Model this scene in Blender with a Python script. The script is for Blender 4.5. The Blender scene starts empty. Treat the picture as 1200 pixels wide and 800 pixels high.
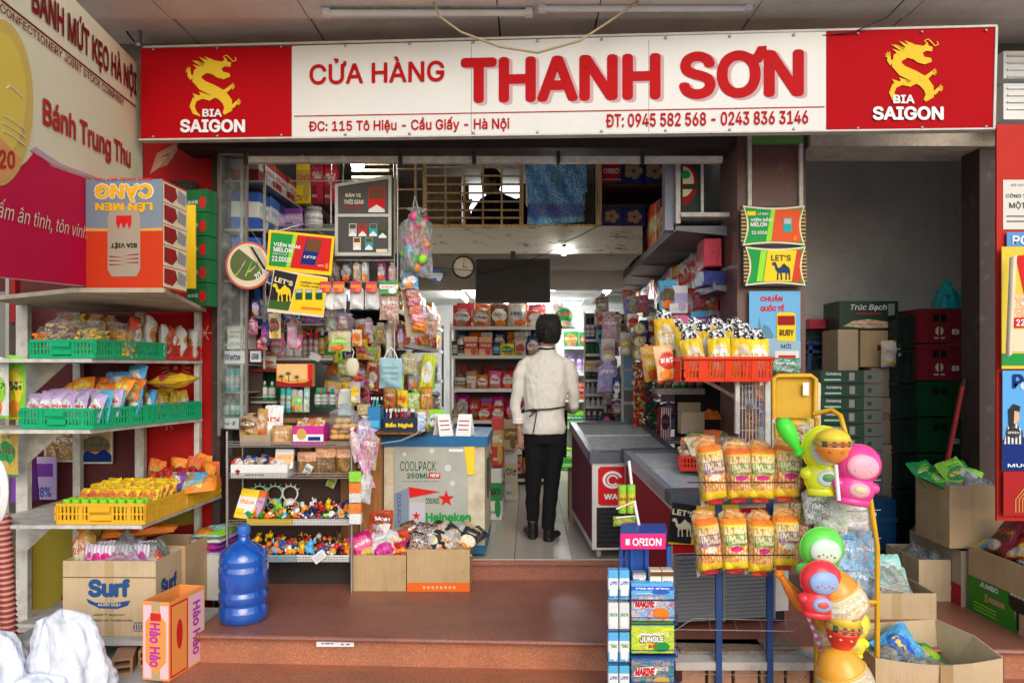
import bpy, bmesh, math, random, mathutils
from mathutils import Vector, Matrix
R = math.radians
rnd = random.Random(11)
S = bpy.context.scene
FL, CX, CY, H = 850.0, 620.0, 432.0, 1.6

# ---------------- camera, world, sun, exposure ----------------
cam=bpy.data.cameras.new('camera');co=bpy.data.objects.new('camera',cam);S.collection.objects.link(co)
co.location = (0, 0, H); co.rotation_euler = (R(90), 0, 0)
cam.sensor_width=36;cam.lens=FL/1200*36;cam.shift_x=-20/1200;cam.shift_y=32/1200
cam.clip_start = .05; cam.clip_end = 500
S.camera = co
wd=bpy.data.worlds.new('World');S.world=wd;wd.use_nodes=True
wn = wd.node_tree; bg = wn.nodes['Background']
sky=wn.nodes.new('ShaderNodeTexSky');sky.sky_type='NISHITA';sky.sun_disc=False
SUN_EL,SUN_AZ=R(30),R(163)          # azimuth measured clockwise from +Y
sky.sun_elevation = SUN_EL; sky.sun_rotation = SUN_AZ
sky.air_density=1.0;sky.dust_density=1.5;sky.ozone_density=1.0
wn.links.new(sky.outputs[0],bg.inputs[0]);bg.inputs[1].default_value=.15
sl=bpy.data.lights.new('sun','SUN');sl.energy=.7;sl.angle=R(45);sl.color=(1,.96,.89)
so=bpy.data.objects.new('sun',sl);S.collection.objects.link(so)
sd=Vector((math.sin(SUN_AZ)*math.cos(SUN_EL),math.cos(SUN_AZ)*math.cos(SUN_EL),math.sin(SUN_EL)))
so.rotation_euler=sd.to_track_quat('Z','Y').to_euler();so.location=(0,-4,8)
S.view_settings.view_transform='Standard';S.view_settings.look='None'
S.view_settings.exposure = 0.62; S.view_settings.gamma = 1.0
S.render.engine = 'CYCLES'
S.cycles.max_bounces=6;S.cycles.transparent_max_bounces=12;S.cycles.diffuse_bounces=3
S.cycles.glossy_bounces=2;S.cycles.transmission_bounces=4
S.cycles.caustics_reflective=False;S.cycles.caustics_refractive=False
S.cycles.use_denoising = True

# ---------------- helpers ----------------
def W(px,py,Y):return Vector(((px-CX)/FL*Y,Y,H-(py-CY)/FL*Y))
def XA(px, Y): return (px-CX)/FL*Y
def ZA(py, Y): return H-(py-CY)/FL*Y
def GY(py, z): return (H-z)*FL/(py-CY)
FZ, TZ, GZ = .29, .145, -.05
C = S.collection
MW = {}
class B:
    def __init__(s): s.v = []; s.f = []; s.m = []; s.s = []
    def add(s, vs, fs, mi=0, sm=False, M=None):
        n = len(s.v)
        s.v += [tuple(M @ Vector(v)) if M else tuple(v) for v in vs]
        for f in fs:s.f.append([i+n for i in f]);s.m.append(mi);s.s.append(sm)
        return s
    def box(s, c, z, mi=0, rz=0, M=None):
        x, y, w = z[0]/2, z[1]/2, z[2]/2
        vs=[(a*x,b*y,d*w) for d in (-1,1) for b in (-1,1) for a in (-1,1)]
        T=Matrix.Translation(c) @ Matrix.Rotation(rz,4,'Z')
        if M: T = M @ T
        return s.add(vs,[(0,2,3,1),(4,5,7,6),(0,1,5,4),(2,6,7,3),(0,4,6,2),(1,3,7,5)],mi,False,T)
    def bb(s, x0, x1, y0, y1, z0, z1, mi=0, M=None):
        return s.box(((x0+x1)/2,(y0+y1)/2,(z0+z1)/2),(abs(x1-x0),abs(y1-y0),abs(z1-z0)),mi,0,M)
    def tube(s, pts, r, n=6, mi=0, sm=True, M=None):
        pts = [Vector(p) for p in pts]; vs = []; fs = []
        rs=r if isinstance(r,(list,tuple)) else [r]*len(pts)
        up = None
        for i, p in enumerate(pts):
            d = (pts[min(i+1, len(pts)-1)]-pts[max(i-1, 0)])
            if d.length < 1e-9: d = Vector((0,0,1))
            d.normalize()
            if up is None:
                up = d.orthogonal().normalized()
                if abs(d.x) < .01 or n == 4:up=(Vector((0,0,1)) if abs(d.z) < .9 else Vector((1,0,0)))
            a = (up-d*up.dot(d))
            a=a.normalized() if a.length > 1e-6 else d.orthogonal().normalized()
            up = a; b = d.cross(a)
            for k in range(n):
                t = 2*math.pi*(k+.5)/n
                vs.append(p+(a*math.cos(t)+b*math.sin(t))*rs[i])
        for i in range(len(pts)-1):
            for k in range(n):
                q = (k+1) % n
                fs.append((i*n+k,i*n+q,(i+1)*n+q,(i+1)*n+k))
        s.add(vs, fs, mi, sm and n > 4, M)
        s.add([vs[k] for k in range(n)],[tuple(range(n))[::-1]],mi,False,M)
        s.add([vs[(len(pts)-1)*n+k] for k in range(n)],[tuple(range(n))],mi,False,M)
        return s
    def lathe(s,prof,n=16,c=(0,0,0),mi=0,M=None,sq=0,mis=None):
        vs = []; fs = []
        for r, z in prof:
            for k in range(n):
                t = 2*math.pi*k/n; q = 1
                if sq:q=1/max(abs(math.cos(t)),abs(math.sin(t)))**sq
                vs.append((c[0]+r*q*math.cos(t),c[1]+r*q*math.sin(t),c[2]+z))
        n0 = len(s.v)
        s.add(vs, [], mi, True, M)
        for i in range(len(prof)-1):
            for k in range(n):
                q = (k+1) % n
                s.f.append([n0+i*n+k,n0+i*n+q,n0+(i+1)*n+q,n0+(i+1)*n+k]);s.m.append(mis[i] if mis else mi);s.s.append(True)
        if prof[0][0] > 1e-5:s.f.append([n0+k for k in range(n)][::-1]);s.m.append(mis[0] if mis else mi);s.s.append(False)
        if prof[-1][0] > 1e-5:s.f.append([n0+(len(prof)-1)*n+k for k in range(n)]);s.m.append(mis[-1] if mis else mi);s.s.append(False)
        return s
    def mesh(s, name, mats=None):
        me=bpy.data.meshes.new(name);me.from_pydata([tuple(v) for v in s.v],[],s.f)
        me.polygons.foreach_set('material_index',s.m);me.polygons.foreach_set('use_smooth',s.s)
        if mats:
            for m in (mats if isinstance(mats,(list,tuple)) else [mats]):me.materials.append(m)
        me.update(); return me
def TM(x=0, y=0, z=0, rz=0, rx=0, ry=0, s=(1,1,1)):
    if not hasattr(s, '__len__'): s = (s, s, s)
    return Matrix.Translation((x,y,z)) @ Matrix.Rotation(rz,4,'Z') @ Matrix.Rotation(rx,4,'X') @ Matrix.Rotation(ry,4,'Y') @ Matrix.Diagonal((*s,1))
def short(s):
    w = s.split()
    for d in ('the','a','of','with','and'):
        for i in range(len(w)-1, 0, -1):
            if len(w) <= 16: return ' '.join(w)
            if w[i] == d: w.pop(i)
    return ' '.join(w[:16])
def props(o, label=None, cat=None, group=None, kind=None):
    if label: label = short(label)
    if label: o['label'] = label
    if cat: o['category'] = cat
    if group: o['group'] = group
    if kind: o['kind'] = kind
    return o
def thing(name,label,cat,loc=(0,0,0),rz=0,group=None,M=None):
    o=bpy.data.objects.new(name,None);C.objects.link(o);o.empty_display_size=.05
    T = M if M is not None else TM(*loc, rz)
    o.matrix_world = T; MW[o] = T
    return props(o, label, cat, group)
def part(name, b, m, parent, M=None, label=None, kind=None):
    me=b if isinstance(b,bpy.types.Mesh) else b.mesh(name,m)
    o=bpy.data.objects.new(name,me);C.objects.link(o);o.parent=parent
    if isinstance(b, bpy.types.Mesh) and m: setm(o, m)
    if M is not None: o.matrix_basis = M
    if label: o['label'] = label
    if kind: o['kind'] = kind
    return o
def setm(o, m):
    ms = m if isinstance(m, (list, tuple)) else [m]
    for i, x in enumerate(ms):
        if i < len(o.material_slots) and x is not None:
            o.material_slots[i].link='OBJECT';o.material_slots[i].material=x
def single(name, b, m, M, label, cat, group=None):
    me=b if isinstance(b,bpy.types.Mesh) else b.mesh(name,m)
    o = bpy.data.objects.new(name, me); C.objects.link(o)
    if isinstance(b, bpy.types.Mesh) and m: setm(o, m)
    o.matrix_world = M
    return props(o, label, cat, group)
def struct(name, b, m, parent=None):
    o = part(name, b, m, parent)
    if parent is None: o['kind'] = 'structure'
    return o
def copy_tree(o, M, label, group=None, cat=None):
    r=o.copy();C.objects.link(r);r.matrix_world=M;MW[r]=M
    r['label'] = short(label)
    if group: r['group'] = group
    for ch in list(o.children):
        c = ch.copy(); C.objects.link(c); c.parent = r
        for g in list(ch.children):
            d = g.copy(); C.objects.link(d); d.parent = c
    return r
ORD=['first','second','third','fourth','fifth','sixth','seventh','eighth','ninth','tenth','eleventh','twelfth','thirteenth','fourteenth','fifteenth','sixteenth','seventeenth','eighteenth','nineteenth','twentieth']
def od(i):
    if i < 20: return ORD[i]
    t,u=divmod(i+1,10);T={2:'twent',3:'thirt',4:'fort',5:'fift',6:'sixt'}[t]
    return T+'ieth' if u == 0 else T+'y-'+ORD[u-1]

# ---------------- materials ----------------
COL=dict(red=(.62,.02,.02),dred=(.3,.015,.015),orange=(.85,.22,.02),yellow=(.88,.6,.02),green=(.02,.3,.06),lime=(.3,.7,.04),
  blue=(.02,.12,.5),sky=(.1,.45,.75),navy=(.01,.03,.18),purple=(.2,.05,.35),lilac=(.55,.4,.65),pink=(.8,.12,.35),white=(.8,.8,.78),
  cream=(.75,.66,.45),brown=(.16,.07,.03),black=(.012,.012,.014),teal=(.02,.4,.38),gold=(.6,.38,.08),grey=(.3,.3,.3),silver=(.5,.5,.52),
  tan=(.45,.3,.16),magenta=(.62,.01,.25),mint=(.35,.7,.6),dgreen=(.01,.1,.04),peach=(.85,.45,.25))
NAMES=dict(dred='dark red',sky='sky blue',navy='navy blue',dgreen='dark green')
def cn(c): return NAMES.get(c, c)
class N:
    def __init__(s, name):
        s.mat=bpy.data.materials.new(name);s.mat.use_nodes=True;s.t=s.mat.node_tree
        s.b=s.t.nodes['Principled BSDF'];s.out=s.t.nodes['Material Output'];s._tc=None
    def n(s, ty, **kw):
        x = s.t.nodes.new('ShaderNode'+ty)
        for k, v in kw.items(): setattr(x, k, v)
        return x
    def put(s, sock, v):
        if isinstance(v,bpy.types.NodeSocket):s.t.links.new(v,sock)
        elif v is not None:
            if hasattr(v,'__len__') and len(v) == 3 and sock.type == 'RGBA':v=(*v,1)
            sock.default_value = v
    def math(s, op, a, b=None, c=None, clamp=False):
        x=s.n('Math',operation=op,use_clamp=clamp);s.put(x.inputs[0],a)
        if b is not None: s.put(x.inputs[1], b)
        if c is not None: s.put(x.inputs[2], c)
        return x.outputs[0]
    def mix(s, f, a, b, bt='MIX'):
        x=s.n('Mix',data_type='RGBA',blend_type=bt);s.put(x.inputs[0],f);s.put(x.inputs[6],a);s.put(x.inputs[7],b);return x.outputs[2]
    def coord(s, k='Object'):
        if s._tc is None: s._tc = s.n('TexCoord')
        return s._tc.outputs[k]
    def mapping(s,v,scale=(1,1,1),rot=(0,0,0),loc=(0,0,0)):
        x=s.n('Mapping');s.put(x.inputs[0],v);x.inputs[1].default_value=loc;x.inputs[2].default_value=rot;x.inputs[3].default_value=scale;return x.outputs[0]
    def noise(s, v, sc, det=3, rough=.55):
        x=s.n('TexNoise');s.put(x.inputs['Vector'],v);x.inputs['Scale'].default_value=sc;x.inputs['Detail'].default_value=det;x.inputs['Roughness'].default_value=rough;return x.outputs['Fac']
    def vor(s, v, sc, out='Color'):
        x=s.n('TexVoronoi');s.put(x.inputs['Vector'],v);x.inputs['Scale'].default_value=sc;return x.outputs[out]
    def xyz(s, v):
        x=s.n('SeparateXYZ');s.put(x.inputs[0],v);return x.outputs
    def step(s, v, a, b=None):      # smooth step a..b
        x=s.n('MapRange');x.clamp=True;s.put(x.inputs[0],v);x.inputs[1].default_value=a;x.inputs[2].default_value=b if b is not None else a+.01
        return x.outputs[0]
    def bump(s, h, st=.3, dist=.01):
        x=s.n('Bump');x.inputs['Strength'].default_value=st;x.inputs['Distance'].default_value=dist;s.put(x.inputs['Height'],h)
        s.t.links.new(x.outputs[0],s.b.inputs['Normal']);return x
    def fin(s, col, rough=.5, metal=0, spec=None, coat=0):
        s.put(s.b.inputs['Base Color'],col);s.put(s.b.inputs['Roughness'],rough);s.b.inputs['Metallic'].default_value=metal
        s.b.inputs['Specular IOR Level'].default_value = .3
        if spec is not None:s.b.inputs['Specular IOR Level'].default_value=spec
        if coat:s.b.inputs['Coat Weight'].default_value=coat;s.b.inputs['Coat Roughness'].default_value=.15
        return s.mat
CA = {}
def rgb(c): return COL[c] if isinstance(c, str) else c
def sc3(c, k): return tuple(min(1, x*k) for x in c)
def paint(c,rough=.45,metal=0,dirt=.25,ns=6.,bump=.05,coat=0,dc=None,name=None):
    key = ('p', c, rough, metal, dirt, ns, bump, coat, dc)
    if key in CA: return CA[key]
    k=rgb(c);g=N(name or ('paint_'+(c if isinstance(c,str) else 'mix')))
    v = g.coord(); nz = g.noise(v, ns, 5, .65)
    col=g.mix(g.math('MULTIPLY',g.step(nz,.42,.75),dirt),(*k,1),(*(dc or sc3(k,.45)),1))
    if bump: g.bump(g.noise(v, ns*9, 3), bump*4, .002)
    CA[key]=g.fin(col,g.math('MULTIPLY_ADD',nz,.3,rough-.12,clamp=True),metal,coat=coat);return CA[key]
def flat(c, rough=.5, metal=0):
    key = ('f', c, rough, metal)
    if key in CA: return CA[key]
    g = N('print_'+(c if isinstance(c, str) else 'ink'))
    k = rgb(c); nz = g.noise(g.coord(), 8, 3)
    CA[key]=g.fin(g.mix(g.math('MULTIPLY',nz,.25),(*k,1),(*sc3(k,.75),1)),max(rough,.55),metal,.1);return CA[key]
def emit(c, st, name='lamp_glow'):
    key = ('e', c, st)
    if key in CA: return CA[key]
    g=N(name);g.put(g.b.inputs['Base Color'],rgb(c));g.put(g.b.inputs['Emission Color'],rgb(c));g.b.inputs['Emission Strength'].default_value=st
    CA[key] = g.mat; return g.mat
def clear(tint=(.9,.95,1),op=.05,rough=.08,name='clear_plastic',wr=.6,ws=18):
    key = ('c', tint, op, rough, wr)
    if key in CA: return CA[key]
    g=N(name);tr=g.n('BsdfTransparent');tr.inputs[0].default_value=(*sc3(tint,1),1)
    nz = g.noise(g.coord(), ws, 4, .6)
    if wr: g.bump(nz, wr, .02)
    g.fin((*tint, 1), rough, spec=.8)
    lw=g.n('LayerWeight');lw.inputs[0].default_value=.25
    f=g.math('ADD',g.math('MULTIPLY',lw.outputs['Fresnel'],.45),g.math('MULTIPLY',g.step(nz,.45,.7),op*2.2),clamp=True)
    f = g.math('ADD', f, op, clamp=True)
    m=g.n('MixShader');g.put(m.inputs[0],f);g.t.links.new(tr.outputs[0],m.inputs[1]);g.t.links.new(g.b.outputs[0],m.inputs[2])
    g.t.links.new(m.outputs[0],g.out.inputs[0]);CA[key]=g.mat;return g.mat
def pk(c1, c2='white', c3='yellow', style='snack', c4=None):
    """printed packaging: generated coordinates x across, z up"""
    key = ('k', c1, c2, c3, style, c4)
    if key in CA: return CA[key]
    g=N('printed_film_'+style);A,Bc,D=[(*rgb(c),1) for c in (c1,c2,c3)];E=(*rgb(c4),1) if c4 else Bc
    gc = g.coord('Generated'); X, Y_, Z = g.xyz(gc)
    oi = g.n('ObjectInfo'); rn = oi.outputs['Random']
    h = lambda a, k: ((hash_(key)+a*37) % 97)/97*k
    def band(v,a,b):return g.math('MULTIPLY',g.step(v,a,a+.02),g.math('SUBTRACT',1,g.step(v,b,b+.02)))
    def ell(cx, cz, rx, rz):
        dx=g.math('DIVIDE',g.math('SUBTRACT',X,cx),rx);dz=g.math('DIVIDE',g.math('SUBTRACT',Z,cz),rz)
        return g.math('SUBTRACT',1,g.step(g.math('ADD',g.math('MULTIPLY',dx,dx),g.math('MULTIPLY',dz,dz)),.95,1.05))
    def letters(cz,hh,x0,x1,n,seed):   # blocky marks standing for print too small to read
        v=g.mapping(gc,(n,0,2.2/hh/2),loc=(seed,0,seed))
        return g.math('MULTIPLY',g.math('MULTIPLY',band(Z,cz-hh/2,cz+hh/2),band(X,x0,x1)),g.step(g.noise(v,1.6,0),.46,.5))
    # print runs a little off
    col = A
    if style == 'snack':
        col=g.mix(ell(.5,.45+h(1,.1),.42,.2+h(2,.08)),col,Bc)
        col=g.mix(letters(.5+h(1,.06),.13,.14,.86,9,h(3,9)),col,D)
        col=g.mix(ell(.35+h(4,.3),.2,.3,.13),col,(*COL[('gold','tan','orange','cream')[hash_(key)%4]],1))
        col=g.mix(letters(.76,.05,.25,.75,16,h(5,9)),col,Bc)
        col = g.mix(band(Z, -.1, .06), col, E)
    elif style == 'window':
        f=g.vor(gc,14,'Color');fo=g.vor(gc,14,'Distance')
        food=g.mix(g.xyz(f)[0],D,sc3(D[:3],.5)+(1,));food=g.mix(g.math('MULTIPLY',fo,1.0),food,(.12,.05,.01,1))
        col = g.mix(band(Z, .05, .62), col, food)
        col=g.mix(letters(.75,.12,.15,.85,9,h(3,9)),col,Bc)
    elif style == 'box':
        col = g.mix(band(Z, .3+h(1,.1), .72), col, Bc)
        col=g.mix(letters(.55,.14,.1,.9,10,h(3,9)),col,D)
        col = g.mix(ell(.7, .25, .22, .2), col, E)
        col=g.mix(letters(.14,.06,.08,.5,20,h(6,9)),col,D)
    elif style == 'stripe':
        w=g.math('GREATER_THAN',g.math('FRACT',g.math('MULTIPLY',X,5)),.5)
        col=g.mix(w,A,Bc);col=g.mix(ell(.5,.55,.38,.25),col,D);col=g.mix(letters(.55,.1,.2,.8,9,3),col,A)
    elif style == 'label':
        col=g.mix(band(Z,.18,.68),col,Bc);col=g.mix(letters(.5,.12,0,1,7,h(3,9)),col,D);col=g.mix(letters(.3,.06,0,1,14,h(5,9)),col,A)
    elif style == 'multi':
        dn=g.n('TexNoise');g.put(dn.inputs[0],gc);dn.inputs['Scale'].default_value=4
        ad=g.n('VectorMath',operation='ADD');g.put(ad.inputs[0],gc);g.put(ad.inputs[1],dn.outputs['Color'])
        q=g.xyz(g.vor(g.mapping(ad.outputs[0],(1,1,1.6)),7+h(1,4),'Color'))
        col=g.mix(g.step(q[0],.55,.62),A,Bc);col=g.mix(g.step(q[1],.72,.76),col,D);col=g.mix(g.step(q[2],.84,.9),col,E)
        col=g.mix(g.math('MULTIPLY',g.noise(gc,3,2),.6),col,A)
        col=g.mix(letters(.62,.1,.15,.85,8,h(3,9)),col,(.8,.8,.76,1));col=g.mix(band(Z,.9,1.1),col,A)
    elif style == 'popcorn':
        f=g.vor(gc,10,'Distance');pop=g.mix(g.step(f,.35,.75),(.85,.74,.42,1),(.45,.2,.04,1));q=g.xyz(g.vor(gc,10,'Color'))
        pop=g.mix(g.step(q[0],.84,.88),pop,(.85,.6,.15,1))
        col = g.mix(band(Z, .18, .86), D, pop)
        st=g.math('GREATER_THAN',g.math('FRACT',g.math('MULTIPLY',X,9)),.62)
        col=g.mix(g.math('MULTIPLY',st,band(Z,.18,.5)),col,(*COL['orange'],1))
        col=g.mix(g.math('MULTIPLY',band(Z,.5,.72),band(X,.1,.9)),col,g.mix(.75,pop,A));col=g.mix(letters(.62,.16,.08,.92,8,2),col,Bc)
        col=g.mix(ell(.5,.44,.24,.055),col,E);col=g.mix(band(Z,.9,1.1),col,(*COL['orange'],1))
    # soft value variation and creases
    hs=g.n('HueSaturation');g.put(hs.inputs['Value'],g.math('MULTIPLY_ADD',rn,.25,.82));g.put(hs.inputs['Hue'],g.math('MULTIPLY_ADD',rn,.03,.485));g.put(hs.inputs['Color'],col)
    v = g.coord('Object'); 
    g.bump(g.noise(gc,5 if style != 'box' else 2,4,.6),.55 if style != 'box' else .12,.03 if style != 'box' else .004)
    CA[key]=g.fin(hs.outputs[0],.3 if style not in ('box','label') else .42,spec=.5);return CA[key]
def hash_(k):
    x = 7
    for ch in str(k): x = (x*131+ord(ch)) % 100003
    return x
def cardboard(c=(.42,.27,.14)):
    key = ('cb', c)
    if key in CA: return CA[key]
    g=N('cardboard');v=g.coord();nz=g.noise(v,5,5,.6);gz=g.noise(g.mapping(v,(160,160,3)),1,2)
    col=g.mix(g.step(nz,.3,.75),(*c,1),(*sc3(c,.78),1));col=g.mix(g.math('MULTIPLY',g.step(gz,.45,.7),.3),col,(*sc3(c,1.25),1))
    col=g.mix(g.math('MULTIPLY',g.step(g.noise(v,22,4,.7),.63,.72),.35),col,(*sc3(c,.45),1))
    g.bump(gz,.25,.002);CA[key]=g.fin(col,.8,spec=.2);return CA[key]
def granite(c, name='red_granite', rough=.22):
    g=N(name);v=g.coord();f=g.vor(v,260,'Color');q=g.xyz(f);n1=g.noise(v,1.5,5,.6)
    col=g.mix(g.step(q[0],.55,.9),(*c,1),(*sc3(c,.6),1));col=g.mix(g.math('MULTIPLY',g.step(q[1],.9,.93),.5),col,(*sc3(c,2.2),1));n2=g.noise(g.mapping(v,(1,2.5,1)),2.2,6,.7);col=g.mix(g.math('MULTIPLY',g.step(n2,.5,.66),.4),col,(*sc3(c,.5),1))
    col=g.mix(g.math('MULTIPLY',g.step(n1,.4,.8),.4),col,(.12,.09,.075,1))
    dst=g.noise(v,9,5,.7);col=g.mix(g.math('MULTIPLY',g.step(dst,.55,.8),.35),col,(.28,.22,.18,1))
    g.bump(g.noise(v, 60, 2), .06, .002)
    return g.fin(col,g.math('MULTIPLY_ADD',n1,.45,rough-.05),spec=.5)
def concrete(c, name='concrete', stain=.5, ns=2., bump=.35):
    g=N(name);v=g.coord();n1=g.noise(v,ns,7,.65);n2=g.noise(g.mapping(v,(3,3,.5)),ns*1.3,6,.7);n3=g.noise(v,40,4,.6)
    col=g.mix(g.math('MULTIPLY',g.step(n1,.45,.72),stain),(*c,1),(*sc3(c,.4),1))
    col=g.mix(g.math('MULTIPLY',g.step(n2,.55,.75),stain*.6),col,(c[0]*.5,c[1]*.42,c[2]*.32,1))
    col=g.mix(g.math('MULTIPLY',n3,.25),col,(*sc3(c,.6),1))
    g.bump(n3, bump, .01); return g.fin(col, .85, spec=.2)
def wood(c=(.32,.14,.05), name='wood', rough=.4):
    key = ('w', c, rough)
    if key in CA: return CA[key]
    g=N(name);v=g.coord();w=g.noise(g.mapping(v,(14,14,1.2)),2.5,5,.6);col=g.mix(g.step(w,.35,.65),(*c,1),(*sc3(c,.5),1));g.bump(w,.15,.003)
    CA[key] = g.fin(col, rough); return CA[key]
M_steel=paint((.45,.45,.44),.35,.8,.4,12,name='wire_steel')
M_rackw=paint((.62,.6,.54),.5,0,.6,14,.1,dc=(.25,.17,.1),name='chipped_white_metal')
M_alu = paint((.5,.48,.45), .4, .5, .4, 9, name='aluminium')
M_blk=paint('black',.4,0,.2);M_drk=paint((.03,.025,.022),.6,0,.3)
M_brn = granite((.04,.018,.014), 'dark_brown_granite', .5)
M_gran=granite((.34,.12,.075));M_gran2=granite((.5,.18,.085),'red_granite_riser',.4)
M_white=paint('white',.45,0,.25,5,dc=(.45,.4,.33));M_cb=cardboard((.52,.36,.19));M_cb2=cardboard((.6,.45,.27));M_cb3=cardboard((.42,.33,.22))
M_glass=clear((.93,.97,.97),.04,.03,'glass',0);M_clear=clear()
M_clear2 = clear((.75,.78,.78), .14, .2, wr=.6, ws=9)

# ---------------- planes in space: signs and posters ----------------
class Pl:
    def __init__(s, A, Bp, Cp):
        s.A=Vector(A);s.U=(Vector(Bp)-s.A).normalized();v=Vector(Cp)-s.A;s.V=(v-s.U*v.dot(s.U)).normalized();s.N=s.U.cross(s.V)
    def hit(s, px, py):
        o=Vector((0,0,H));d=Vector(((px-CX)/FL,1,-(py-CY)/FL));t=(s.A-o).dot(s.N)/d.dot(s.N);p=o+d*t-s.A
        return (p.dot(s.U), p.dot(s.V))
    def pt(s, u, v, off=0): return s.A+s.U*u+s.V*v+s.N*off
    def M(s, off=0):
        m=Matrix((s.U,s.V,s.N)).transposed().to_4x4();m.translation=s.A+s.N*off;return m
def face(px0,py0,px1,py1,Y,Y2=None):      # upright plane over a pixel box at depth Y (left) .. Y2 (right)
    Y2 = Y if Y2 is None else Y2
    return Pl(W(px0,py1,Y),Vector((XA(px1,Y2),Y2,ZA(py1,Y))),W(px0,py0,Y))
# polygons and lettering as parts, given in pixels on plane P; parent's local space
def poly(par,name,P,pts,m,off=.003,th=.002,px=True,label=None):
    q = [P.hit(*p) for p in pts] if px else pts
    b = B(); n = len(q)
    a=sum(q[i][0]*q[(i+1)%n][1]-q[(i+1)%n][0]*q[i][1] for i in range(n))
    if a < 0: q = q[::-1]
    b.add([P.pt(u,v,off) for u,v in q]+[P.pt(u,v,off-th) for u,v in q],
          [tuple(range(n)),tuple(range(n,2*n))[::-1]]+[(i,i+n,(i+1)%n+n,(i+1)%n) for i in range(n)],0,False,MW[par].inverted())
    return part(name, b, m, par, label=label)
def rect(par,name,P,bx,m,off=.003,th=.002,label=None):
    x0,y0,x1,y1=bx;return poly(par,name,P,[(x0,y1),(x1,y1),(x1,y0),(x0,y0)],m,off,th,label=label)
TXC = {}
try:FNT=bpy.data.fonts.load(bpy.utils.resource_path('LOCAL')+'/datafiles/fonts/Inter.woff2')   # Blender's own bundled typeface
except Exception: FNT = None
def txmesh(s, wt=0, shear=0, cs=1.0):
    k = (s, wt, shear, cs)
    if k in TXC: return TXC[k]
    cu=bpy.data.curves.new('t','FONT');cu.body=s;cu.size=1;cu.font=FNT or cu.font;cu.offset=0;cu.shear=shear;cu.resolution_u=3;cu.space_character=cs
    ob=bpy.data.objects.new('t',cu);C.objects.link(ob);lo=[]
    c2 = ob.to_curve(bpy.context.evaluated_depsgraph_get())
    for sp_ in c2.splines:          # sample every outline
        q = []; bp = sp_.bezier_points; n = len(bp)
        for a in range(n):
            p, r_ = bp[a], bp[(a+1) % n]
            straight=p.handle_right_type == 'VECTOR' and r_.handle_left_type == 'VECTOR' or ((p.handle_right-p.co).cross(r_.co-p.co).length < 1e-4 and (r_.handle_left-p.co).cross(r_.co-p.co).length < 1e-4)
            q.append(tuple(p.co[:2]))
            if not straight:q += [tuple(v[:2]) for v in mathutils.geometry.interpolate_bezier(p.co,p.handle_right,r_.handle_left,r_.co,5)[1:-1]]
        if len(q) > 2:lo.append((sum(q[a-1][0]*q[a][1]-q[a][0]*q[a-1][1] for a in range(len(q)))/2,q))
    ob.to_curve_clear();bpy.data.objects.remove(ob);bpy.data.curves.remove(cu)
    def inside(p, q):
        c = False
        for a in range(len(q)):
            (x1, y1), (x2, y2) = q[a-1], q[a]
            if (y1 > p[1]) != (y2 > p[1]) and p[0] < (x2-x1)*(p[1]-y1)/(y2-y1)+x1:c=not c
        return c
    sg=max(lo,key=lambda t:abs(t[0]))[0] > 0;vs=[];fs=[];vz=[]
    outs=[q for ar,q in lo if (ar > 0) == sg];holes=[q for ar,q in lo if (ar > 0) != sg]
    for k_, q in enumerate(outs):
        hs=[h for h in holes if inside(h[0],q)];n=len(vs);al=[q]+hs
        vs += [p for h in al for p in h];vz += [(k_ % 3)*.00002]*sum(map(len,al))
        fs += [tuple(i+n for i in f) for f in mathutils.geometry.tessellate_polygon([[Vector((*p,0)) for p in h] for h in al])]
    x0=min(v[0] for v in vs);x1=max(v[0] for v in vs);y0=min(v[1] for v in vs);y1=max(v[1] for v in vs)
    f0=[f if (vs[f[1]][0]-vs[f[0]][0])*(vs[f[2]][1]-vs[f[0]][1])-(vs[f[1]][1]-vs[f[0]][1])*(vs[f[2]][0]-vs[f[0]][0]) > 0 else f[::-1] for f in fs];fs=f0
    v2=[];f2=[];e=wt*.55     # heavier strokes: the letters laid over themselves, each copy a hair in front
    for q,(dx,dy) in enumerate([(0,0)]+([(e,0),(-e,0),(0,e),(0,-e),(e*.7,e*.7),(-e*.7,e*.7),(e*.7,-e*.7),(-e*.7,-e*.7)] if wt > .015 else [])):
        n=len(v2);v2 += [((a+dx-x0+e)/(x1-x0+2*e),(b_+dy-y0+e)/(y1-y0+2*e),q*.00006+z_) for (a,b_),z_ in zip(vs,vz)];f2 += [tuple(i+n for i in f) for f in fs]
    TXC[k] = (v2, f2); return TXC[k]
def text(par,P,s,bx,m,off=.005,wt=.02,shear=0,cs=1.0,flip=False,name='lettering',wob=None):
    vs, fs = txmesh(s, wt, shear, cs)
    if len(bx) == 4 and not hasattr(bx[0], '__len__'):
        x0,y0,x1,y1=bx;bx=[(x0,y0),(x1,y0),(x1,y1),(x0,y1)]
    tl, tr, br, bl = [Vector(P.hit(*p)) for p in bx]
    out = []
    for a, c, dz in vs:
        if flip: a, c = 1-a, 1-c
        p = bl.lerp(br, a).lerp(tl.lerp(tr, a), c)
        out.append(P.pt(p.x, p.y, off+dz))
    b=B();b.add(out,fs,0,False,MW[par].inverted());return part(name,b,m,par)
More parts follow.
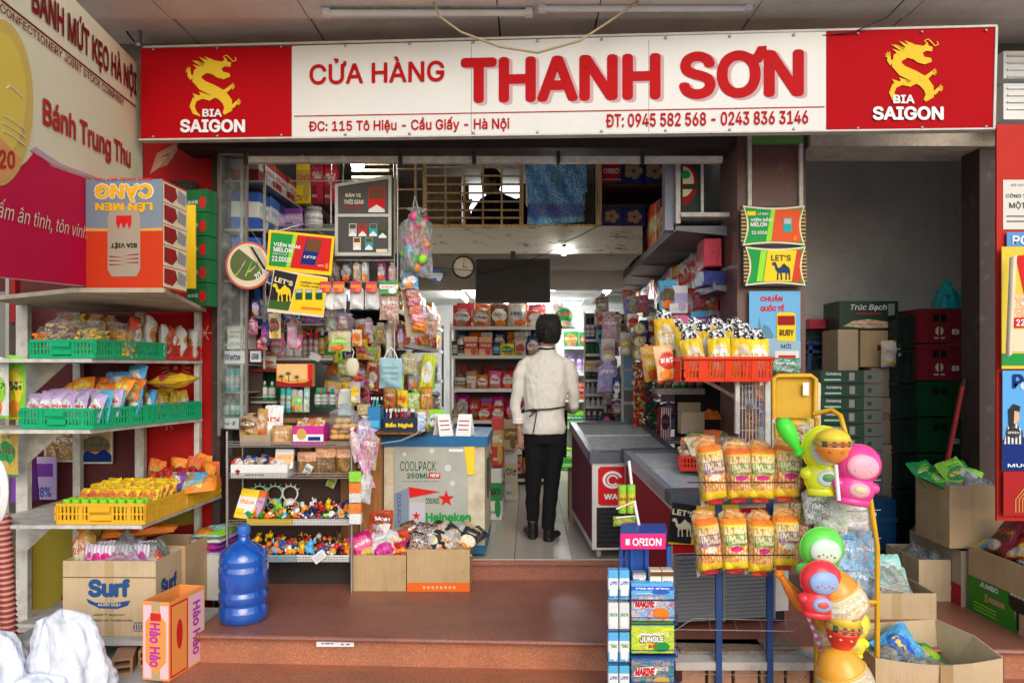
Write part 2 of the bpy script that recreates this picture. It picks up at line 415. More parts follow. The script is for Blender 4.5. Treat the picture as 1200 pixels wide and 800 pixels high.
def board(name,label,cat,bx,Y,m,th=.01,Y2=None,group=None,fr=None,fw=3):
    """flat sign or poster with real thickness over a pixel box"""
    x0, y0, x1, y1 = bx; P = face(x0, y0, x1, y1, Y, Y2)
    t=thing(name,label,cat,P.A,math.atan2(P.U.y,P.U.x),group)
    rect(t, 'panel', P, bx, m, 0, th)
    if fr:
        for q in ((x0,y0,x1,y0+fw),(x0,y1-fw,x1,y1),(x0,y0+fw,x0+fw,y1-fw),(x1-fw,y0+fw,x1,y1-fw)):rect(t,'border',P,q,fr,.003,.0025)
    return t, P
def stroke(pts, ws):
    pts = [Vector(p) for p in pts]; L = []; Rr = []
    for i, p in enumerate(pts):
        d=(pts[min(i+1,len(pts)-1)]-pts[max(i-1,0)]).normalized();n=Vector((-d.y,d.x))
        w = ws[i] if hasattr(ws, '__len__') else ws
        L.append(tuple(p+n*w/2)); Rr.append(tuple(p-n*w/2))
    return L+Rr[::-1]
def camel(par,P,x,y,s,m,o=.006):     # x,y feet centre in px, s height px
    T = lambda pts: [(x+a*s, y-b*s) for a, b in pts]
    body=[(-.42,.78),(-.52,.80),(-.60,.88),(-.50,.98),(-.38,.98),(-.31,.84),(-.27,.68),(-.15,.66),(-.02,.80),(.10,.92),(.22,.78),(.34,.72),(.42,.58),(.44,.30),(.40,.32),(.37,.50),(.30,.42),(.10,.38),(-.12,.40),(-.26,.42),(-.38,.56)]
    poly(par, 'camel_emblem', P, T(body), m, o)
    for a,k in ((-.22,-.04),(-.1,.05),(.24,-.03),(.34,.06)):poly(par,'camel_leg_emblem',P,T([(a-.05,.48),(a+.06,.48),(a+.03+k,.22),(a+.05+k,0),(a-.04+k,0),(a-.03+k,.2)]),m,o+.0005)
# ---------------- unit meshes for goods (1 x 1 x 1, front towards -y, base at z=0) ----------------
def grid(fn, nu, nv, b, mi=0, sm=True):
    vs=[fn(i/nu,j/nv) for j in range(nv+1) for i in range(nu+1)]
    b.add(vs,[(j*(nu+1)+i,j*(nu+1)+i+1,(j+1)*(nu+1)+i+1,(j+1)*(nu+1)+i) for j in range(nv) for i in range(nu)],mi,sm)
def m_bag(seed, seams=True, pinch=False):
    r=random.Random(seed);ph=[r.uniform(0,6.28) for _ in range(8)];b=B()
    def f(sgn):
        def g(u, v):
            x = u-.5; z = v
            t=max(0,1-abs(2*u-1)**2.6)**.6*max(0,1-abs(2*v-1)**3.2)**.7
            w = 1-.10*t+.02*math.sin(9*v+ph[0])
            if pinch and v > .78:w *=1-.75*min(1,(v-.78)/.12)+(.45 if v > .93 else 0)
            y=sgn*.5*t*(1+.22*math.sin(7*u+6*v+ph[1])+.16*math.sin(15*v+ph[2]+5*u)+.1*math.sin(23*u+ph[4]))
            edge = (abs(2*v-1) > .93)
            y += .03*math.sin(20*u+ph[3])*(1 if edge else .2)+.06*math.sin(3*u+ph[5])*(abs(2*v-1))
            z += .015*math.sin(6*u+ph[6])*abs(2*v-1)
            if seams and v in (0,1):z += .012*((int(u*12) % 2)*2-1)
            return (x*w, y, z)
        return g
    grid(f(-1),12,14,b);a=f(1);grid(lambda u,v:a(1-u,v),12,14,b)
    return b
def m_box(ch=.03):
    bm=bmesh.new();bmesh.ops.create_cube(bm,size=1);bmesh.ops.translate(bm,vec=(0,0,.5),verts=bm.verts)
    bmesh.ops.bevel(bm,geom=bm.edges[:],offset=ch,segments=1,affect='EDGES')
    b=B();b.add([v.co[:] for v in bm.verts],[[v.index for v in f.verts] for f in bm.faces]);bm.free();return b
def m_lathe(prof,mis=None,n=14,sq=0):return B().lathe(prof,n,mis=mis,sq=sq)
def m_toy(seed):
    r = random.Random(seed); b = B()
    def ball(c, s, mi):
        prof=[(max(.0001,math.sin(math.pi*i/6)),-math.cos(math.pi*i/6)) for i in range(7)]
        b.lathe(prof, 9, mi=mi, M=TM(*c, s=s))
    ball((0,0,.3),(.36,.3,.3),0);ball((r.uniform(-.1,.1),-.05,.7),(.27,.25,.26),1)
    for sx in (-1,1):
        ball((sx*.3,-.1,.28+r.uniform(-.1,.2)),(.15,.13,.17),1 if r.random() < .5 else 0);ball((sx*.2,-.14,.08),(.15,.22,.1),2)
        ball((sx*.18, 0, .93), (.09,.07,.12), 0)
    return b
def m_heap(seed, n=10):
    r=random.Random(seed);ph=[r.uniform(0,6) for _ in range(9)];b=B()
    grid(lambda u,v:(u-.5,v-.5,max(0,1-abs(2*u-1)**4)**.5*max(0,1-abs(2*v-1)**4)**.5*(.65+.2*math.sin(11*u+ph[0]+4*v)+.15*math.sin(13*v+ph[1]+6*u)+.1*math.sin(29*u+ph[3])*math.sin(27*v+ph[2]))),22,18,b)
    return b
UM = {}
MK = {
 'bag':[m_bag(i) for i in range(5)],'pbag':[m_bag(20+i,False,True) for i in range(3)],'box':[m_box()],'toy':[m_toy(i) for i in range(4)],
 'bottle':[m_lathe([(.3,0),(.46,.02),(.48,.1),(.48,.62),(.4,.72),(.2,.8),(.17,.82),(.2,.83),(.2,.99),(.15,1)],[0]*6+[1]*3)],
 'shampoo':[m_lathe([(.4,0),(.48,.03),(.5,.3),(.46,.6),(.38,.72),(.22,.78),(.24,.785),(.24,.97),(.2,1)],[0]*5+[1]*3)],
 'pump':[m_lathe([(.4,0),(.48,.03),(.48,.55),(.3,.66),(.14,.68),(.2,.69),(.2,.78),(.06,.79),(.06,.9),(.2,.91),(.2,.97),(.1,1)],[0]*4+[1]*7)],
 'can':[m_lathe([(.42,0),(.5,.04),(.5,.93),(.44,.98),(.4,.985),(.38,.96),(0.001,.96)],[0,0,0,1,1,1])],
 'jar':[m_lathe([(.44,0),(.5,.05),(.5,.72),(.42,.8),(.46,.81),(.46,.99),(.42,1)],[0]*3+[1]*3)],
 'tube':[m_lathe([(.48,0),(.5,.02),(.5,.96),(.48,1)],[0]*3)],
 'cloth': [m_heap(3), m_heap(8)],
}
dm = flat('white')
def um(kind, i=0):
    k = (kind, i % len(MK[kind]))
    if k not in UM:UM[k]=MK[kind][k[1]].mesh(kind+'_form',[dm,dm,dm])
    return UM[k]
KNAME=dict(bag='snack_bag',pbag='tied_bag',box='packet_box',toy='toy',bottle='bottle',shampoo='bottle',pump='pump_bottle',can='can',jar='jar',tube='tube',cloth='wrapped_bundle')
cnt = [0]
GRP = {}
def goods(kind, mats, M, label, cat, group=None, name=None):
    cnt[0] += 1
    return single(name or KNAME[kind],um(kind,cnt[0]),mats,M,label,cat,group)
# spec: (kind, c1, c2, c3, style, w, d, h, noun, cat)
def spec(kind,c1,c2,c3,w,h,d,noun,style='snack',cat=None,cap=None):return (kind,c1,c2,c3,style,w,d,h,noun,cat or noun.split()[-1],cap)
def put(sp, M, label, group=None):
    kind, c1, c2, c3, style, w, d, h, noun, cat, cap = sp
    m=pk(c1,c2,c3,style);mats=[m,flat(cap or c3,.35),flat(c2,.4)]
    if kind == 'toy':mats=[paint(c1,.3,bump=0,dirt=.05),paint(c2,.3,bump=0,dirt=.05),paint(c3,.3,bump=0,dirt=.05)]
    return goods(kind,mats,M @ Matrix.Diagonal((w,d,h,1)),label,cat,group,'_'.join(q for q in noun.split() if q not in COL and q not in ('sky','dark','bright'))[:30])
def row(where,p0,p1,z,specs,reps=None,jit=.004,tilt=0,back=.0,side='left',group=None,gap=1.04,fill=True,rot=.06,first=0):
    """stand goods along a line from p0 to p1 (seen left to right)"""
    p0=Vector(p0);p1=Vector(p1);L=(p1-p0).length;d=(p1-p0)/L;rz=math.atan2(d.y,d.x);n=Vector((-d.y,d.x));x=0;i=0;k=0;out=[];per={}
    seq = []
    while True:
        sp=specs[i % len(specs)] if reps is None else specs[i % len(specs)]
        rp=reps[i % len(reps)] if reps else rnd.choice((1,2,2,3))
        stop = False
        for _ in range(rp):
            if x+sp[5] > L+.005: stop = True; break
            seq.append((sp, x+sp[5]/2)); x += sp[5]*gap
        i += 1
        if stop or i > 300 or (not fill and i >= len(specs)):break
    tot = len(seq); ct = {}
    num = {}
    for sp,_ in seq:num[(sp[8],sp[1])]=num.get((sp[8],sp[1]),0)+1
    for j, (sp, xx) in enumerate(seq):
        q=p0+d*(xx+rnd.uniform(-jit,jit))+n*(sp[6]/2+.01+back+rnd.uniform(0,jit*3))
        key = (sp[8], sp[1]); ct[key] = ct.get(key, 0)+1
        cc_='' if set(sp[8].split()) & (set(COL)|{'dark'}) else cn(sp[1])+' '
        if num[key] == 1: lb = f"{cc_}{sp[8]} {where}"
        else:lb=f"{cc_}{sp[8]}, {od(ct[key]-1)} from {side}, {where}"
        M=TM(q.x,q.y,z,rz+rnd.uniform(-rot,rot),-tilt+rnd.uniform(-.03,.03),rnd.uniform(-.03,.03))
        h = rnd.uniform(.95, 1.04)
        out.append(put(sp[:7]+(sp[7]*h,)+sp[8:],M,lb,group or f"{sp[8]}s {where}"[:60]))
    return out

# ================= SETTING =================
g=N('pavement');v=g.coord();n1=g.noise(v,3,6,.7);col=g.mix(n1,(.42,.41,.38,1),(.55,.53,.5,1));g.bump(g.noise(v,50,4),.4,.005)
struct('ground',B().bb(-60,60,-60,60,GZ-.1,GZ),g.fin(col,.9))
edgeL, edgeR = 3.99, 3.78
def ey(x): return edgeL+(edgeR-edgeL)*(x+1.84)/4.2
b = B()
for (z0, z1, e, xl) in ((GZ+.004, TZ-.03, .03, -1.83),):
    b.add([(xl,ey(xl)+e,z0),(3.6,ey(3.6)+e,z0),(3.6,5.0,z0),(xl,5.0,z0),(xl,ey(xl)+e,z1),(3.6,ey(3.6)+e,z1),(3.6,5.0,z1),(xl,5.0,z1)],[(0,1,5,4),(1,2,6,5),(2,3,7,6),(3,0,4,7),(4,5,6,7)])
ter = struct('terrace', b, M_gran2)
b = B(); xl, xr = -1.86, 3.6
ring=[(.0,-.03),(-.012,-.026),(-.018,-.015),(-.012,-.004),(0,0)]
for xs in ((xl, .62), (.622, xr)):
    vs = []
    for x in xs:
        vs += [(x,ey(x)+a,TZ+c) for a,c in ring]+[(x,5.0,TZ),(x,5.0,TZ-.03)]
    n = len(ring)+2
    b.add(vs,[(i,i+n,(i+1) % n+n,(i+1) % n) for i in range(n)][::1]+[tuple(range(n)),tuple(range(n,2*n))[::-1]])
struct('tread_slab', b, M_gran, ter)
b=B();b.add([(-1.9,2.7,GZ+.002),(3.2,2.5,GZ+.002),(3.2,ey(3.2)+.03,GZ+.002),(-1.9,ey(-1.9)+.03,GZ+.002),(-1.9,2.7,-.024),(3.2,2.5,-.024),(3.2,ey(3.2)+.03,-.024),(-1.9,ey(-1.9)+.03,-.024)],[(0,1,5,4),(1,2,6,5),(2,3,7,6),(3,0,4,7),(4,5,6,7)])
struct('lower_step', b, M_gran2)
b=B().bb(-2.15,1.6,5.0,5.35,GZ,FZ-.012);st=struct('threshold_step',b,M_gran)
struct('step_edge',B().bb(-2.15,1.6,4.972,4.999,FZ-.035,FZ-.008),M_gran,st)
# shop floor of big pale tiles
fl=struct('shop_floor',B().bb(-2.15,3.2,5.351,11.6,GZ,FZ-.01),paint((.25,.24,.22),.8))
g=N('floor_tile_glaze');v=g.coord();n1=g.noise(v,4,6,.6);oi=g.n('ObjectInfo')
col=g.mix(n1,(.52,.47,.38,1),(.38,.34,.27,1));col=g.mix(g.math('MULTIPLY',oi.outputs['Random'],.2),col,(.4,.38,.34,1));mt=g.fin(col,g.math('MULTIPLY_ADD',n1,.3,.08))
tme=B().bb(-.1975,.1975,-.1975,.1975,-.012,0).mesh('floor_tile',mt)
for i in range(9):
    for j in range(16):
        X, Y = -1.9+i*.4, 5.2+j*.4
        if X > 1.4: continue
        o=part('floor_tile',tme,None,fl,TM(X,Y,FZ+.0005*((i*7+j*3) % 3)))
# side and back walls, ceilings
Wp=concrete((.5,.52,.5),'painted_wall',.35,1.5,.1);Wd=concrete((.2,.18,.16),'dark_wall',.5);Ww=concrete((.62,.62,.58),'white_plaster',.3)
struct('wall_left',B().bb(-2.3,-2.16,5.0,11.6,GZ,3.9),Wp)
struct('wall_right',B().bb(1.62,1.76,5.12,11.6,GZ,3.9),Wp)
struct('wall_back',B().bb(-2.3,1.76,11.6,11.7,GZ,3.9),Ww)
struct('shop_ceiling',B().bb(-2.3,1.76,5.0,11.7,3.62,3.7),concrete((.55,.52,.48),'shop_ceiling_plaster'))
mz=struct('mezzanine',B().bb(-2.16,.985,6.42,11.6,2.62,2.80),Ww)
g=N('cracked_paint_beam');v=g.coord();n1=g.noise(g.mapping(v,(1,1,6)),5,7,.75);col=g.mix(g.step(n1,.55,.62),(.55,.53,.46,1),(.2,.17,.12,1));g.bump(n1,.3,.01)
struct('beam',B().bb(-2.16,.985,6.3,6.42,2.6,2.84),g.fin(col,.8),mz)
struct('inner_beam',B().bb(-2.16,.985,7.6,7.8,2.44,2.62),Ww,mz)
# storeroom at right
SR = 2.45
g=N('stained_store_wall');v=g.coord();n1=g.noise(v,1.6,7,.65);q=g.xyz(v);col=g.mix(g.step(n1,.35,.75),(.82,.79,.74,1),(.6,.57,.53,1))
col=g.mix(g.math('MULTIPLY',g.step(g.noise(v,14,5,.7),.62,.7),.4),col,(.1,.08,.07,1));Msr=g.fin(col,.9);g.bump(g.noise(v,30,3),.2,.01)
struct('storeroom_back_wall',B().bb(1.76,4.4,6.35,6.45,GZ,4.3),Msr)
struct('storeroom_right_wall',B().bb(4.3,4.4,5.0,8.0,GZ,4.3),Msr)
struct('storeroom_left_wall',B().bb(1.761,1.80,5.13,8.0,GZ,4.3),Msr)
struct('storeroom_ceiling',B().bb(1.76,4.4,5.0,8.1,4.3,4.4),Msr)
struct('storeroom_floor',B().bb(1.77,4.4,5.001,8.0,GZ,TZ-.002),concrete((.2,.19,.18),'store_floor'))
# facade piers
def pier(name, label, x0, x1, y0, y1, z0, z1, m, bx=None):
    t=thing(name,label,'pillar',((x0+x1)/2,(y0+y1)/2,z0))
    M = MW[t].inverted()
    part('shaft',B().bb(x0,x1,y0,y1,z0+.12,z1,M=M),m,t);part('plinth',B().bb(x0-.006,x1+.006,y0-.006,y1,z0,z0+.12,M=M),M_brn,t)
    return t
pL=pier('door_pillar','narrow dark brown stone pillar at the left of the shop opening',-2.155,-2.10,4.93,5.0,TZ,3.2,M_brn)
pA=pier('granite_pillar','speckled brown granite pillar with two tobacco signs between shop and storeroom',XA(864,4.7),XA(944,4.7),4.7,5.12,TZ,3.5,granite((.13,.05,.038),'brown_granite',.35))
for px in (878, 938):
    part('edge_strip',B().bb(XA(px,4.69)-.012,XA(px,4.69)+.012,4.675,4.7,2.35,3.12,M=MW[pA].inverted()),M_rackw,pA)
part('green_cap',B().bb(XA(880,4.69),XA(940,4.69),4.672,4.699,3.05,3.12,M=MW[pA].inverted()),paint((.12,.3,.08),.6),pA)
pB=pier('brown_pillar','dark brown stone pillar at the right of the storeroom opening',2.92,3.063,4.70,4.9,TZ,3.5,M_brn)
# lintels and shutter box
b = B().bb(XA(944,4.75), 3.4, 4.66, 5.0, 3.03, 3.5)
struct('concrete_lintel',b,concrete((.62,.55,.44),'rough_concrete',.8,6,.8))
struct('shop_lintel',B().bb(-2.3,XA(864,4.7),4.75,5.0,3.045,3.7),paint((.05,.035,.03),.6,0,.5))
t=thing('shutter_rail','dusty white steel rail across the top of the shop opening','rail',(-.3,4.9,3.0))
M = MW[t].inverted()
part('rail',B().bb(XA(288,4.72),XA(846,4.72),4.70,4.748,ZA(191,4.72),ZA(184,4.72),M=M),M_rackw,t)
for px in (290,470,556,654,752):part('bracket',B().bb(XA(px,4.72)-.012,XA(px,4.72)+.012,4.68,4.7,ZA(193,4.7),ZA(178,4.7),M=M),M_drk,t)
# facade wall left of the shop and beyond on the right
struct('facade_wall_left',B().bb(-4.6,-2.156,5.0,5.2,GZ,3.7),paint((.11,.025,.025),.7,0,.6,3))
struct('side_wall_left',B().bb(-4.7,-4.6,2.2,5.2,GZ,3.7),Wd)
struct('facade_wall_right',B().bb(XA(1172,4.72)+.002,5.2,4.75,5.0,GZ,3.7),paint((.25,.02,.02),.6,0,.4,3))
struct('facade_wall_top',B().bb(-4.6,5.2,4.62,4.75,3.5,4.5),Wd)
# overhanging slab: panels
Ms=concrete((.76,.66,.56),'soffit_concrete',.4,2.5,.15);Ms2=concrete((.82,.75,.65),'soffit_concrete_lit',.4,2.5,.15)  # paler front concrete: the stronger daylight near the edge is put into the colour
so_=struct('overhang',B().bb(-4.8,5.2,3.9,4.62,3.72,3.95),Wd)
xs=[-4.8,-3.1,-2.1,-1.29,-.18,.40,1.3,2.2,3.3,5.2]
for a, c in zip(xs, xs[1:]):
    struct('soffit_panel',B().bb(a+.006,c-.006,4.26,4.615,3.665,3.72),Ms,so_)
    struct('soffit_panel',B().bb(a+.004,c-.004,3.905,4.25,3.65,3.72),Ms2,so_)
struct('overhang_beam',B().bb(-4.8,5.2,3.85,3.9,3.63,3.95),Ms2,so_)
struct('upper_wall',B().bb(-4.8,5.2,4.0,4.2,3.951,7.0),Ww)
# far side of the street behind the viewer closes the space: a plain building row
struct('road',B().bb(-60,60,-9,-1.5,GZ,GZ+.004),concrete((.35,.35,.34),'road_concrete',.3))
# ================= fluorescent battens under the overhang =================
def batten(px0, px1, py, Y, label):
    A_=W(px0,py,Y);Bq=W(px1,py-3,Y-.02);t=thing('fluorescent_light',label,'light',((A_+Bq)/2),0,'fluorescent lights under the overhang')
    M = MW[t].inverted(); L = Bq.x-A_.x
    part('housing',B().bb(A_.x,Bq.x,Y-.02,Y+.03,A_.z+.019,A_.z+.062,M=M),M_rackw,t)
    part('tube',B().tube([(A_.x+.05,Y,A_.z-.006),(Bq.x-.05,Y,A_.z-.006)],.019,8,M=M),paint('white',.25),t)
    for x in (A_.x+.03,Bq.x-.03):part('end_cap',B().bb(x-.02,x+.02,Y-.022,Y+.025,A_.z-.022,A_.z+.014,M=M),M_white,t)
    for x in (A_.x+.25,Bq.x-.25):part('hanger',B().bb(x-.008,x+.008,Y,Y+.01,A_.z+.05,3.65,M=M),M_rackw,t)
batten(377,626,14,4.12,'left one of two dusty fluorescent lights above the big sign')
batten(629,884,9,4.10,'right one of two dusty fluorescent lights above the big sign')
pts=[W(508,2,4.0),W(515,20,4.0),W(540,38,3.98),W(585,55,3.96),W(630,62,3.94),W(680,48,3.95),W(715,25,4.0),W(748,2,4.02)]
single('cable',B().tube(pts,.007,5),paint((.35,.27,.15),.7),Matrix(),'beige cable sagging under the lights in front of the big sign','cable')
pts=[W(850,55,4.2),W(1000,38,4.05),W(1040,20,4.0),W(1060,0,4.0)]
single('cable',B().tube(pts,.004,5),M_blk,Matrix(),'thin black wire rising over the right end of the big sign','cable')
# ================= big shop sign =================
YL, YR = 4.45, 4.0
SG = Pl(W(165,163,YL), W(1163,150,YR), W(165,57,YL))
t=thing('shop_sign','wide white and red shop name sign above the entrance','sign',SG.A,math.atan2(SG.U.y,SG.U.x))
g=N('sign_white_film');v=g.coord();n1=g.noise(g.mapping(v,(1,1,1)),2,5);n2=g.noise(g.mapping(v,(22,.6,22)),1,5,.7);g.bump(g.noise(v,3,2),.25,.02);mwf=g.fin(g.mix(g.math('MULTIPLY',g.step(n2,.55,.8),.22),g.mix(n1,(.72,.7,.65,1),(.62,.59,.53,1)),(.4,.34,.27,1)),.45)
g=N('sign_red_film');v=g.coord();n1=g.noise(v,2,5);g.bump(g.noise(v,3,2),.25,.02);mrf=g.fin(g.mix(n1,(.46,.004,.008,1),(.36,.004,.008,1)),.6,spec=.05)
poly(t,'white_panel',SG,[(342,163.5-.7),(968,154),(968,37),(342,54)],mwf,0,.05)
poly(t,'red_panel',SG,[(165,163),(341.6,162),(341.6,55),(165,57)],mrf,0,.05)
poly(t,'red_panel',SG,[(968.4,154),(1163,150),(1167,32),(968.4,37)],mrf,0,.05)
fm = paint((.6,.57,.5), .5, 0, .5)
poly(t,'frame',SG,[(163,165),(1165,152),(1165,150),(163,163)],fm,.006,.06)
poly(t,'frame',SG,[(163,57),(1168,32),(1168,29.5),(163,54.5)],fm,.006,.06)
poly(t,'frame',SG,[(1163,151),(1166,151),(1169,31),(1166,31)],fm,.007,.06)
rT = flat((.45,.005,.007), .6); rS = flat((.55,.35,.36), .4)
Q=lambda x0,y0,x1,y1,s=-.0235:[(x0,y0+(s*(x1-x0))*0),(x1,y0+s*(x1-x0)),(x1,y1+s*.55*(x1-x0)),(x0,y1)]
text(t,SG,'CỬA HÀNG',[(363,70),(521,65),(521,96),(363,100)],rT,.005,.03)
text(t,SG,'THANH SON',[(544,69.5),(946,59),(946,116),(544,125)],rS,.0018,.06)
poly(t,'horn_shade',SG,[(889,66),(897,62),(902,56),(899,70),(891,76)],rS,.0017)
text(t,SG,'THANH SON',[(540,68),(942,57.5),(942,114),(540,122.5)],rT,.003,.06)
poly(t,'horn',SG,[(880,66),(884,63),(888,55),(898,54),(899,62),(893,72),(886,77)],rT,.0042)
for px in range(180,1160,75):
    for py in (59,160.8):u_,v_=SG.hit(px,py-(px-165)*.02*(1.15 if py < 100 else .6));p_=SG.pt(u_,v_,.004);part('screw',B().lathe([(.009,0),(.007,.005),(.0001,.006)],8,M=MW[t].inverted()@Matrix.Translation(p_)@Matrix.Rotation(R(90),4,'X')),M_steel,t)
for px in (552,760):poly(t,'panel_seam',SG,[(px,159),(px+.7,159),(px+.7,47),(px,47)],flat('grey'),.0012)
poly(t,'red_line',SG,[(345,137),(966,126),(966,125),(345,136)],rT,.004)
text(t,SG,'ĐC: 115 Tô Hiệu - Cầu Giấy - Hà Nội',[(362,140),(597,136),(597,154.5),(362,157)],rT,.005,.03)
text(t,SG,'ĐT: 0945 582 568 - 0243 836 3146',[(710,134),(947,129.5),(947,145.5),(710,150)],rT,.005,.035)
yl = flat((.75,.5,.03), .4); wt_ = flat('white', .4)
def dragon(ox, oy, k=1.0):
    T=lambda pts:[(ox+(x-1000)/4*k,oy+(y-400)/4*k) for x,y in pts]
    poly(t,'dragon_emblem',SG,T(stroke([(1010,322),(965,325),(930,345),(925,375),(950,402),(1000,425),(1045,450),(1068,480),(1072,515),(1050,535)],[24,42,46,46,48,50,50,46,38,14])),yl,.006)
    poly(t,'dragon_tail_emblem',SG,T(stroke([(990,470),(950,455),(915,470),(903,500),(915,530),(940,545)],[8,22,24,24,20,6])),yl,.0062)
    for dd in ((905,440),(935,432),(962,440)):poly(t,'dragon_tail_emblem',SG,T([(dd[0],dd[1]),(dd[0]+55,dd[1]+18),(dd[0]+20,dd[1]+35)]),yl,.0064)
    poly(t,'dragon_head_emblem',SG,T([(960,300),(985,282),(1020,288),(1045,292),(1062,275),(1068,292),(1086,296),(1082,316),(1058,314),(1040,322),(1048,340),(1078,346),(1082,362),(1050,374),(1020,366),(1000,352),(975,345)]),yl,.0066)
    for a,c,e,h_ in ((935,270,985,300),(915,285,965,312),(905,305,950,328),(900,285,960,310),(960,268,1000,292)):poly(t,'mane_emblem',SG,T([(a,c),(e,h_-10),(e-8,h_+10)]),yl,.0068)
    for cx_,cy_,r in ((890,335,1),(1087,408,-1),(1115,480,-1)):
        for a in (-40, 0, 40, 80):
            an=R(a+(200 if r > 0 else -20));poly(t,'claw_emblem',SG,T(stroke([(cx_,cy_),(cx_+18*math.cos(an),cy_+18*math.sin(an))],[12,2])),yl,.007)
    for pp in ([(905,370),(890,355),(890,335)],[(1030,440),(1060,430),(1087,408)],[(1070,500),(1095,500),(1115,480)]):poly(t,'leg_emblem',SG,T(stroke(pp,[26,18,14])),yl,.0072)
    poly(t,'whisker_emblem',SG,T(stroke([(1060,285),(1050,268),(1065,262),(1080,275),(1095,292),(1110,285),(1105,272)],[5]*7)),yl,.0074)
dragon(250,100);text(t,SG,'BIA',(238,128.5,261,137.5),wt_,.009,.05);text(t,SG,'SAIGON',(212,140.5,288,156),wt_,.009,.06)
dragon(1070,83,1.05);text(t,SG,'BIA',(1046,112,1071,122),wt_,.009,.05);text(t,SG,'SAIGON',(1022,125.5,1105,141.5),wt_,.009,.06)
# ================= left banner =================
BN=Pl(Vector((-2.08,2.75,1.995)),Vector((-2.44,4.55,2.09)),Vector((-2.08,2.75,3.4)))
t=thing('banner','large cream and crimson mooncake banner slanting in from the left edge','banner',BN.A,math.atan2(BN.U.y,BN.U.x))
crm = flat((.8,.74,.5), .6); crim = flat((.58,.006,.06), .6)
P0 = BN
pa=lambda pts,m,nm,off,th=.003:poly(t,nm,BN,pts,m,off,th)
pa([(-60,318),(167,343),(167,81),(80,-8),(-60,-150)],crm,'cream_panel',0,.03)
pa([(-60,318),(98,334.6),(167,342.6),(167,245),(140,228),(98,208),(60,195),(40,178),(30,190),(-5,218),(-60,222)],crim,'crimson_panel',.004)
pa([(34,176),(40,172),(70,192),(100,203),(166,231),(166,243),(140,226),(98,206),(60,193)],flat((.6,.35,.4)),'pale_edge',.006)
import math as _m
cir=lambda cx_,cy_,rx,ry,n=40:[(cx_+rx*_m.cos(6.2832*i/n),cy_+ry*_m.sin(6.2832*i/n)) for i in range(n)]
pa(cir(-4,120,41,98), flat((.7,.5,.12)), 'moon_disc', .007)
pa(cir(-8,112,36,76),flat((.8,.6,.1)),'moon_inner_disc',.010)
pa(cir(-4,120,36.5,93.5)[5:15]+[(-4,160)],flat((.75,.35,.12)),'moon_shade_shape',.0105)
for k in range(3):pa(stroke([(0,135+k*9),(12,142+k*9),(26,152+k*9)],[1.2]*3),flat('cream'),'cloud_line',.013)
pa(stroke([(4,104),(8,100),(13,104),(17,108),(24,115)],[1.5]*5),flat('cream'),'cloud_line',.013)
dr = flat((.22,.01,.015), .5); rd = flat((.5,.03,.02), .45)
text(t,BN,'ỆP',[(-4,-75),(28,-42),(28,17),(-4,-8)],dr,.006,.05);text(t,BN,'BÁNH MỨT KẸO HÀ NỘI',[(36,-34),(159,80),(159,119),(36,23)],dr,.006,.05)
pa([(0,-1),(158,124),(158,125.5),(0,1)],dr,'rule_line',.006)
text(t,BN,'CONFECTIONERY JOINT STOCK COMPANY',[(-2,3),(144,116),(144,125),(-2,13)],dr,.006,.018)
text(t,BN,'Bánh Trung Thu',[(49,113),(152,172),(152,204),(49,154)],rd,.006,.045)
text(t,BN,'2020',[(-28,172),(14,177),(14,198),(-28,198)],rd,.012,.05)
text(t,BN,'hương ấm ân tình, tôn vinh',[(-62,214),(100,262),(100,284),(-62,247)],flat('cream'),.008,.0,.3)
# flying poster behind banner
t,P=board('food_poster','torn food poster showing pastries behind the top of the cream banner','poster',(70,-30,153,62),4.7,pk('cream','brown','orange','multi'),.01)
poly(t,'painted_shape',P,[(88,0),(118,-10),(134,40),(118,30)],flat('brown'),.004);poly(t,'painted_shape',P,[(112,0),(125,-5),(126,38),(116,30)],flat('orange'),.006);poly(t,'painted_shape',P,[(132,0),(142,0),(141,20),(136,14)],flat('green'),.006)
# red facade banner left
t,P=board('red_banner','tall red festive banner on the facade behind the left rack','banner',(168,166,249,740),4.985,flat((.42,.012,.012),.4),.012)
rect(t,'white_edge',P,(249,166,251.5,740),flat((.5,.3,.28)),.002,.014)
lg = flat((.6,.32,.2))
for k in range(7):poly(t,'leaf_line',P,stroke([(176+k*1.5,204-k),(186+k*2,186-k),(206-k*.5,172+k*2.4)],[.8]*3),lg,.004)
poly(t,'gold_leaf',P,[(177,200),(184,180),(207,168),(208,176),(196,194)],flat((.5,.2,.1)),.002)
for (cx_,cy_,r0,r1,n) in ((206,431,8,17,18),(240,390,3,9,6),(197,495,4,9,7)):
    for i in range(n):
        a=6.283*i/n;poly(t,'firework_ray',P,stroke([(cx_+r0*_m.cos(a),cy_+r0*_m.sin(a)),(cx_+r1*_m.cos(a),cy_+r1*_m.sin(a))],[1,1.4]),lg,.004)
    poly(t,'firework_core',P,cir(cx_,cy_,2.5,2.5,10),lg,.004)
for cx_ in (190,215,240):poly(t,'arc_line',P,stroke([(cx_-22,610),(cx_-14,590),(cx_,583),(cx_+14,590),(cx_+20,606)],[1]*5),lg,.004)
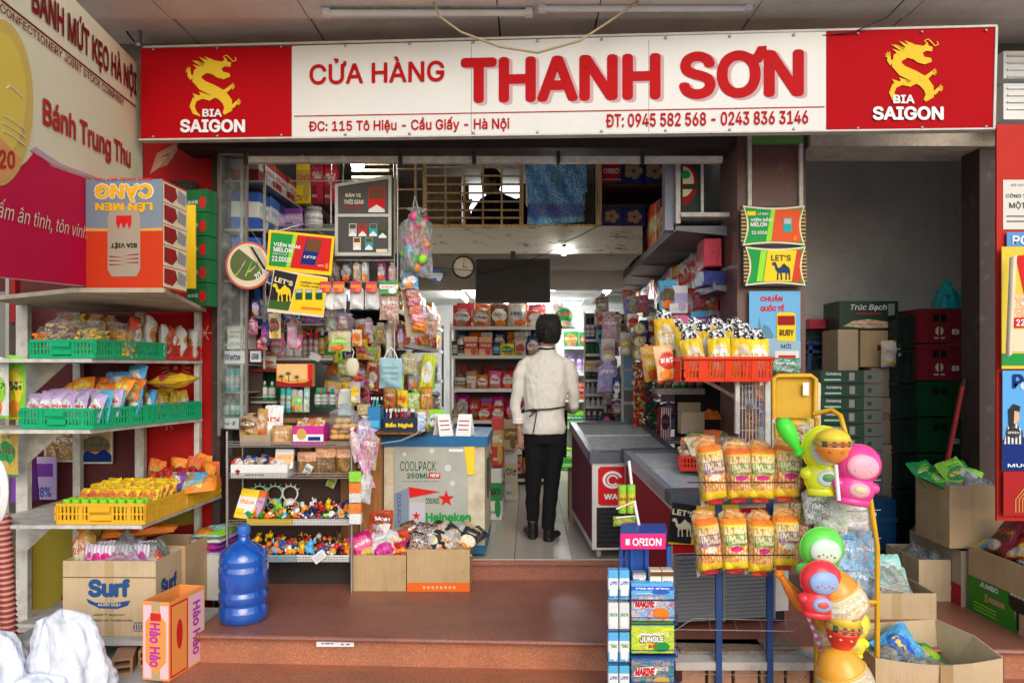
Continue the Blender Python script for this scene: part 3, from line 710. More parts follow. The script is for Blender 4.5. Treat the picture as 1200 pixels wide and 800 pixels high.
# right red banner column
t,P=board('red_notice_banner','red banner column with posted notices at the right edge','banner',(1168,146,1262,610),4.02,flat((.5,.03,.02),.4),.015)
rect(t,'white_notice',P,(1175,211,1262,269),flat((.7,.66,.58)),.004);text(t,P,'CÔNG TY CỔ PHẦN',(1178,226,1235,232),M_blk,.006,.02);text(t,P,'MỘT THÀNH VIÊN',(1182,236,1258,246),M_blk,.006,.02)
text(t,P,'SỞ XÂY DỰNG THÀNH PHỐ',(1184,215,1245,219),M_blk,.006,.0)
for y in (253,259):rect(t,'print_line',P,(1179,y,1240,y+1.2),M_blk,.006)
t2,P=board('blue_ad_poster','small blue advert strip under the white notice','poster',(1180,272,1262,290),4.0,flat((.1,.3,.6)),.004);text(t2,P,'PO',(1186,276,1206,287),flat('white'),.004,.04)
t2,P=board('noodle_poster','yellow and red noodle poster on the right banner','poster',(1174,289,1262,432),3.98,flat((.75,.55,.06)),.005)
poly(t2,'red_shape',P,[(1190,300),(1262,292),(1262,330),(1200,345)],flat('red'),.003);rect(t2,'photo_print',P,(1186,345,1262,372),pk('peach','red','cream','multi'),.003);rect(t2,'red_shape',P,(1184,372,1262,384),flat('red'),.004)
rect(t2,'green_strip',P,(1174,414,1262,428),flat('green'),.003);rect(t2,'white_field',P,(1186,386,1262,412),flat('cream'),.003);text(t2,P,'22.000đ',(1190,374,1225,382),flat('white'),.006,.04)
single('curled_paper',B().add([W(1183,302,3.9),W(1192,298,3.9),W(1186,415,3.88),W(1178,420,3.9),W(1188,300,3.87),W(1182,418,3.85)],[(0,4,5,3),(4,1,2,5)],0,True),paint('cream',.6),Matrix(),'curled edge of a white paper roll hanging before the yellow poster','paper')
t2,P=board('drink_poster','blue drink poster with a portrait of a dark haired woman','poster',(1175,434,1262,551),3.99,flat((.12,.4,.75)),.005)
poly(t2,'blue_field',P,[(1175,515),(1262,505),(1262,551),(1175,551)],flat('navy'),.003);poly(t2,'face_shape',P,cir(1189,488,5,8,16),flat('peach'),.004);poly(t2,'hair_shape',P,[(1182,505),(1181,480),(1187,473),(1195,476),(1194,482),(1188,481),(1187,500)],M_blk,.006)
poly(t2,'striped_shirt',P,[(1176,520),(1180,500),(1190,496),(1198,505),(1198,520)],pk('white','black','black','stripe'),.005)
text(t2,P,'MUỐI KHOÁNG',(1180,541,1262,547),flat('white'),.006,.04);text(t2,P,'PO',(1186,438,1215,455),flat('navy'),.006,.05)
for i in range(6):poly(t2,'bubble',P,cir(1200+(i*17)%40,452+(i*13)%50,5,5,12),flat((.5,.7,.85)),.004)
t2,P=board('red_plate_poster','red poster with swirl lines low on the right banner','poster',(1176,552,1262,604),3.985,flat((.4,.02,.02)),.005)
for k in range(4):poly(t2,'swirl_line',P,stroke([(1190+k*4,600),(1190+k*4,585),(1200+k*4,572),(1225,568+k*4)],[1]*4),flat('gold'),.003)


for (y0,y1,lb) in ((98,140,'lower off white appliance casing beside the right end of the sign'),(60,92,'upper off white appliance casing near the top right corner')):
    t=thing('air_conditioner',lb,'air conditioner',W(1200,y1,4.5));M=MW[t].inverted()
    part('casing',B().bb(XA(1176,4.4),XA(1262,4.4),4.4,4.61,ZA(y1,4.4),ZA(y0,4.4),M=M),M_white,t)
    for k in range(4):part('louvre',B().bb(XA(1180,4.4),XA(1262,4.4),4.39,4.4,ZA(y0+6+k*8,4.4)-.004,ZA(y0+6+k*8,4.4)+.004,M=M),M_alu,t)
# ================= crates, cartons, wire shelves =================
def slotwall(L, h, t, b, M, rows=2, pitch=.022, solid=None):
    b.box((0,0,h-.008),(L,t*2.2,.016),M=M);b.box((0,0,.012),(L,t,.024),M=M)
    zs=[(.024,h/2-.004),(h/2+.004,h-.016)] if rows == 2 else [(.024,h-.016)]
    if rows == 2: b.box((0,0,h/2), (L,t,.008), M=M)
    n = int(L/pitch)
    for i in range(n+1):
        x=-L/2+L*i/n;w=pitch*.52 if i % 6 else pitch*1.05
        if solid and abs(x) < solid/2: continue
        for z0,z1 in zs:b.box((x,0,(z0+z1)/2),(w,t,z1-z0),M=M)
    if solid: b.box((0,0,(h)/2), (solid,t,h-.03), M=M)
def tray(L,D,h,m,label,M,cat='tray',group=None,pitch=.022,rows=2):
    t = thing('tray', label, cat, group=group, M=M)
    for nm,LL,T,so in (('side_panel',L,TM(0,-D/2,0),.12),('side_panel',L,TM(0,D/2,0),.12),('side_panel',D,TM(-L/2,0,0,R(90)),None),('side_panel',D,TM(L/2,0,0,R(90)),None)):
        b=B();slotwall(LL,h,.005,b,T,rows,pitch,so);part(nm,b,m,t)
    b=B().bb(-L/2,L/2,-D/2,D/2,0,.005);part('base_panel',b,m,t)
    b=B().bb(-.058,.058,-D/2-.016,-D/2-.0026,h*.62,h*.86);b.bb(-.058,.058,-D/2-.012,-D/2-.0026,h*.2,h*.24);part('handle',b,m,t)
    return t
def open_carton(w,d,h,m,label,M,group=None,flaps=(1,1,1,1),fa=(100,100,95,95),fl=.09,name='cardboard_box'):
    t=thing(name,label,'box',group=group,M=M);th=.005
    b=B().bb(-w/2,w/2,-d/2,-d/2+th,0,h).bb(-w/2,w/2,d/2-th,d/2,0,h).bb(-w/2,-w/2+th,-d/2+th,d/2-th,0,h).bb(w/2-th,w/2,-d/2+th,d/2-th,0,h).bb(-w/2+th,w/2-th,-d/2+th,d/2-th,0,th)
    part('box_body', b, m, t)
    for k, (ok, an) in enumerate(zip(flaps, fa)):
        if not ok: continue
        L=(w if k < 2 else d)-.006;rz=(0,math.pi,math.pi/2,-math.pi/2)[k];off=(d/2 if k < 2 else w/2)
        # hinge on the top edge, folded out/down by angle
        T=Matrix.Rotation(rz,4,'Z') @ Matrix.Translation((0,-off-.001,h)) @ Matrix.Rotation(R(an),4,'X')
        part('flap',B().box((0,.0,fl/2),(L,.004,fl)),m,t,T)
    part('tape',B().bb(-.025,.025,-d/2-.0012,-d/2,0,h),paint((.5,.36,.18),.25),t)
    return t
def closed_carton(w,d,h,m,label,M,group=None,name='carton',cat='box',tape=True):
    t = thing(name, label, cat, group=group, M=M)
    part('box_body',B().add([v for v in MKV],MKF,0,False,Matrix.Diagonal((w,d,h,1))),m,t)
    if tape:part('tape',B().bb(-w/2-.001,w/2+.001,-.025,.025,h-.002,h+.0012),paint((.5,.36,.18),.25),t)
    return t
_b = m_box(.012); MKV, MKF = _b.v, _b.f
def lp(M):return Pl(M @ Vector((0,0,0)),M @ Vector((1,0,0)),M @ Vector((0,0,1)))
def ltext(t,s,M,x0,z0,x1,z1,y,m,**k):      # lettering on a local front face (plane y) of thing t
    P=Pl(M @ Vector((x0,y,z0)),M @ Vector((x1,y,z0)),M @ Vector((x0,y,z1)));vs,fs=txmesh(s,k.get('wt',.03),k.get('shear',0),k.get('cs',1))
    L = x1-x0; Hh = z1-z0; q = []
    for a, c, dz in vs:
        if k.get('flip'): a, c = 1-a, 1-c
        if k.get('vert'): a, c = c, 1-a
        q.append(P.pt(a*L, c*Hh, k.get('off', .0025)+dz))
    b=B();b.add(q,fs,0,False,MW[t].inverted());return part(k.get('name','lettering'),b,m,t)
def lrect(t,M,x0,z0,x1,z1,y,m,off=.0015,name='printed_panel',pts=None):
    P=Pl(M @ Vector((x0,y,z0)),M @ Vector((x1,y,z0)),M @ Vector((x0,y,z1)));L=x1-x0;Hh=z1-z0
    pp = pts or [(0,0),(1,0),(1,1),(0,1)]
    return poly(t,name,P,[(a*L,c*Hh) for a,c in pp],m,off,.001,px=False)

# ================= left rack with trays =================
rk=thing('display_rack','chipped white metal display rack holding green and yellow trays at left','rack',(-2.7,4.4,GZ));M=MW[rk].inverted()
def post(x,y,z0,z1,s=.05):part('post',B().bb(x-s/2,x+s/2,y-.02,y+.02,z0,z1,M=M),M_rackw,rk)
post(XA(28,4.4),4.4,GZ+.06,1.984,.07);post(XA(232,4.93),4.93,.0,1.984,.035);post(XA(165,4.93)+.0,4.93,0,1.984,.06);post(XA(28,4.4),4.93,0,1.984,.05)
part('rusty_foot',B().bb(XA(28,4.4)-.043,XA(28,4.4)+.04,4.37,4.43,GZ,GZ+.06,M=M),paint((.22,.09,.03),.8),rk)
def shelf_board(z, xr0, xr1, y0=3.98, xl=-3.05):
    b = B(); q = [(xl,y0),(xr0,y0),(xr1,4.93),(xl,4.93)]
    b.add([(x,y,z-.02) for x,y in q]+[(x,y,z) for x,y in q],[(3,2,1,0),(4,5,6,7),(0,1,5,4),(1,2,6,5),(2,3,7,6),(3,0,4,7)],0,False,M);part('shelf',b,M_rackw,rk)
    b = B(); gx = XA(28,4.4)+.035   # gusset under shelf
    b.add([(gx,4.38,z-.021),(gx+.24,4.38,z-.021),(gx,4.38,z-.24),(gx,4.384,z-.24),(gx+.24,4.384,z-.021),(gx,4.384,z-.021)],[(0,2,1),(3,5,4),(0,1,4,5),(1,2,3,4),(2,0,5,3)],0,False,M);part('gusset',b,M_rackw,rk)
SZ = [1.655, 1.265, .745]
shelf_board(SZ[0],-2.40,-2.22);shelf_board(SZ[1],-2.41,-2.22);shelf_board(SZ[2],-2.12,-2.09,3.97)
shelf_board(.088, -2.2, -2.15, 4.3); 
b=B();q=[(-3.05,4.1),(-2.3,3.66),(-1.84,3.66),(-2.2,4.95),(-3.1,4.95)];b.add([(x,y,1.985) for x,y in q]+[(x,y,2.008) for x,y in q],[(4,3,2,1,0),(5,6,7,8,9)]+[(i,(i+1)%5,(i+1)%5+5,i+5) for i in range(5)],0,False,M)
part('top_board', b, paint((.5,.42,.3), .8, 0, .7, 6), rk)
Mgr=paint((.01,.42,.17),.35,0,.12,5);Myl=paint((.8,.43,.02),.35,0,.2,5);Mrd=paint((.6,.03,.015),.35,0,.15,5)
def trayM(xr,xr2,y0,y1,w,z):     # tray with its right front corner at xr,y0
    a=-math.atan2(xr2-xr,y1-y0);return TM(xr,y0,z,a) @ TM(-w/2,0,0)
# each tray: M at front edge centre; shift by D/2
T1=trayM(-2.38,-2.22,3.97,4.9,.41,SZ[0]+.002);T2=trayM(-2.39,-2.21,3.97,4.9,.47,SZ[1]+.002);T3=trayM(-2.105,-2.087,3.97,4.9,.49,SZ[2]+.002)
tray(.41,.58,.105,Mgr,'bright green plastic tray of fried snacks on the top shelf of the left rack',T1 @ TM(0,.295,0),group='plastic trays on the left rack')
tray(.41,.34,.095,Mrd,'small red tray at the far end of the top shelf of the left rack',T1 @ TM(0,.77,0),group='plastic trays on the left rack')
tray(.47,.46,.115,Mgr,'front green plastic tray holding pale pink packets on the middle shelf of the left rack',T2 @ TM(0,.235,0),group='plastic trays on the left rack')
tray(.47,.46,.115,Mgr,'rear green plastic tray holding yellow snack bags on the middle shelf of the left rack',T2 @ TM(0,.705,0),group='plastic trays on the left rack')
tray(.49,.46,.115,Myl,'front yellow plastic tray of green and yellow packets on the low shelf of the left rack',T3 @ TM(0,.235,0),group='plastic trays on the left rack')
tray(.49,.46,.115,Myl,'rear yellow plastic tray of red and orange packets on the low shelf of the left rack',T3 @ TM(0,.705,0),group='plastic trays on the left rack')
def inT(T,sp,x,y,z,label,rz=0,rx=0,ry=0,group=None,s=1):return put(sp,T @ TM(x,y,z,rz,rx,ry,s),label,group)
def foodbag(T, x, y, w, h, d, c, label, seed=0):
    t=thing('food_bag',label,'bag',M=T @ TM(x,y,.01,rnd.uniform(-.15,.15)),group='clear bags of fried snacks in the green tray');r=random.Random(seed+5)
    g_ = pk(c, 'gold', c, 'multi')
    b = B()
    for i in range(260):   # small puffed pieces
        a=r.random();px_,py_,pz_=r.uniform(-.45,.45)*w*(1-.25*a),r.uniform(-.45,.45)*d,a*h*.72
        s=r.uniform(.013,.023);b.box((0,0,0),(s*1.5,s*.8,s*.7),M=TM(px_,py_,pz_+s/2,r.uniform(0,3),r.uniform(0,3)))
    part('fried_pieces',b,paint(c,.6,0,.6,30),t,kind='stuff')
    o=part('wrap',um('pbag',seed),M_clear,t,Matrix.Diagonal((w*1.02,d*1.15,h,1)));setm(o,[M_clear])
    return t
foodbag(T1,-.17,.07,.1,.17,.09,'orange','small clear bag of orange puffs at the left end of the top green tray',0)
foodbag(T1,-.05,.09,.2,.25,.15,(.6,.38,.2),'large clear bag of brown stick crackers on the top green tray',1)
foodbag(T1,.11,.10,.14,.2,.13,(.8,.52,.1),'clear bag of yellow corn puffs in the middle of the top green tray',2)
foodbag(T1,.15,.27,.14,.2,.12,(.8,.4,.06),'clear bag of orange puffs behind the corn puffs on the top green tray',0)
foodbag(T1,-.1,.35,.2,.24,.14,(.6,.35,.15),'clear bag of fried crisps at the back of the top green tray',1)
sw=spec('bag','white','gold','red',.14,.25,.07,'cracker bag');sr=spec('bag','red','white','gold',.14,.25,.07,'cracker bag')
for i,(x,y,sp,hh) in enumerate([(.14,.44,sr,1),(.17,.53,sw,1.05),(.2,.62,sw,.85),(.1,.6,sr,.95),(.17,.72,sr,.85),(.2,.78,sw,.85),(.12,.8,sr,.8),(.2,.9,sw,.8),(0,.5,sr,.9)]):
    inT(T1,sp,x-.03,y,.01,f"{cn(sp[1])} bag of crackers, {od(i)} from the front in the far half of the top left tray",R(-75)+.1*i%1,0,0,'cracker bags standing in the top tray',(1,1,hh))
for i in range(7):inT(T1,spec('pbag',('orange','gold','tan')[i%3],'cream','gold',.13,.24,.1,'puff bag','window'),-.14+.09*(i%3),.2+.12*(i//3),.02,f"{('orange','gold','tan')[i%3]} puff bag, {od(i%3)} from the left in row {('one','two','three')[i//3]} behind the food bags of the top tray",rnd.uniform(-.5,.5),0,0,'puff bags in the top green tray')
pp=spec('bag','lilac','white','red',.09,.17,.05,'candy packet')
for r_ in range(3):
    for i in range(6):
        inT(T2,pp,-.2+i*.078+rnd.uniform(-.01,.01),.04+r_*.075,.03+r_*.012,f"pale pink candy packet, {od(i)} from the left in the {('front','middle','back')[r_]} row of the middle green tray",rnd.uniform(-.3,.3),R(-18),rnd.uniform(-.15,.15),'pale pink candy packets in the green tray')
og=spec('bag','orange','gold','yellow',.13,.15,.06,'snack bag')
for i in range(8):inT(T2,og,-.17+(i%4)*.115,.24+.08*(i//4),.12+.03*(i%2),f"orange snack bag, {od(i%4)} from the left in the {('front','back')[i//4]} orange row of the middle green tray",rnd.uniform(-.3,.3),R(-30),rnd.uniform(-.3,.3),'orange snack bags in the green tray')
bl=spec('bag','sky','white','gold',.15,.19,.06,'snack bag')
sb=[(.16,.22,.03,-.3),(.17,.36,.03,-.5),(.16,.5,.02,-.6),(.02,.42,.13,.3),(.1,.46,.17,-.2)]
for i,(x,y,z,rz) in enumerate(sb):
    o=inT(T2,bl,x,y,z,f"sky blue snack bag, {od(i)} from the front in the middle green tray",rz,R(-15),0,'blue snack bags in the green trays')
t_=thing('snack_bag','blue potato crisp bag with white lettering at the front bend of the green tray','snack bag',M=T2 @ TM(.17,.12,.03,-.25,R(-12)));
part('bag_film',um('bag',1),[pk('sky','sky','sky','plain'),None,None],t_,Matrix.Diagonal((.15,.05,.18,1)));ltext(t_,'Star',MW[t_],-.055,.09,.055,.14,-.034,flat('white'),shear=.2,wt=.05);lrect(t_,MW[t_],-.05,.02,.04,.075,-.032,flat('gold'),name='crisp_picture',pts=[(.5+.5*_m.cos(a*.524),.5+.5*_m.sin(a*.524)) for a in range(12)])
ye=spec('bag','yellow','white','red',.13,.17,.05,'snack bag')
for i in range(8):inT(T2,ye,.15-.02*(i%2),.56+.05*i,.02,f"yellow snack bag, {od(i)} from the front in the rear green tray",R(-70)+rnd.uniform(-.2,.2),0,0,'yellow snack bags in the rear green tray')
for i in range(5):inT(T2,ye,0.02,.55+.09*i,.03,f"yellow snack bag at the wall side, {od(i)} from the front in the rear green tray",R(-70)+rnd.uniform(-.2,.2),0,0,'yellow snack bags in the rear green tray')
inT(T2,spec('bag','yellow','red','gold',.2,.3,.08,'snack bag'),.16,.62,.26,'large yellow and red snack bag lying on top of the other bags in the green tray',R(-20),R(-80),R(90),None)
ja=spec('toy','lime','dgreen','lime',.055,.065,.05,'jelly cup');yj=spec('bag','yellow','orange','brown',.07,.1,.035,'cake packet')
for r_ in range(2):
    for i in range(9):goods('jar',[paint('lime',.25,bump=0),flat('lime'),flat('dgreen')],T3 @ TM(-.21+i*.051,.04+r_*.05,.07,0,0,0,(.046,.046,.062)),f"lime green jelly cup, {od(i)} from the left in the {('front','second')[r_]} row of the yellow tray",'jelly cup','green jelly cups in the yellow tray','jelly_cup')
for r_ in range(5):
    for i in range(8):inT(T3,yj,-.19+i*.055+rnd.uniform(-.008,.008),.13+r_*.06,.085+.006*r_,f"yellow cake packet, {od(i)} from the left in the {od(r_)} row of the front yellow tray",rnd.uniform(-.2,.2),R(-35),rnd.uniform(-.2,.2),'yellow cake packets in the yellow tray')
inT(T3,spec('bag','sky','tan','white',.17,.28,.07,'snack bag'),.05,.5,.15,'blue and beige pillow bag lying on its side across the yellow tray',.1,R(-60),R(85))
inT(T3,spec('bag','orange','tan','yellow',.16,.2,.07,'snack bag'),.2,.5,.13,'orange and beige pillow bag beside the blue one in the yellow tray',.1,R(-60),R(80))
inT(T3,spec('bag','purple','white','red',.1,.13,.05,'candy bag'),.17,.44,.1,'purple and white candy bag near the middle of the yellow tray',-.6,R(-30),0)
rp=spec('bag','red','dred','blue',.075,.12,.05,'candy packet')
for i in range(15):inT(T3,rp,.19-.085*(i%3)-.01,.52+.075*(i//3),.085+.03*rnd.random(),f"red candy packet, {od(i%3)} from the aisle in the {od(i//3)} row of the rear yellow tray",R(-75)+rnd.uniform(-.3,.3),rnd.uniform(-.3,.1),rnd.uniform(-.2,.2),'red candy packets in the rear yellow tray')
op=spec('bag','orange','gold','brown',.12,.18,.05,'snack bag')
for i,(x,y,z) in enumerate([(-.12,.78,.08),(.0,.86,.08),(.09,.84,.09),(.2,.8,.06),(.2,.9,.05),(.12,.92,.1)]):inT(T3,op,x,y,z,f"orange snack bag, {od(i)} from the left at the far end of the yellow tray",rnd.uniform(-.5,.3),0,rnd.uniform(-.1,.3),'orange snack bags at the far end of the yellow tray')
# posters on the wall behind the rack
t,P=board('fruit_poster','brown framed food poster on the wall behind the left rack','poster',(52,500,92,541),4.96,pk('gold','brown','cream','multi'),.01,fr=M_rackw,fw=2)
t,P=board('landscape_poster','dark framed landscape picture on the wall behind the left rack','poster',(92,500,132,543),4.95,pk('tan','brown','dgreen','snack'),.01,fr=M_rackw,fw=2)
poly(t,'hill_shape',P,[(93,541),(93,535),(102,528),(112,532),(122,526),(131,533),(131,541)],flat('navy'),.0035)
t,P=board('arc_poster','olive and red poster with large curves low behind the left rack','poster',(38,598,236,742),4.97,flat((.3,.24,.03)),.008)
poly(t,'red_arc',P,[(70,742),(72,700),(85,665),(108,640),(140,625),(236,612),(236,742)],flat('dred'),.003);poly(t,'dark_arc',P,[(92,742),(96,705),(112,680),(140,665),(165,660),(190,742)],flat((.12,.01,.01)),.005)
t,P=board('light_box_ad','purple and white small advert with blue numbers behind the rack post','poster',(38,535,66,585),4.9,flat('lilac'),.008)
rect(t,'purple_shape',P,(38,543,62,558),flat('purple'),.003);text(t,P,'98%',(42,570,60,582),flat('blue'),.005,.03)
# left edge clutter
b=B().bb(XA(-60,4.7),XA(8,4.7),4.7,4.74,GZ,2.1);tt=thing('door_frame','grey metal door frame at the far left edge','door',(XA(0,4.7),4.7,GZ));part('leaf',B().bb(XA(-60,4.7),XA(8,4.7),4.7,4.74,GZ,2.1,M=MW[tt].inverted()),paint((.2,.2,.19),.6,0,.5),tt);part('post',B().bb(XA(9,4.7),XA(13,4.7),4.68,4.74,GZ,2.2,M=MW[tt].inverted()),M_alu,tt);part('red_strip',B().bb(XA(13.5,4.7),XA(19,4.7),4.69,4.74,1.9,2.25,M=MW[tt].inverted()),paint('dred'),tt)
put(spec('bag','lime','yellow','dgreen',.11,.37,.05,'snack bag'),TM(XA(19,4.2),4.2,ZA(492,4.2)),'tall lime green hanging bag at the left edge beside the green tray')
put(spec('bag','white','lime','dgreen',.10,.34,.05,'snack bag'),TM(XA(0,4.1),4.1,ZA(490,4.1)),'white and green hanging bag cut by the left edge of the photo')
put(spec('bag','gold','green','brown',.12,.3,.05,'snack bag'),TM(XA(2,4.2),4.25,ZA(560,4.2)),'gold and green hanging bag at the left edge below the green tray')
goods('cloth',[paint('purple',.7),None,None],TM(XA(16,4.5),4.6,ZA(590,4.5),0,0,0,(.12,.1,.55)),'purple cloth hanging at the left edge below the trays','cloth',name='hanging_cloth')
b=B();pts=[(0,0,0.8)]+[(0.0+.01*_m.sin(i),0,.8-.02*i) for i in range(1,42)]
hose = B()
n_ = 46
hose.lathe([(.044 if i % 2 else .032,i*.015) for i in range(58)],12)
g=N('ribbed_hose');g.fin(g.mix(g.step(g.math('SINE',g.math('MULTIPLY',g.xyz(g.coord())[2],209)),-.2,.2),(.25,.04,.03,1),(.62,.3,.24,1)),.5)
single('hose',hose,g.mat,TM(XA(10,3.95),3.97,GZ,0,0,R(-3)),'ribbed pinkish red hose standing at the lower left edge','hose')
t=thing('round_sign','round white sign with red rim at the left edge','sign',(XA(-4,3.6),3.6,ZA(575,3.6)));part('disc',B().lathe([(.0001,0),(.062,0),(.062,.006),(.0001,.006)],28,M=Matrix.Rotation(R(90),4,'X')@Matrix.Diagonal((1,2.6,1,1))),M_white,t);part('red_mark',B().box((0,-.009,0),(.045,.002,.05)),paint('dred'),t)
# beer display carton on rack top (print is upside down)
bx = TM(-2.065, 3.7, 2.01, R(-2)) @ TM(0,.12,0)
t=thing('beer_display_carton','tall upside-down beer display carton with a can picture on the left rack','carton',M=bx)
w_, d_, h_ = .40, .24, .555
part('box_body',B().bb(-w_/2,w_/2,-d_/2,d_/2,0,h_),flat((.58,.05,.015),.35),t)
lrect(t,bx,-w_/2,.29,w_/2,h_,-d_/2,flat((.2,.26,.32)),.0012,'sky_print');lrect(t,bx,-w_/2,.29,w_/2,.32,-d_/2,flat((.75,.35,.05)),.0022,'gold_line',[(0,.1),(.3,0),(.3,.45),(0,.6)]);lrect(t,bx,-w_/2,.29,w_/2,.32,-d_/2,flat((.75,.35,.05)),.0022,'gold_line',[(.7,0),(1,.1),(1,.6),(.7,.45)])
lrect(t,bx,-.085,.06,.085,.42,-d_/2,flat((.42,.37,.28),.3,.2),.0032,'can_print',[(.12,0),(.88,0),(1,.1),(1,.86),(.85,1),(.15,1),(0,.86),(0,.1)])
ltext(t,'BIA VIỆT',bx,-.068,.20,.068,.235,-d_/2,M_blk,flip=True,wt=.06,off=.0045)
lrect(t,bx,-.04,.3,.04,.37,-d_/2,flat('red'),.0042,'crown_print',[(0,1),(.0,.4),(.15,0),(.3,.5),(.5,0),(.7,.5),(.85,0),(1,.4),(1,1)])
for k in range(6):lrect(t,bx,-.08,.11,.08,.18,-d_/2,flat('dred'),.0042,'wing_print',[(.5,.2+.13*k-.05),(.5+(.48 if k%2 else -.48),.1+.15*k),(.5+(.46 if k%2 else -.46),.2+.15*k)])
ltext(t,'CÀNG',bx,-.15,.44,.15,.53,-d_/2,flat((.8,.45,.02)),flip=True,wt=.08,off=.004);ltext(t,'CÀNG',bx,-.155,.435,.155,.535,-d_/2,flat('white'),flip=True,wt=.12,off=.0028)
ltext(t,'LÊN MEN',bx,-.15,.385,.15,.435,-d_/2,flat((.8,.45,.02)),flip=True,wt=.08,off=.004)
ltext(t,'SẢNG KHOÁI BẬT TẬN',bx,-.15,.545,.15,.567,-d_/2,flat('red'),flip=True,wt=.04,off=.004)
Ms_ = bx @ TM(w_/2, 0, 0, R(90))
for k in range(5):
    z0 = .01+k*.108
    part('side_print',B().bb(w_/2,w_/2+.0015,-d_/2+.004,d_/2-.004,z0,z0+.103),flat('cream',.35),t)
    part('side_print',B().add([(w_/2+.003,-d_/2+.01,z0+.095),(w_/2+.003,0,z0+.095),(w_/2+.003,.02,z0+.05),(w_/2+.003,-.03,z0+.01),(w_/2+.003,-d_/2+.01,z0+.02)],[(0,4,3,2,1)]),flat('dred',.35),t)
    part('side_print',B().add([(w_/2+.003,.03,z0+.095),(w_/2+.003,d_/2-.01,z0+.08),(w_/2+.003,d_/2-.02,z0+.02),(w_/2+.003,.02,z0+.03)],[(0,3,2,1)]),flat('grey',.35),t)
t,P=board('yellow_card','plain yellow card standing between beer cartons on the left rack','card',(217,240,229,338),4.55,paint('yellow',.5),.01)
t=thing('beer_carton','dark carton behind the upside-down beer display on the left rack','carton',W(215,240,4.8));part('box_body',B().bb(-.09,.06,0,.1,-.3,.16),M_drk,t)
for k in range(5):
    M_=TM(XA(229,4.72),4.72,2.01+k*.152,R(-14));t=thing('beer_carton',f"green beer carton with white print, {od(k)} from the bottom of the stack at the rack top",'carton',M=M_,group='green beer cartons stacked on the left rack')
    part('box_body',B().bb(-.075,.085,0,.1,0,.147),paint((.015,.16,.05),.4),t);ltext(t,'BIA HÀ NỘI',M_,-.055,.05,.02,.08,0,flat('white'),wt=.05);lrect(t,M_,.03,.02,.08,.1,0,paint('red',.4),.002,'red_star_disc',[(.5+.5*_m.cos(a*.6283),.5+.5*_m.sin(a*.6283)) for a in range(10)])
# Surf box and neighbours at rack base
S1 = TM(-2.373,4.1,.09,R(-1)) 
t=open_carton(.53,.28,.425,M_cb2,'large brown detergent carton with blue lettering full of plastic wrapped goods',S1 @ TM(0,.14,0),flaps=(0,0,0,0))
Mt = S1; sf = flat((.03,.09,.25),.5)
ltext(t,'Surf',Mt,-.12,.22,.12,.326,0,sf,wt=.09,off=.003)
lrect(t,Mt,-.13,.155,.12,.22,0,sf,.002,'blue_wave',[(0,.9),(.2,.55),(.6,.5),(1,.75),(.95,.3),(.7,0),(.3,.05),(.05,.5)])
ltext(t,'NƯỚC GIẶT',Mt,-.06,.168,.07,.19,0,flat('cream'),wt=.04,off=.005);ltext(t,'NHANH VÀ THƠM HƠN',Mt,-.12,.085,.13,.1,0,flat('brown'),wt=.02,off=.003);ltext(t,'GIẶT SẠCH',Mt,-.09,.115,.09,.13,0,flat('brown'),shear=.3,off=.003)
lrect(t,Mt,-.264,.33,.264,.335,0,flat('brown'),.002,'flap_edge');lrect(t,Mt,.14,.03,.25,.08,0,sf,.002,'mark_frame');lrect(t,Mt,.135,.035,.245,.075,0,M_cb2,.003,'mark_field')
for k in range(7):lrect(t,Mt,.14+k*.014,.04,.147+k*.014,.07,0,sf,.004,'barcode_line')
Mr=S1 @ TM(.2655,-.03,0,R(90));ltext(t,'Surf',Mr,.08,.2,.26,.31,0,sf,wt=.09,off=.003);lrect(t,Mr,.08,.14,.25,.2,0,sf,.002,'blue_wave',[(0,.9),(.2,.55),(.6,.5),(1,.75),(.95,.3),(.7,0),(.3,.05),(.05,.5)])
pw=spec('bag','lilac','white','magenta',.1,.2,.04,'wafer pack','stripe')
for i in range(14):put(pw,S1 @ TM(-.14+(i%7)*.045,.07+(i//7)*.09,.3,rnd.uniform(-.15,.15),rnd.uniform(-.2,.1)),f"pink and white wafer pack, {od(i%7)} from the left in the {('front','back')[i//7]} row of the large brown carton",'wafer packs in the large brown carton')
for i,(x,c,lb) in enumerate([(-.2,'gold','gold twisted bread bag at the left end of the large brown carton'),(-.23,'orange','orange bag peeping out at the left of the large brown carton'),(.2,'red','red packet bundle at the right of the large brown carton'),(0,'orange','long orange bag lying over the large brown carton')]):
    if i < 3:put(spec('pbag',c,'cream','red',.1,.28-.1*(i==2),.08,'bag'),S1 @ TM(x,.12,.32-.02*i),lb)
    else:put(spec('bag',c,'red','gold',.12,.42,.06,'bag'),S1 @ TM(-.2,.24,.52,.1,R(-75),R(80)),lb)
goods('cloth',[M_clear2,None,None],S1 @ TM(.05,.14,.36,0,0,0,(.36,.25,.2)),'crinkled clear plastic wrap bulging from the large brown carton','plastic wrap',name='plastic_wrap')
t=open_carton(.3,.3,.40,M_cb,'brown carton behind the detergent carton with its top open',TM(-2.22,4.55,.13,R(-4)),flaps=(0,0,0,0))
t=open_carton(.24,.3,.3,cardboard((.6,.58,.52)),'pale carton with green and purple packets under the yellow tray',TM(-2.08,4.8,.12,R(-6)),flaps=(0,0,0,0))
for k,(c1,c2) in enumerate((('purple','lilac'),('purple','magenta'),('lilac','white'),('lime','mint'))):put(spec('bag',c1,c2,'white',.22,.3,.06,'folded pack'),TM(-2.08,4.64,.42+.035*k,R(-6),R(-88)),f"{cn(c1)} folded pack, {od(k)} from the bottom of the pile on the pale carton")
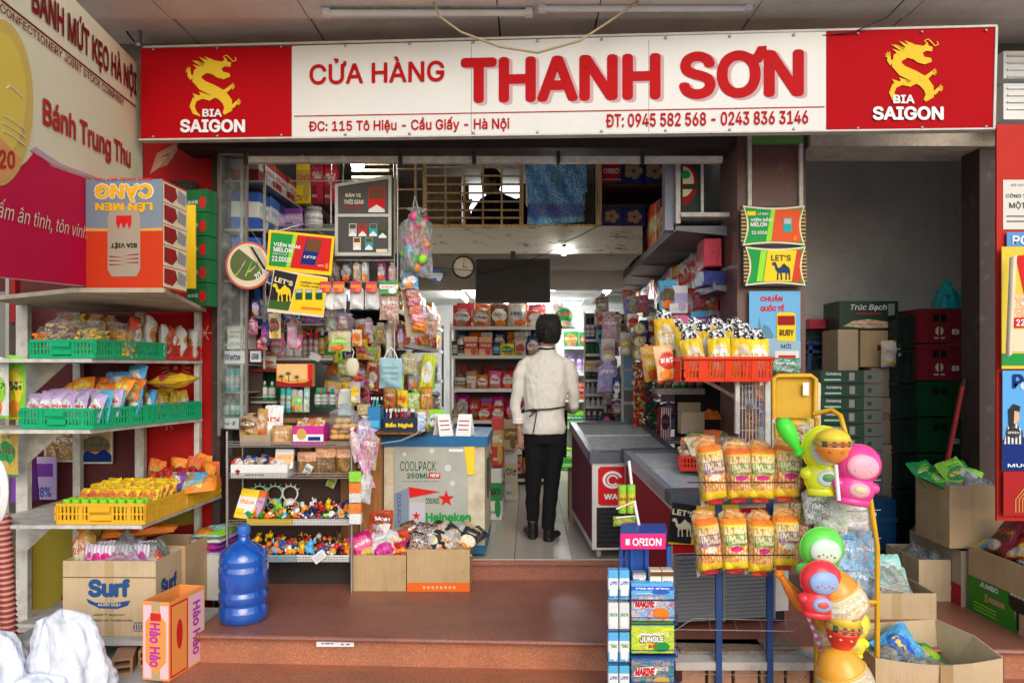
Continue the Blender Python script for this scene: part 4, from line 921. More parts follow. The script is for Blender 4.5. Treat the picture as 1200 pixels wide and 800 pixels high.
M_=TM(-1.945,3.78,GZ+.028,R(-10));t=open_carton(.155,.30,.41,flat((.85,.32,.08),.5),'narrow orange noodle carton with purple lettering before the steps',M_ @ TM(0,.15,0),flaps=(0,0,0,0))
pu=flat((.5,.04,.35));lrect(t,M_,-.072,.01,.072,.39,0,flat((.8,.55,.6)),.0008,'lilac_panel');lrect(t,M_,-.06,.03,.06,.37,0,flat((.85,.32,.08)),.0016,'orange_panel',[(0,.2),(.5,0),(1,.2),(1,.8),(.5,1),(0,.8)])
ltext(t,'Hảo Hảo',M_,-.035,.07,.03,.3,0,pu,vert=True,wt=.05,off=.0035);lrect(t,M_,-.03,.31,.03,.35,0,paint('red'),.003,'badge')
Mr=M_ @ TM(.0775,0,0,R(90));lrect(t,Mr,.01,.01,.15,.39,0,flat('red'),.001,'red_frame');lrect(t,Mr,.02,.02,.14,.38,0,flat((.85,.32,.08)),.002,'orange_panel');lrect(t,Mr,.055,.14,.105,.3,0,flat('red'),.003,'badge',[(.5+.5*_m.cos(a*.5236),.5+.5*_m.sin(a*.5236)) for a in range(12)])
lrect(t,Mr,.16,.01,.29,.39,0,flat((.8,.5,.5)),.001,'lilac_panel');ltext(t,'Hảo Hảo',Mr,.19,.06,.26,.35,0,pu,vert=True,wt=.05,off=.003)
# bricks under the board
Mbk = concrete((.45,.25,.15),'clay_brick',.5,12,.4)
for k,(x,y,z) in enumerate(((XA(141,3.95),4.0,GZ),(XA(160,3.95),4.12,GZ),(XA(200,3.95),4.15,GZ),(XA(60,3.95),4.3,GZ),(XA(90,3.95),4.4,GZ))):
    t=thing('hollow_brick',f"hollow clay brick, {('front left one','second one','right one','far left one','rear one')[k]} under the rack base board",'brick',(x,y,z),.35-.1*k,'bricks under the left rack')
    b = B()   # two-hole brick: solid web around openings
    for q in ((-.05,.05,0,.014),(-.05,.05,.078,.092),(-.05,-.038,.014,.078),(.038,.05,.014,.078),(-.038,.038,.04,.052)):b.bb(q[0],q[1],-.1,.1,q[2],q[3])
    part('brick_body',b,Mbk,t);part('core_shadow_web',B().bb(-.038,.038,.02,.03,.014,.078),Mbk,t)
t=thing('base_board','dirty grey board resting on bricks under the large brown carton','board',(-2.4,4.3,.06));part('plank',B().bb(-.5,.5,-.26,.3,0,.028),paint((.5,.5,.46),.7,0,.6),t)
# white plastic sacks
def sack(name, label, x, y, w, d, h, seed, lean=0):
    r=random.Random(seed);ph=[r.uniform(0,6) for _ in range(8)];b=B();nu,nv=64,48;vs=[];fs=[]
    for j in range(nv+1):
        v = j/nv
        for i in range(nu):
            a=6.2832*i/nu;rr=(1-.5*v**2.2)*(1 if v < .93 else max(.02,(1-v)/.07*.9))
            fold=1+.13*_m.sin(5*a+ph[0]+2.5*v)+.09*_m.sin(9*a+ph[1]-4*v)+.05*_m.sin(17*a+ph[2]+3*v)+.03*_m.sin(29*a+8*v)
            fold += .16*mathutils.noise.noise((3*_m.cos(a)+seed,3*_m.sin(a),5*v))+.07*mathutils.noise.noise((8*_m.cos(a)+seed,8*_m.sin(a),11*v))
            z=h*(v if v < .93 else .93+.05*_m.sin((v-.93)/.07*1.57))+.02*h*_m.sin(3*a+ph[3])*v*2
            vs.append((w/2*rr*fold*_m.cos(a)+lean*v*v,d/2*rr*fold*_m.sin(a),z))
    for j in range(nv):
        for i in range(nu):fs.append((j*nu+i,j*nu+(i+1)%nu,(j+1)*nu+(i+1)%nu,(j+1)*nu+i))
    fs.append(tuple(range(nv*nu,(nv+1)*nu)))
    b.add(vs, fs, 0, True)
    g=N('white_polythene');n1=g.noise(g.mapping(g.coord(),(1,1,.35)),11,6,.65);g.bump(n1,.8,.03)
    return single(name,b,g.fin(g.mix(n1,(.8,.82,.86,1),(.66,.7,.78,1)),.4),TM(x,y,GZ),label,'bag')
sack('plastic_sack','tall crumpled white plastic sack standing at the lower left before the rack',XA(79,3.62),3.66,.38,.26,.43,1,-.05)
sack('plastic_sack','slumped white plastic sack cut by the lower left corner of the photo',XA(0,3.55),3.55,.3,.26,.37,4,-.06)
sack('plastic_sack','low white plastic sack between the two taller ones at lower left',XA(40,3.5),3.52,.34,.2,.17,6,0)
# water jug
prof=[(.118,0),(.132,.012),(.137,.04),(.134,.085),(.127,.095),(.127,.108),(.136,.12),(.137,.165),(.13,.175),(.13,.19),(.137,.2),(.138,.31),(.133,.322),(.133,.335),(.137,.35),(.128,.385),(.1,.42),(.06,.445),(.034,.462),(.03,.49),(.034,.5)]
g=N('blue_water_jug');n1=g.noise(g.coord(),9,4);q=g.xyz(g.coord());g.fin(g.mix(n1,(.002,.075,.45,1),(.006,.15,.7,1)),.07,spec=.8);g.b.inputs['Transmission Weight'].default_value=.25;g.bump(n1,.06,.01);g.b.inputs['Coat Weight'].default_value=1;mj=g.mat
t=thing('water_jug','large blue plastic water jug standing on the granite terrace','jug',(-1.66,4.22,TZ));part('jug_body',B().lathe(prof,40),mj,t)
part('cap',B().lathe([(.036,.497),(.037,.5),(.037,.54),(.033,.547),(.0001,.547)],24),paint((.03,.15,.55),.3),t)
# small plate on riser
pl_=face(371,745,414,757,3.955);t=thing('house_number_plate','small white enamel plate fixed on the step riser','plate',pl_.A);rect(t,'plate',pl_,(371,745,415,757),M_white,.004,.004);[rect(t,'print_mark',pl_,(x,y,x+w,y+1.3),flat('blue'),.006,.001) for x,y,w in ((377,748,5),(384,748,8),(377,752.5,3),(381,752.5,6),(388,752.5,3),(400,750,10),(400,753.5,3),(406,753.5,4))]
# ================= shop interior =================
def lamp(M, L, label, st=9):
    t=thing('ceiling_lamp',label,'ceiling light',M=M,group='fluorescent lamps inside the shop')
    part('housing',B().bb(-L/2,L/2,-.03,.03,.014,.05),M_white,t);part('tube',B().tube([(-L/2+.03,0,0),(L/2-.03,0,0)],.013,8),emit((.93,.97,1),st),t);return t
lamp(TM(-.25,8.9,2.57),1.2,'bright fluorescent lamp on the ceiling behind the television',150)
lamp(TM(.95,8.6,2.57,R(90)),1.2,'bright fluorescent lamp on the ceiling above the right aisle',150)
lamp(TM(-.9,9.9,2.57,R(90)),1.2,'fluorescent lamp on the ceiling in the far left corner',120)
lamp(TM(.2,10.8,2.57),1.2,'farthest fluorescent lamp on the ceiling at the back wall',120)
t=thing('bulb_lamp','small bright bulb hanging below the mezzanine beam','lamp',W(661,292,6.27));part('bulb',B().lathe([(.001,-.055),(.016,-.05),(.018,0),(.014,.012)],12),emit((1,1,1),70,'bulb_glow'),t);part('socket',B().lathe([(.014,.012),(.016,.013),(.016,.04),(.001,.04)],10),M_blk,t)
single('cable',B().tube([W(700,265,6.25),W(680,276,6.25),W(661,284,6.25)],.004,5),M_blk,Matrix(),'black wire running down to the hanging bulb','cable')
single('cable',B().tube([W(661,287,6.22),W(640,297,6.22),W(600,312,6.2),W(570,318,6.2),W(500,313,6.2)],.003,5),M_blk,Matrix(),'thin black wire running from the bulb across the television to the clock','cable')
# television and clock
P=face(557,303,645,355,6.25);t=thing('television','dark flat television hanging under the mezzanine beam','television',P.pt(0,0))
M=MW[t].inverted();part('case',B().bb(XA(557,6.25),XA(645,6.25),6.25,6.29,ZA(355,6.25),ZA(303,6.25),M=M),M_blk,t)
g=N('screen_glass');n1=g.noise(g.coord(),3,3);rect(t,'screen',P,(558.5,304.5,643.5,353),g.fin(g.mix(n1,(.012,.01,.009,1),(.04,.033,.028,1)),.5,spec=.08),.003);part('bracket',B().bb(-.02+XA(601,6.25),.02+XA(601,6.25),6.29,6.33,ZA(330,6.25),2.62,M=M),M_blk,t)
t=thing('wall_clock','round black rimmed wall clock left of the television','clock',W(543,313,6.26));Rx=Matrix.Rotation(R(90),4,'X')
part('face',B().lathe([(.0001,0),(.088,0),(.088,.004)],32,M=Rx),paint((.6,.52,.4),.5),t);part('rim',B().lathe([(.085,-.005),(.085,.012),(.098,.012),(.1,0),(.1,-.005)],32,M=Rx),M_blk,t)
for k in range(12):part('hour_mark',B().box((0,0,.075),(.004,.002,.012),M=TM(0,-.006,0,0,0,R(30*k))),M_blk,t)
part('hour_hand',B().box((0,0,.02),(.006,.002,.045),M=TM(0,-.009,0,0,0,R(95))),M_blk,t);part('minute_hand',B().box((0,0,.03),(.004,.002,.07),M=TM(0,-.011,0,0,0,R(8))),M_blk,t)
# blue boxes by the clock
row('on the beam ledge left of the clock',(XA(506,6.4),6.30),(XA(532,6.4),6.30),ZA(330,6.3),[spec('box','blue','white','sky',.1,.1,.08,'small box','box','box')])
# shelf unit helper
def gondola(name,label,x0,x1,y0,y1,zs,face_dir,m=M_white,back=True,base=.12,wire=False,pegc=(.35,.35,.34)):
    t=thing(name,label,'shelf',((x0+x1)/2,(y0+y1)/2,FZ));M=MW[t].inverted()
    for z in zs:
        part('shelf_board',B().bb(x0,x1,y0,y1,z-.02,z,M=M),m,t)
        if face_dir == 'y':part('price_strip',B().bb(x0,x1,y0-.006,y0-.0005,z-.03,z+.006,M=M),M_white,t)
        elif face_dir == 'x':part('price_strip',B().bb(x1+.0005,x1+.006,y0,y1,z-.03,z+.006,M=M),paint((.45,.45,.43),.5),t)
        else:part('price_strip',B().bb(x0-.006,x0-.0005,y0,y1,z-.03,z+.006,M=M),paint((.3,.3,.33),.5),t)
    ms = paint(pegc,.6)
    zt = max(zs)+.05
    if back:
        if face_dir == 'y':part('back_panel',B().bb(x0,x1,y1+.001,y1+.02,FZ,zt,M=M),ms,t)
        elif face_dir == 'x':part('back_panel',B().bb(x0-.02,x0-.001,y0,y1,FZ,zt,M=M),ms,t)
        else:part('back_panel',B().bb(x1+.001,x1+.02,y0,y1,FZ,zt,M=M),ms,t)
    part('plinth',B().bb(x0+.01,x1-.01,y0+.01,y1-.01,FZ,FZ+base,M=M),M_drk,t)
    for (x,y) in ((x0,y0),(x1,y0),(x0,y1),(x1,y1)):part('upright',B().bb(x-.012,x+.012,y-.001,y+.022,FZ,zt,M=M),m,t)
    return t
bx0, bx1 = XA(528,8.2), XA(650,8.2)
bz = [ZA(y,8.2) for y in (383,417,456,493,529,561)]
gondola('back_shelf','white steel shelf unit full of packets behind the shop assistant',bx0,bx1,8.2,8.62,bz,'y',pegc=(.12,.11,.1))
sp = spec
row('on the top board of the back shelf',(bx0+.02,8.22),(bx1,8.22),bz[0],[sp('bag','red','white','brown',.21,.25,.1,'instant coffee bag','snack','coffee bag'),sp('bag','gold','white','brown',.2,.21,.1,'instant coffee bag','snack','coffee bag'),sp('bag','brown','white','gold',.2,.26,.1,'instant coffee bag','snack','coffee bag'),sp('bag','cream','white','navy',.2,.27,.1,'instant coffee bag','snack','coffee bag'),sp('bag','red','white','white',.2,.2,.1,'instant coffee bag','snack','coffee bag')],reps=[1])
row('at the back of the top board of the back shelf',(bx0+.05,8.4),(bx1,8.4),bz[0]+.05,[sp('bag','red','white','gold',.2,.24,.1,'coffee pouch','snack','coffee bag'),sp('bag','orange','white','brown',.2,.24,.1,'coffee pouch','snack','coffee bag')],reps=[1])
row('on the second board of the back shelf',(bx0+.0,8.22),(bx1,8.22),bz[1],[sp('jar','green','white','dgreen',.075,.17,.07,'tea jar','label','jar'),sp('can','white','black','grey',.075,.19,.07,'milk tin','label','tin'),sp('box','peach','red','white',.15,.22,.1,'biscuit box','box','box'),sp('can','navy','sky','white',.09,.16,.08,'coffee tin','label','tin'),sp('bag','yellow','green','white',.16,.14,.08,'coffee pack','snack','coffee bag'),sp('bag','white','red','gold',.12,.2,.08,'coffee pack','snack','coffee bag'),sp('bag','navy','white','red',.16,.22,.08,'snack pack','snack','snack bag'),sp('bag','dred','white','gold',.12,.24,.08,'snack pack','snack','snack bag')],reps=[1,1,2,1,1,1,2,1])
row('stacked on other packs on the second board of the back shelf',(bx0+.72,8.24),(bx0+.88,8.24),bz[1]+.15,[sp('bag','white','silver','gold',.16,.13,.08,'coffee pack','snack','coffee bag')],reps=[1])
row('on the third board of the back shelf',(bx0+.02,8.22),(bx1,8.22),bz[2],[sp('jar','cream','brown','white',.15,.13,.1,'wafer tub','label','tub'),sp('box','tan','white','orange',.11,.2,.08,'biscuit box','box','box'),sp('bag','orange','white','red',.13,.17,.08,'biscuit pack'),sp('bag','pink','white','magenta',.14,.21,.08,'biscuit pack'),sp('bag','red','white','gold',.14,.2,.08,'biscuit pack'),sp('jar','gold','cream','brown',.14,.15,.1,'wafer tub','label','tub')],reps=[1,1,1,1,1,1])
row('behind the front packs on the third board of the back shelf',(bx0+.05,8.42),(bx1,8.42),bz[2]+.03,[sp('bag','dred','brown','tan',.14,.24,.1,'chocolate biscuit pack'),sp('bag','brown','tan','red',.14,.22,.1,'chocolate biscuit pack')],reps=[1])
row('on the fourth board of the back shelf',(bx0+.3,8.22),(bx1,8.22),bz[3],[sp('bag','red','white','gold',.15,.17,.08,'candy pack'),sp('bag','dred','pink','white',.17,.24,.08,'candy pack'),sp('bag','magenta','white','lilac',.17,.25,.08,'candy pack'),sp('bag','purple','pink','white',.12,.2,.08,'candy pack')],reps=[2,1,1,1])
row('at the left end of the fourth board of the back shelf',(bx0,8.22),(bx0+.28,8.22),bz[3],[sp('pump','white','tan','grey',.09,.2,.08,'hand soap pump','label','soap bottle'),sp('box','lime','green','white',.1,.16,.07,'small box','box','box')],reps=[2,1])
row('on the fifth board of the back shelf',(bx0+.05,8.22),(bx1,8.22),bz[4],[sp('can','red','white','silver',.08,.26,.08,'milk carton','label','carton'),sp('bottle','white','silver','red',.08,.22,.08,'milk bottle','label','bottle'),sp('box','white','red','blue',.09,.25,.07,'tall carton','box','carton')],reps=[2,1,2])
row('on the lowest board of the back shelf',(bx0+.05,8.22),(bx1,8.22),bz[5],[sp('bag','orange','white','gold',.12,.26,.08,'noodle pack'),sp('bag','red','white','gold',.12,.27,.08,'noodle pack'),sp('bag','peach','red','white',.13,.26,.08,'noodle pack')],reps=[1,1,1])
for q_,(zz,a_) in enumerate(((bz[1],.17),(bz[3],.14),(bz[4],.1))):row(f"in the shaded rear of the {('second','fourth','fifth')[q_]} board of the back shelf",(bx0+.03,8.42),(bx1,8.42),zz+.01,[sp('bag',('navy','magenta','red')[q_],'white','gold',.15,a_+.13,.09,'rear packet'),sp('bag',('orange','dred','white')[q_],'red','white',.14,a_+.1,.09,'rear packet'),sp('box',('white','purple','navy')[q_],'red','gold',.13,a_+.11,.09,'rear carton','box','carton')],reps=[1])
# right of the back shelf: far bay
gondola('side_shelf','pale shelf bay beyond the shop assistant in the right rear corner',.45,1.0,9.6,9.95,[FZ+.55,FZ+.9,FZ+1.25,FZ+1.6],'y',pegc=(.4,.45,.42))
for k,(z,s_) in enumerate(((FZ+.55,[sp('box','lime','green','white',.26,.2,.2,'green drink carton','box','carton')]),(FZ+.9,[sp('bag','red','dred','white',.14,.22,.08,'sugar pack'),sp('bag','orange','red','white',.14,.22,.08,'sugar pack')]),(FZ+1.25,[sp('shampoo','white','lilac','purple',.08,.25,.07,'slim bottle','label','bottle')]),(FZ+1.6,[sp('bag','green','orange','white',.2,.2,.1,'large tissue pack')]))):
    row(f"on the {('second','third','fourth','top')[k]} board of the far right bay",(.46,9.62),(1.0,9.62),z,s_)
row('on the floor in front of the far right bay',(.42,9.3),(.85,9.3),FZ,[sp('box','green','lime','white',.25,.14,.2,'green drink carton','box','carton')])
row('stacked on the floor cartons of the far right bay',(.42,9.3),(.85,9.3),FZ+.145,[sp('box','lime','white','green',.25,.14,.2,'drink carton','box','carton')])
row('hanging high at the far right corner',(XA(648,8.5),8.5),(XA(700,8.5),8.5),ZA(385,8.5),[sp('bag','white','green','red',.26,.3,.12,'large paper towel bag')])
row('on the floor beside the far right bay',(.5,10.8),(1.3,10.8),FZ,[sp('box','silver','white','blue',.3,.3,.2,'stacked carton','box','carton'),sp('box','tan','white','green',.3,.4,.2,'stacked carton','box','carton')])
# left aisle unit facing the aisle
LZ = [FZ+.18,FZ+.5,FZ+.84,FZ+1.17,1.815,2.08]
gondola('left_aisle_shelf','dark shelf unit along the left aisle facing the shop assistant',-1.42,-1.06,5.7,8.9,LZ,'x',m=paint((.12,.13,.16),.5),pegc=(.08,.07,.06))
pools = [
 [sp('shampoo','white','green','green',.09,.25,.07,'detergent bottle','label','bottle'),sp('box','red','white','gold',.16,.25,.1,'soap powder box','box','box'),sp('bag','orange','white','blue',.2,.26,.1,'powder bag')],
 [sp('bag','red','gold','white',.16,.22,.08,'candy pack'),sp('jar','green','white','red',.09,.16,.08,'sauce jar','label','jar'),sp('bag','green','white','yellow',.16,.24,.08,'seaweed pack')],
 [sp('bag','navy','white','orange',.14,.2,.08,'chocolate pack'),sp('bag','orange','red','white',.15,.22,.08,'candy pack'),sp('can','gold','white','red',.08,.15,.08,'milk tin','label','tin')],
 [sp('box','lilac','white','magenta',.1,.2,.08,'cream box','box','box'),sp('bag','red','orange','gold',.15,.22,.08,'snack pack'),sp('bag','yellow','white','green',.13,.2,.07,'snack pack')],
 [sp('shampoo','silver','white','purple',.07,.2,.06,'lotion bottle','label','bottle'),sp('bag','yellow','orange','red',.14,.2,.08,'noodle pack'),sp('bag','orange','red','gold',.14,.22,.08,'noodle pack')],
 [sp('bag','orange','gold','red',.13,.22,.08,'spice pack'),sp('bag','red','white','gold',.13,.22,.08,'spice pack'),sp('box','yellow','blue','white',.12,.26,.08,'tea box','box','box'),sp('box','yellow','blue','white',.12,.24,.08,'tall tea box','box','box')]]
for k,z in enumerate(LZ):row(f"on the {('lowest','second','third','fourth','fifth','top')[k]} board of the left aisle unit",(-1.07,5.72),(-1.07,8.88),z,pools[k],side='the entrance')
# goods stacked at floor end of left aisle (px 575-605)
row('on the floor beside the blue cooler',(XA(576,6.3)-.02,6.28),(XA(590,6.3),6.28),FZ,[sp('box','white','green','black',.12,.45,.2,'tall white carton','box','carton')])
row('on the floor behind the blue cooler',(XA(591,7.2),7.2),(XA(606,7.2),7.2),FZ,[sp('box','white','cream','dgreen',.13,.5,.2,'tall carton','box','carton')])
row('stacked above the tall carton by the aisle',(XA(590,7.1),7.1),(XA(606,7.1),7.1),FZ+.51,[sp('box','tan','brown','gold',.13,.3,.15,'brown goods box','box','box')])
row('stacked above the tall white carton',(XA(577,6.3),6.3),(XA(590,6.3),6.3),FZ+.46,[sp('box','red','gold','white',.1,.42,.15,'red goods box','box','box')])
# upper level behind the grille
gr=thing('window_grille','ochre wooden barred grille in front of the upper level','grille',(XA(560,6.35),6.33,2.84));M=MW[gr].inverted();Moc=wood((.8,.55,.25),'ochre_wood',.5)
Y = 6.33
for i,px in enumerate((498,522,544,566,588,611)):part('bar',B().bb(XA(px,Y)-(.018 if i in (0,5) else .008),XA(px,Y)+(.018 if i in (0,5) else .008),Y-.012,Y+.012,ZA(266,Y),ZA(187,Y),M=M),Moc,gr)
for py in (187.5,197,207,217,227,237,247,256):part('rail',B().bb(XA(498,Y),XA(611,Y),Y-.03,Y-.013,ZA(py,Y)-.007,ZA(py,Y)+.007,M=M),Moc,gr)
part('sill',B().bb(XA(470,Y),XA(702,Y),Y-.04,Y+.04,ZA(267,Y)-.0,ZA(264,Y),M=M),Moc,gr)
part('end_post',B().bb(XA(698,Y),XA(705,Y),Y-.02,Y+.02,ZA(264,Y),ZA(183,Y),M=M),Moc,gr)
for px in (464,487):part('bar',B().bb(XA(px,Y)-.01,XA(px,Y)+.01,Y-.012,Y+.012,ZA(266,Y),ZA(187,Y),M=M),Moc,gr)
for py in (199,223,245):part('rail',B().bb(XA(455,Y),XA(496,Y),Y-.03,Y-.013,ZA(py,Y)-.007,ZA(py,Y)+.007,M=M),Moc,gr)
t=thing('security_camera','small dark camera with pale housing at the top right of the blue cloth','camera',W(692,186,6.2));part('housing',B().lathe([(.001,.03),(.05,.03),(.055,0),(.05,-.02)],16),paint('cream'),t);part('lens_dome',B().lathe([(.04,-.02),(.035,-.045),(.001,-.055)],12),M_blk,t)
# blue cloth over the grille
nu, nv = 30, 26; vs = []
for j in range(nv+1):
    for i in range(nu+1):
        u,v_=i/nu,j/nv;px=615+u*(76-8*v_*0)+(4*v_ if u == 0 else 0)-(5*(1-v_))*(u)+6*_m.sin(v_*3)*(1-u)*.2;py=187+v_*75+2*_m.sin(5*u)*v_;yy=6.27+.02*_m.sin(9*u+4*v_)+.012*_m.sin(17*u-9*v_)+.03*max(0,u-.8)
        vs.append(W(px+(-6 if u > .95 and v_ > .5 else 0)*v_,py,yy))
g=N('blue_batik_cloth');uv=g.coord('Generated');w1=g.n('TexWave',wave_type='RINGS',rings_direction='SPHERICAL');
mp=g.mapping(uv,(6,6,5));fr_=g.n('VectorMath',operation='FRACTION');g.put(fr_.inputs[0],mp);ctr=g.n('VectorMath',operation='DISTANCE');g.put(ctr.inputs[0],fr_.outputs[0]);ctr.inputs[1].default_value=(.5,.5,.5)
f2=g.math('FRACT',g.math('MULTIPLY',ctr.outputs['Value'],3.4));n1=g.noise(uv,3,5)
col=g.mix(g.step(f2,.4,.55),(.05,.3,.6,1),(.4,.7,.85,1));col=g.mix(g.step(n1,.45,.65),col,(.04,.22,.75,1));col=g.mix(g.math('MULTIPLY',g.step(g.noise(uv,30,3),.5,.6),.5),col,(.3,.5,.6,1))
pz=g.xyz(uv)[2];col=g.mix(g.math('MULTIPLY',g.math('MULTIPLY',g.step(pz,.1,.15),g.math('SUBTRACT',1,g.step(pz,.3,.35))),g.step(f2,.5,.6)),col,(.2,.08,.3,1));g.bump(g.noise(uv,6,3),.4,.03)
b=B();b.add(vs,[(j*(nu+1)+i,(j+1)*(nu+1)+i,(j+1)*(nu+1)+i+1,j*(nu+1)+i+1) for j in range(nv) for i in range(nu)],0,True)
single('patterned_cloth',b,g.fin(col,.7),Matrix(),'blue patterned cloth hung over the right part of the upper grille','cloth')
# upper room behind grille: back window and things
P=face(605,205,622,262,9.5);struct('upper_back_wall',B().bb(-2.2,.98,7.9,7.96,2.8,3.62),concrete((.4,.3,.2),'warm_wall'))
t=thing('upper_window','bright window glowing behind the person on the upper level','window',W(580,235,7.8));M=MW[t].inverted();
a_, c_ = W(546,258,7.8), W(613,214,7.8)
part('pane',B().bb(a_.x,c_.x,7.86,7.88,a_.z,c_.z,M=M),emit((.75,.82,.9),1.8,'daylit_pane'),t)
for f in (0,.5,1):part('frame',B().bb(a_.x+f*(c_.x-a_.x)-.03,a_.x+f*(c_.x-a_.x)+.03,7.83,7.859,a_.z,c_.z,M=M),wood((.2,.1,.05)),t)
t=thing('wooden_cabinet','brown slatted cabinet behind the left part of the grille','cabinet',(XA(525,7.2),7.2,2.8));M=MW[t].inverted();part('cabinet_body',B().bb(XA(500,7.2),XA(541,7.2),7.2,7.5,2.8,3.5,M=M),wood((.55,.33,.15)),t)
for k in range(6):part('slat',B().bb(XA(503,7.2),XA(538,7.2),7.18,7.199,2.86+k*.1,2.9+k*.1,M=M),wood((.65,.42,.2)),t)
# right part above mezzanine: boxes of biscuits
ob = dict(style='box')
t=thing('upper_shelf','wooden shelf with navy biscuit boxes right of the blue cloth','shelf',(XA(740,6.35),6.5,2.84));M=MW[t].inverted()
for py in (216,240):part('board',B().bb(XA(702,6.4),XA(790,6.4),6.38,6.7,ZA(py,6.4)-.02,ZA(py,6.4),M=M),wood((.2,.08,.03)),t)
part('back',B().bb(XA(700,6.4),XA(800,6.4),6.72,6.74,2.84,3.5,M=M),M_drk,t)
def biscuit(px0, px1, py0, py1, label, oreo=False):
    Pq=face(px0,py0,px1,py1,6.36);tt=thing('biscuit_box',label,'biscuit box',Pq.pt(0,0),group='navy biscuit boxes on the upper shelf')
    M=MW[tt].inverted();part('box_body',B().bb(XA(px0,6.36),XA(px1,6.36)-.004,6.36,6.5,ZA(py1,6.36),ZA(py0,6.36),M=M),pk('navy','navy','blue','plain'),tt)
    cxx, cyy = (px0+px1)/2, (py0+py1)/2; h2 = (py1-py0)/2
    if oreo:
        poly(tt,'red_badge',Pq,cir(cxx,cyy,h2*.8,h2*.8,16),flat('red'),.002);text(tt,Pq,'OREO',(px0+5,cyy-3,px1-4,cyy+3),flat('white'),.004,.06);rect(tt,'stripe',Pq,(px0+1,py1-2.6,px1-1.5,py1-1.4),flat('red'),.0022);rect(tt,'stripe',Pq,(px0+1,py1-5,px1-1.5,py1-4),flat('white'),.0022)
    else:
        for a in range(5):poly(tt,'biscuit_print',Pq,cir(cxx+h2*.45*_m.cos(a*1.257),cyy+h2*.4*_m.sin(a*1.257),h2*.33,h2*.3,9),flat('tan'),.002+.0004*a)
biscuit(702,729.5,186,215,'first navy biscuit box with red badge on the upper shelf',True)
biscuit(730,754.5,186,215,'middle navy biscuit box in the top row of the upper shelf');biscuit(755,779,186,215,'right navy biscuit box in the top row of the upper shelf')
biscuit(704,729.5,242,265,'left navy biscuit box in the lower row of the upper shelf');biscuit(730,757,242,266,'right navy biscuit box in the lower row of the upper shelf')
# right wall racks
def wallshelf(label,xf,z,y0,y1,m=paint((.17,.17,.18),.5,.1)):
    t=thing('wall_shelf',label,'shelf',(1.3,y0,z));M=MW[t].inverted();part('shelf_board',B().bb(xf,1.61,y0,y1,z-.03,z,M=M),m,t);part('lip',B().bb(xf-.012,xf-.0005,y0,y1,z-.04,z+.02,M=M),m,t)
    y = y0
    while y < y1:part('bracket',B().add([(xf,y,z-.031),(1.6,y,z-.031),(1.6,y,z-.09),(1.6,y+.01,z-.09),(1.6,y+.01,z-.031),(xf,y+.01,z-.031)],[(0,2,1),(3,5,4),(0,1,4,5),(1,2,3,4),(2,0,5,3)],0,False,M),m,t);y += .8
wallshelf('long high shelf of boxed goods along the right wall',1.0,2.574,4.95,9.4);wallshelf('second long shelf of boxes along the right wall',1.27,2.17,4.95,9.0);wallshelf('third shelf on the right wall above the freezers',1.3,1.78,5.2,9.0)
rr = lambda *a, **k: row(*a, side='the rear', **k)
rr('on the long high right shelf',(1.02,9.3),(1.02,5.45),2.576,[sp('box','red','gold','white',.14,.42,.2,'tall cake box','box','box'),sp('box','orange','white','gold',.12,.4,.2,'tall cake box','box','box'),sp('box','dred','gold','white',.14,.38,.2,'tall cake box','box','box'),sp('box','yellow','red','white',.12,.3,.2,'small cake box','box','box'),sp('bag','white','silver','pink',.2,.35,.15,'diaper bag')])
rr('on the second right shelf',(1.27,8.9),(1.27,5.28),2.172,[sp('box','red','white','gold',.12,.36,.2,'milk powder box','box','box'),sp('box','gold','red','white',.1,.34,.2,'milk powder box','box','box'),sp('bag','white','red','gold',.16,.36,.1,'wrapped box'),sp('bag','silver','red','white',.14,.37,.1,'wrapped box')])
rr('on the third right shelf',(1.32,8.9),(1.32,5.3),1.782,[sp('bag','red','gold','white',.14,.34,.1,'noodle bag'),sp('box','dred','red','gold',.2,.3,.2,'gift box','box','box'),sp('bag','white','gold','red',.13,.34,.1,'cloth pack')])
# big boxes facing camera at the near ends of right shelves
row('at the near end of the second right shelf',(XA(826,5.0),4.99),(XA(847,5.0),4.99),ZA(312,5.0),[sp('box','red','red','gold',.125,.19,.25,'red gift box','plain','box')])
row('under the red gift box at the near end of the second right shelf',(XA(825,4.98),4.98),(XA(862,4.98),4.98),2.175,[sp('box','navy','blue','sky',.21,.1,.25,'blue cookie box','plain','box')])
row('at the near end of the third right shelf',(XA(806,5.6),5.6),(XA(862,5.6),5.6),1.9,[sp('box','red','dred','red',.16,.32,.25,'red carton','plain','box'),sp('box','dred','red','dred',.13,.34,.25,'dark red carton','plain','box')],reps=[1])
# cylinder signs: glass cabinet poster near top of right shelf
t,P=board('noodle_ad','dark poster with a round noodle bowl picture near the top right shelf','poster',(795,186,822,252),4.93,flat((.03,.05,.05)),.02,fr=M_rackw,fw=1.5)
poly(t,'bowl_rim',P,cir(800,215,17,26,24)[18:]+cir(800,215,17,26,24)[:7],flat('dred'),.003);poly(t,'noodle_picture',P,cir(800,213,13,18,20)[15:]+cir(800,213,13,18,20)[:6],flat('cream'),.005);poly(t,'herb_picture',P,cir(803,205,6,5,10),flat('green'),.007);rect(t,'dark_band',P,(797,216,820,222),M_blk,.009)
t=thing('crate_box','orange brown crate box tilted behind the poster at the top right','box',(1.25,5.5,3.0));part('box_body',B().box((0,0,.15),(.22,.3,.2),M=TM(0,0,0,0,0,R(-35))),wood((.4,.15,.05)),t);part('label',B().box((0,-.152,.15),(.12,.003,.1),M=TM(0,0,0,0,0,R(-35))),flat('cream'),t)
t=thing('glass_case','grey sided glass case standing at the near end of the high right shelf','case',(1.0,4.95,2.6));M=MW[t].inverted()
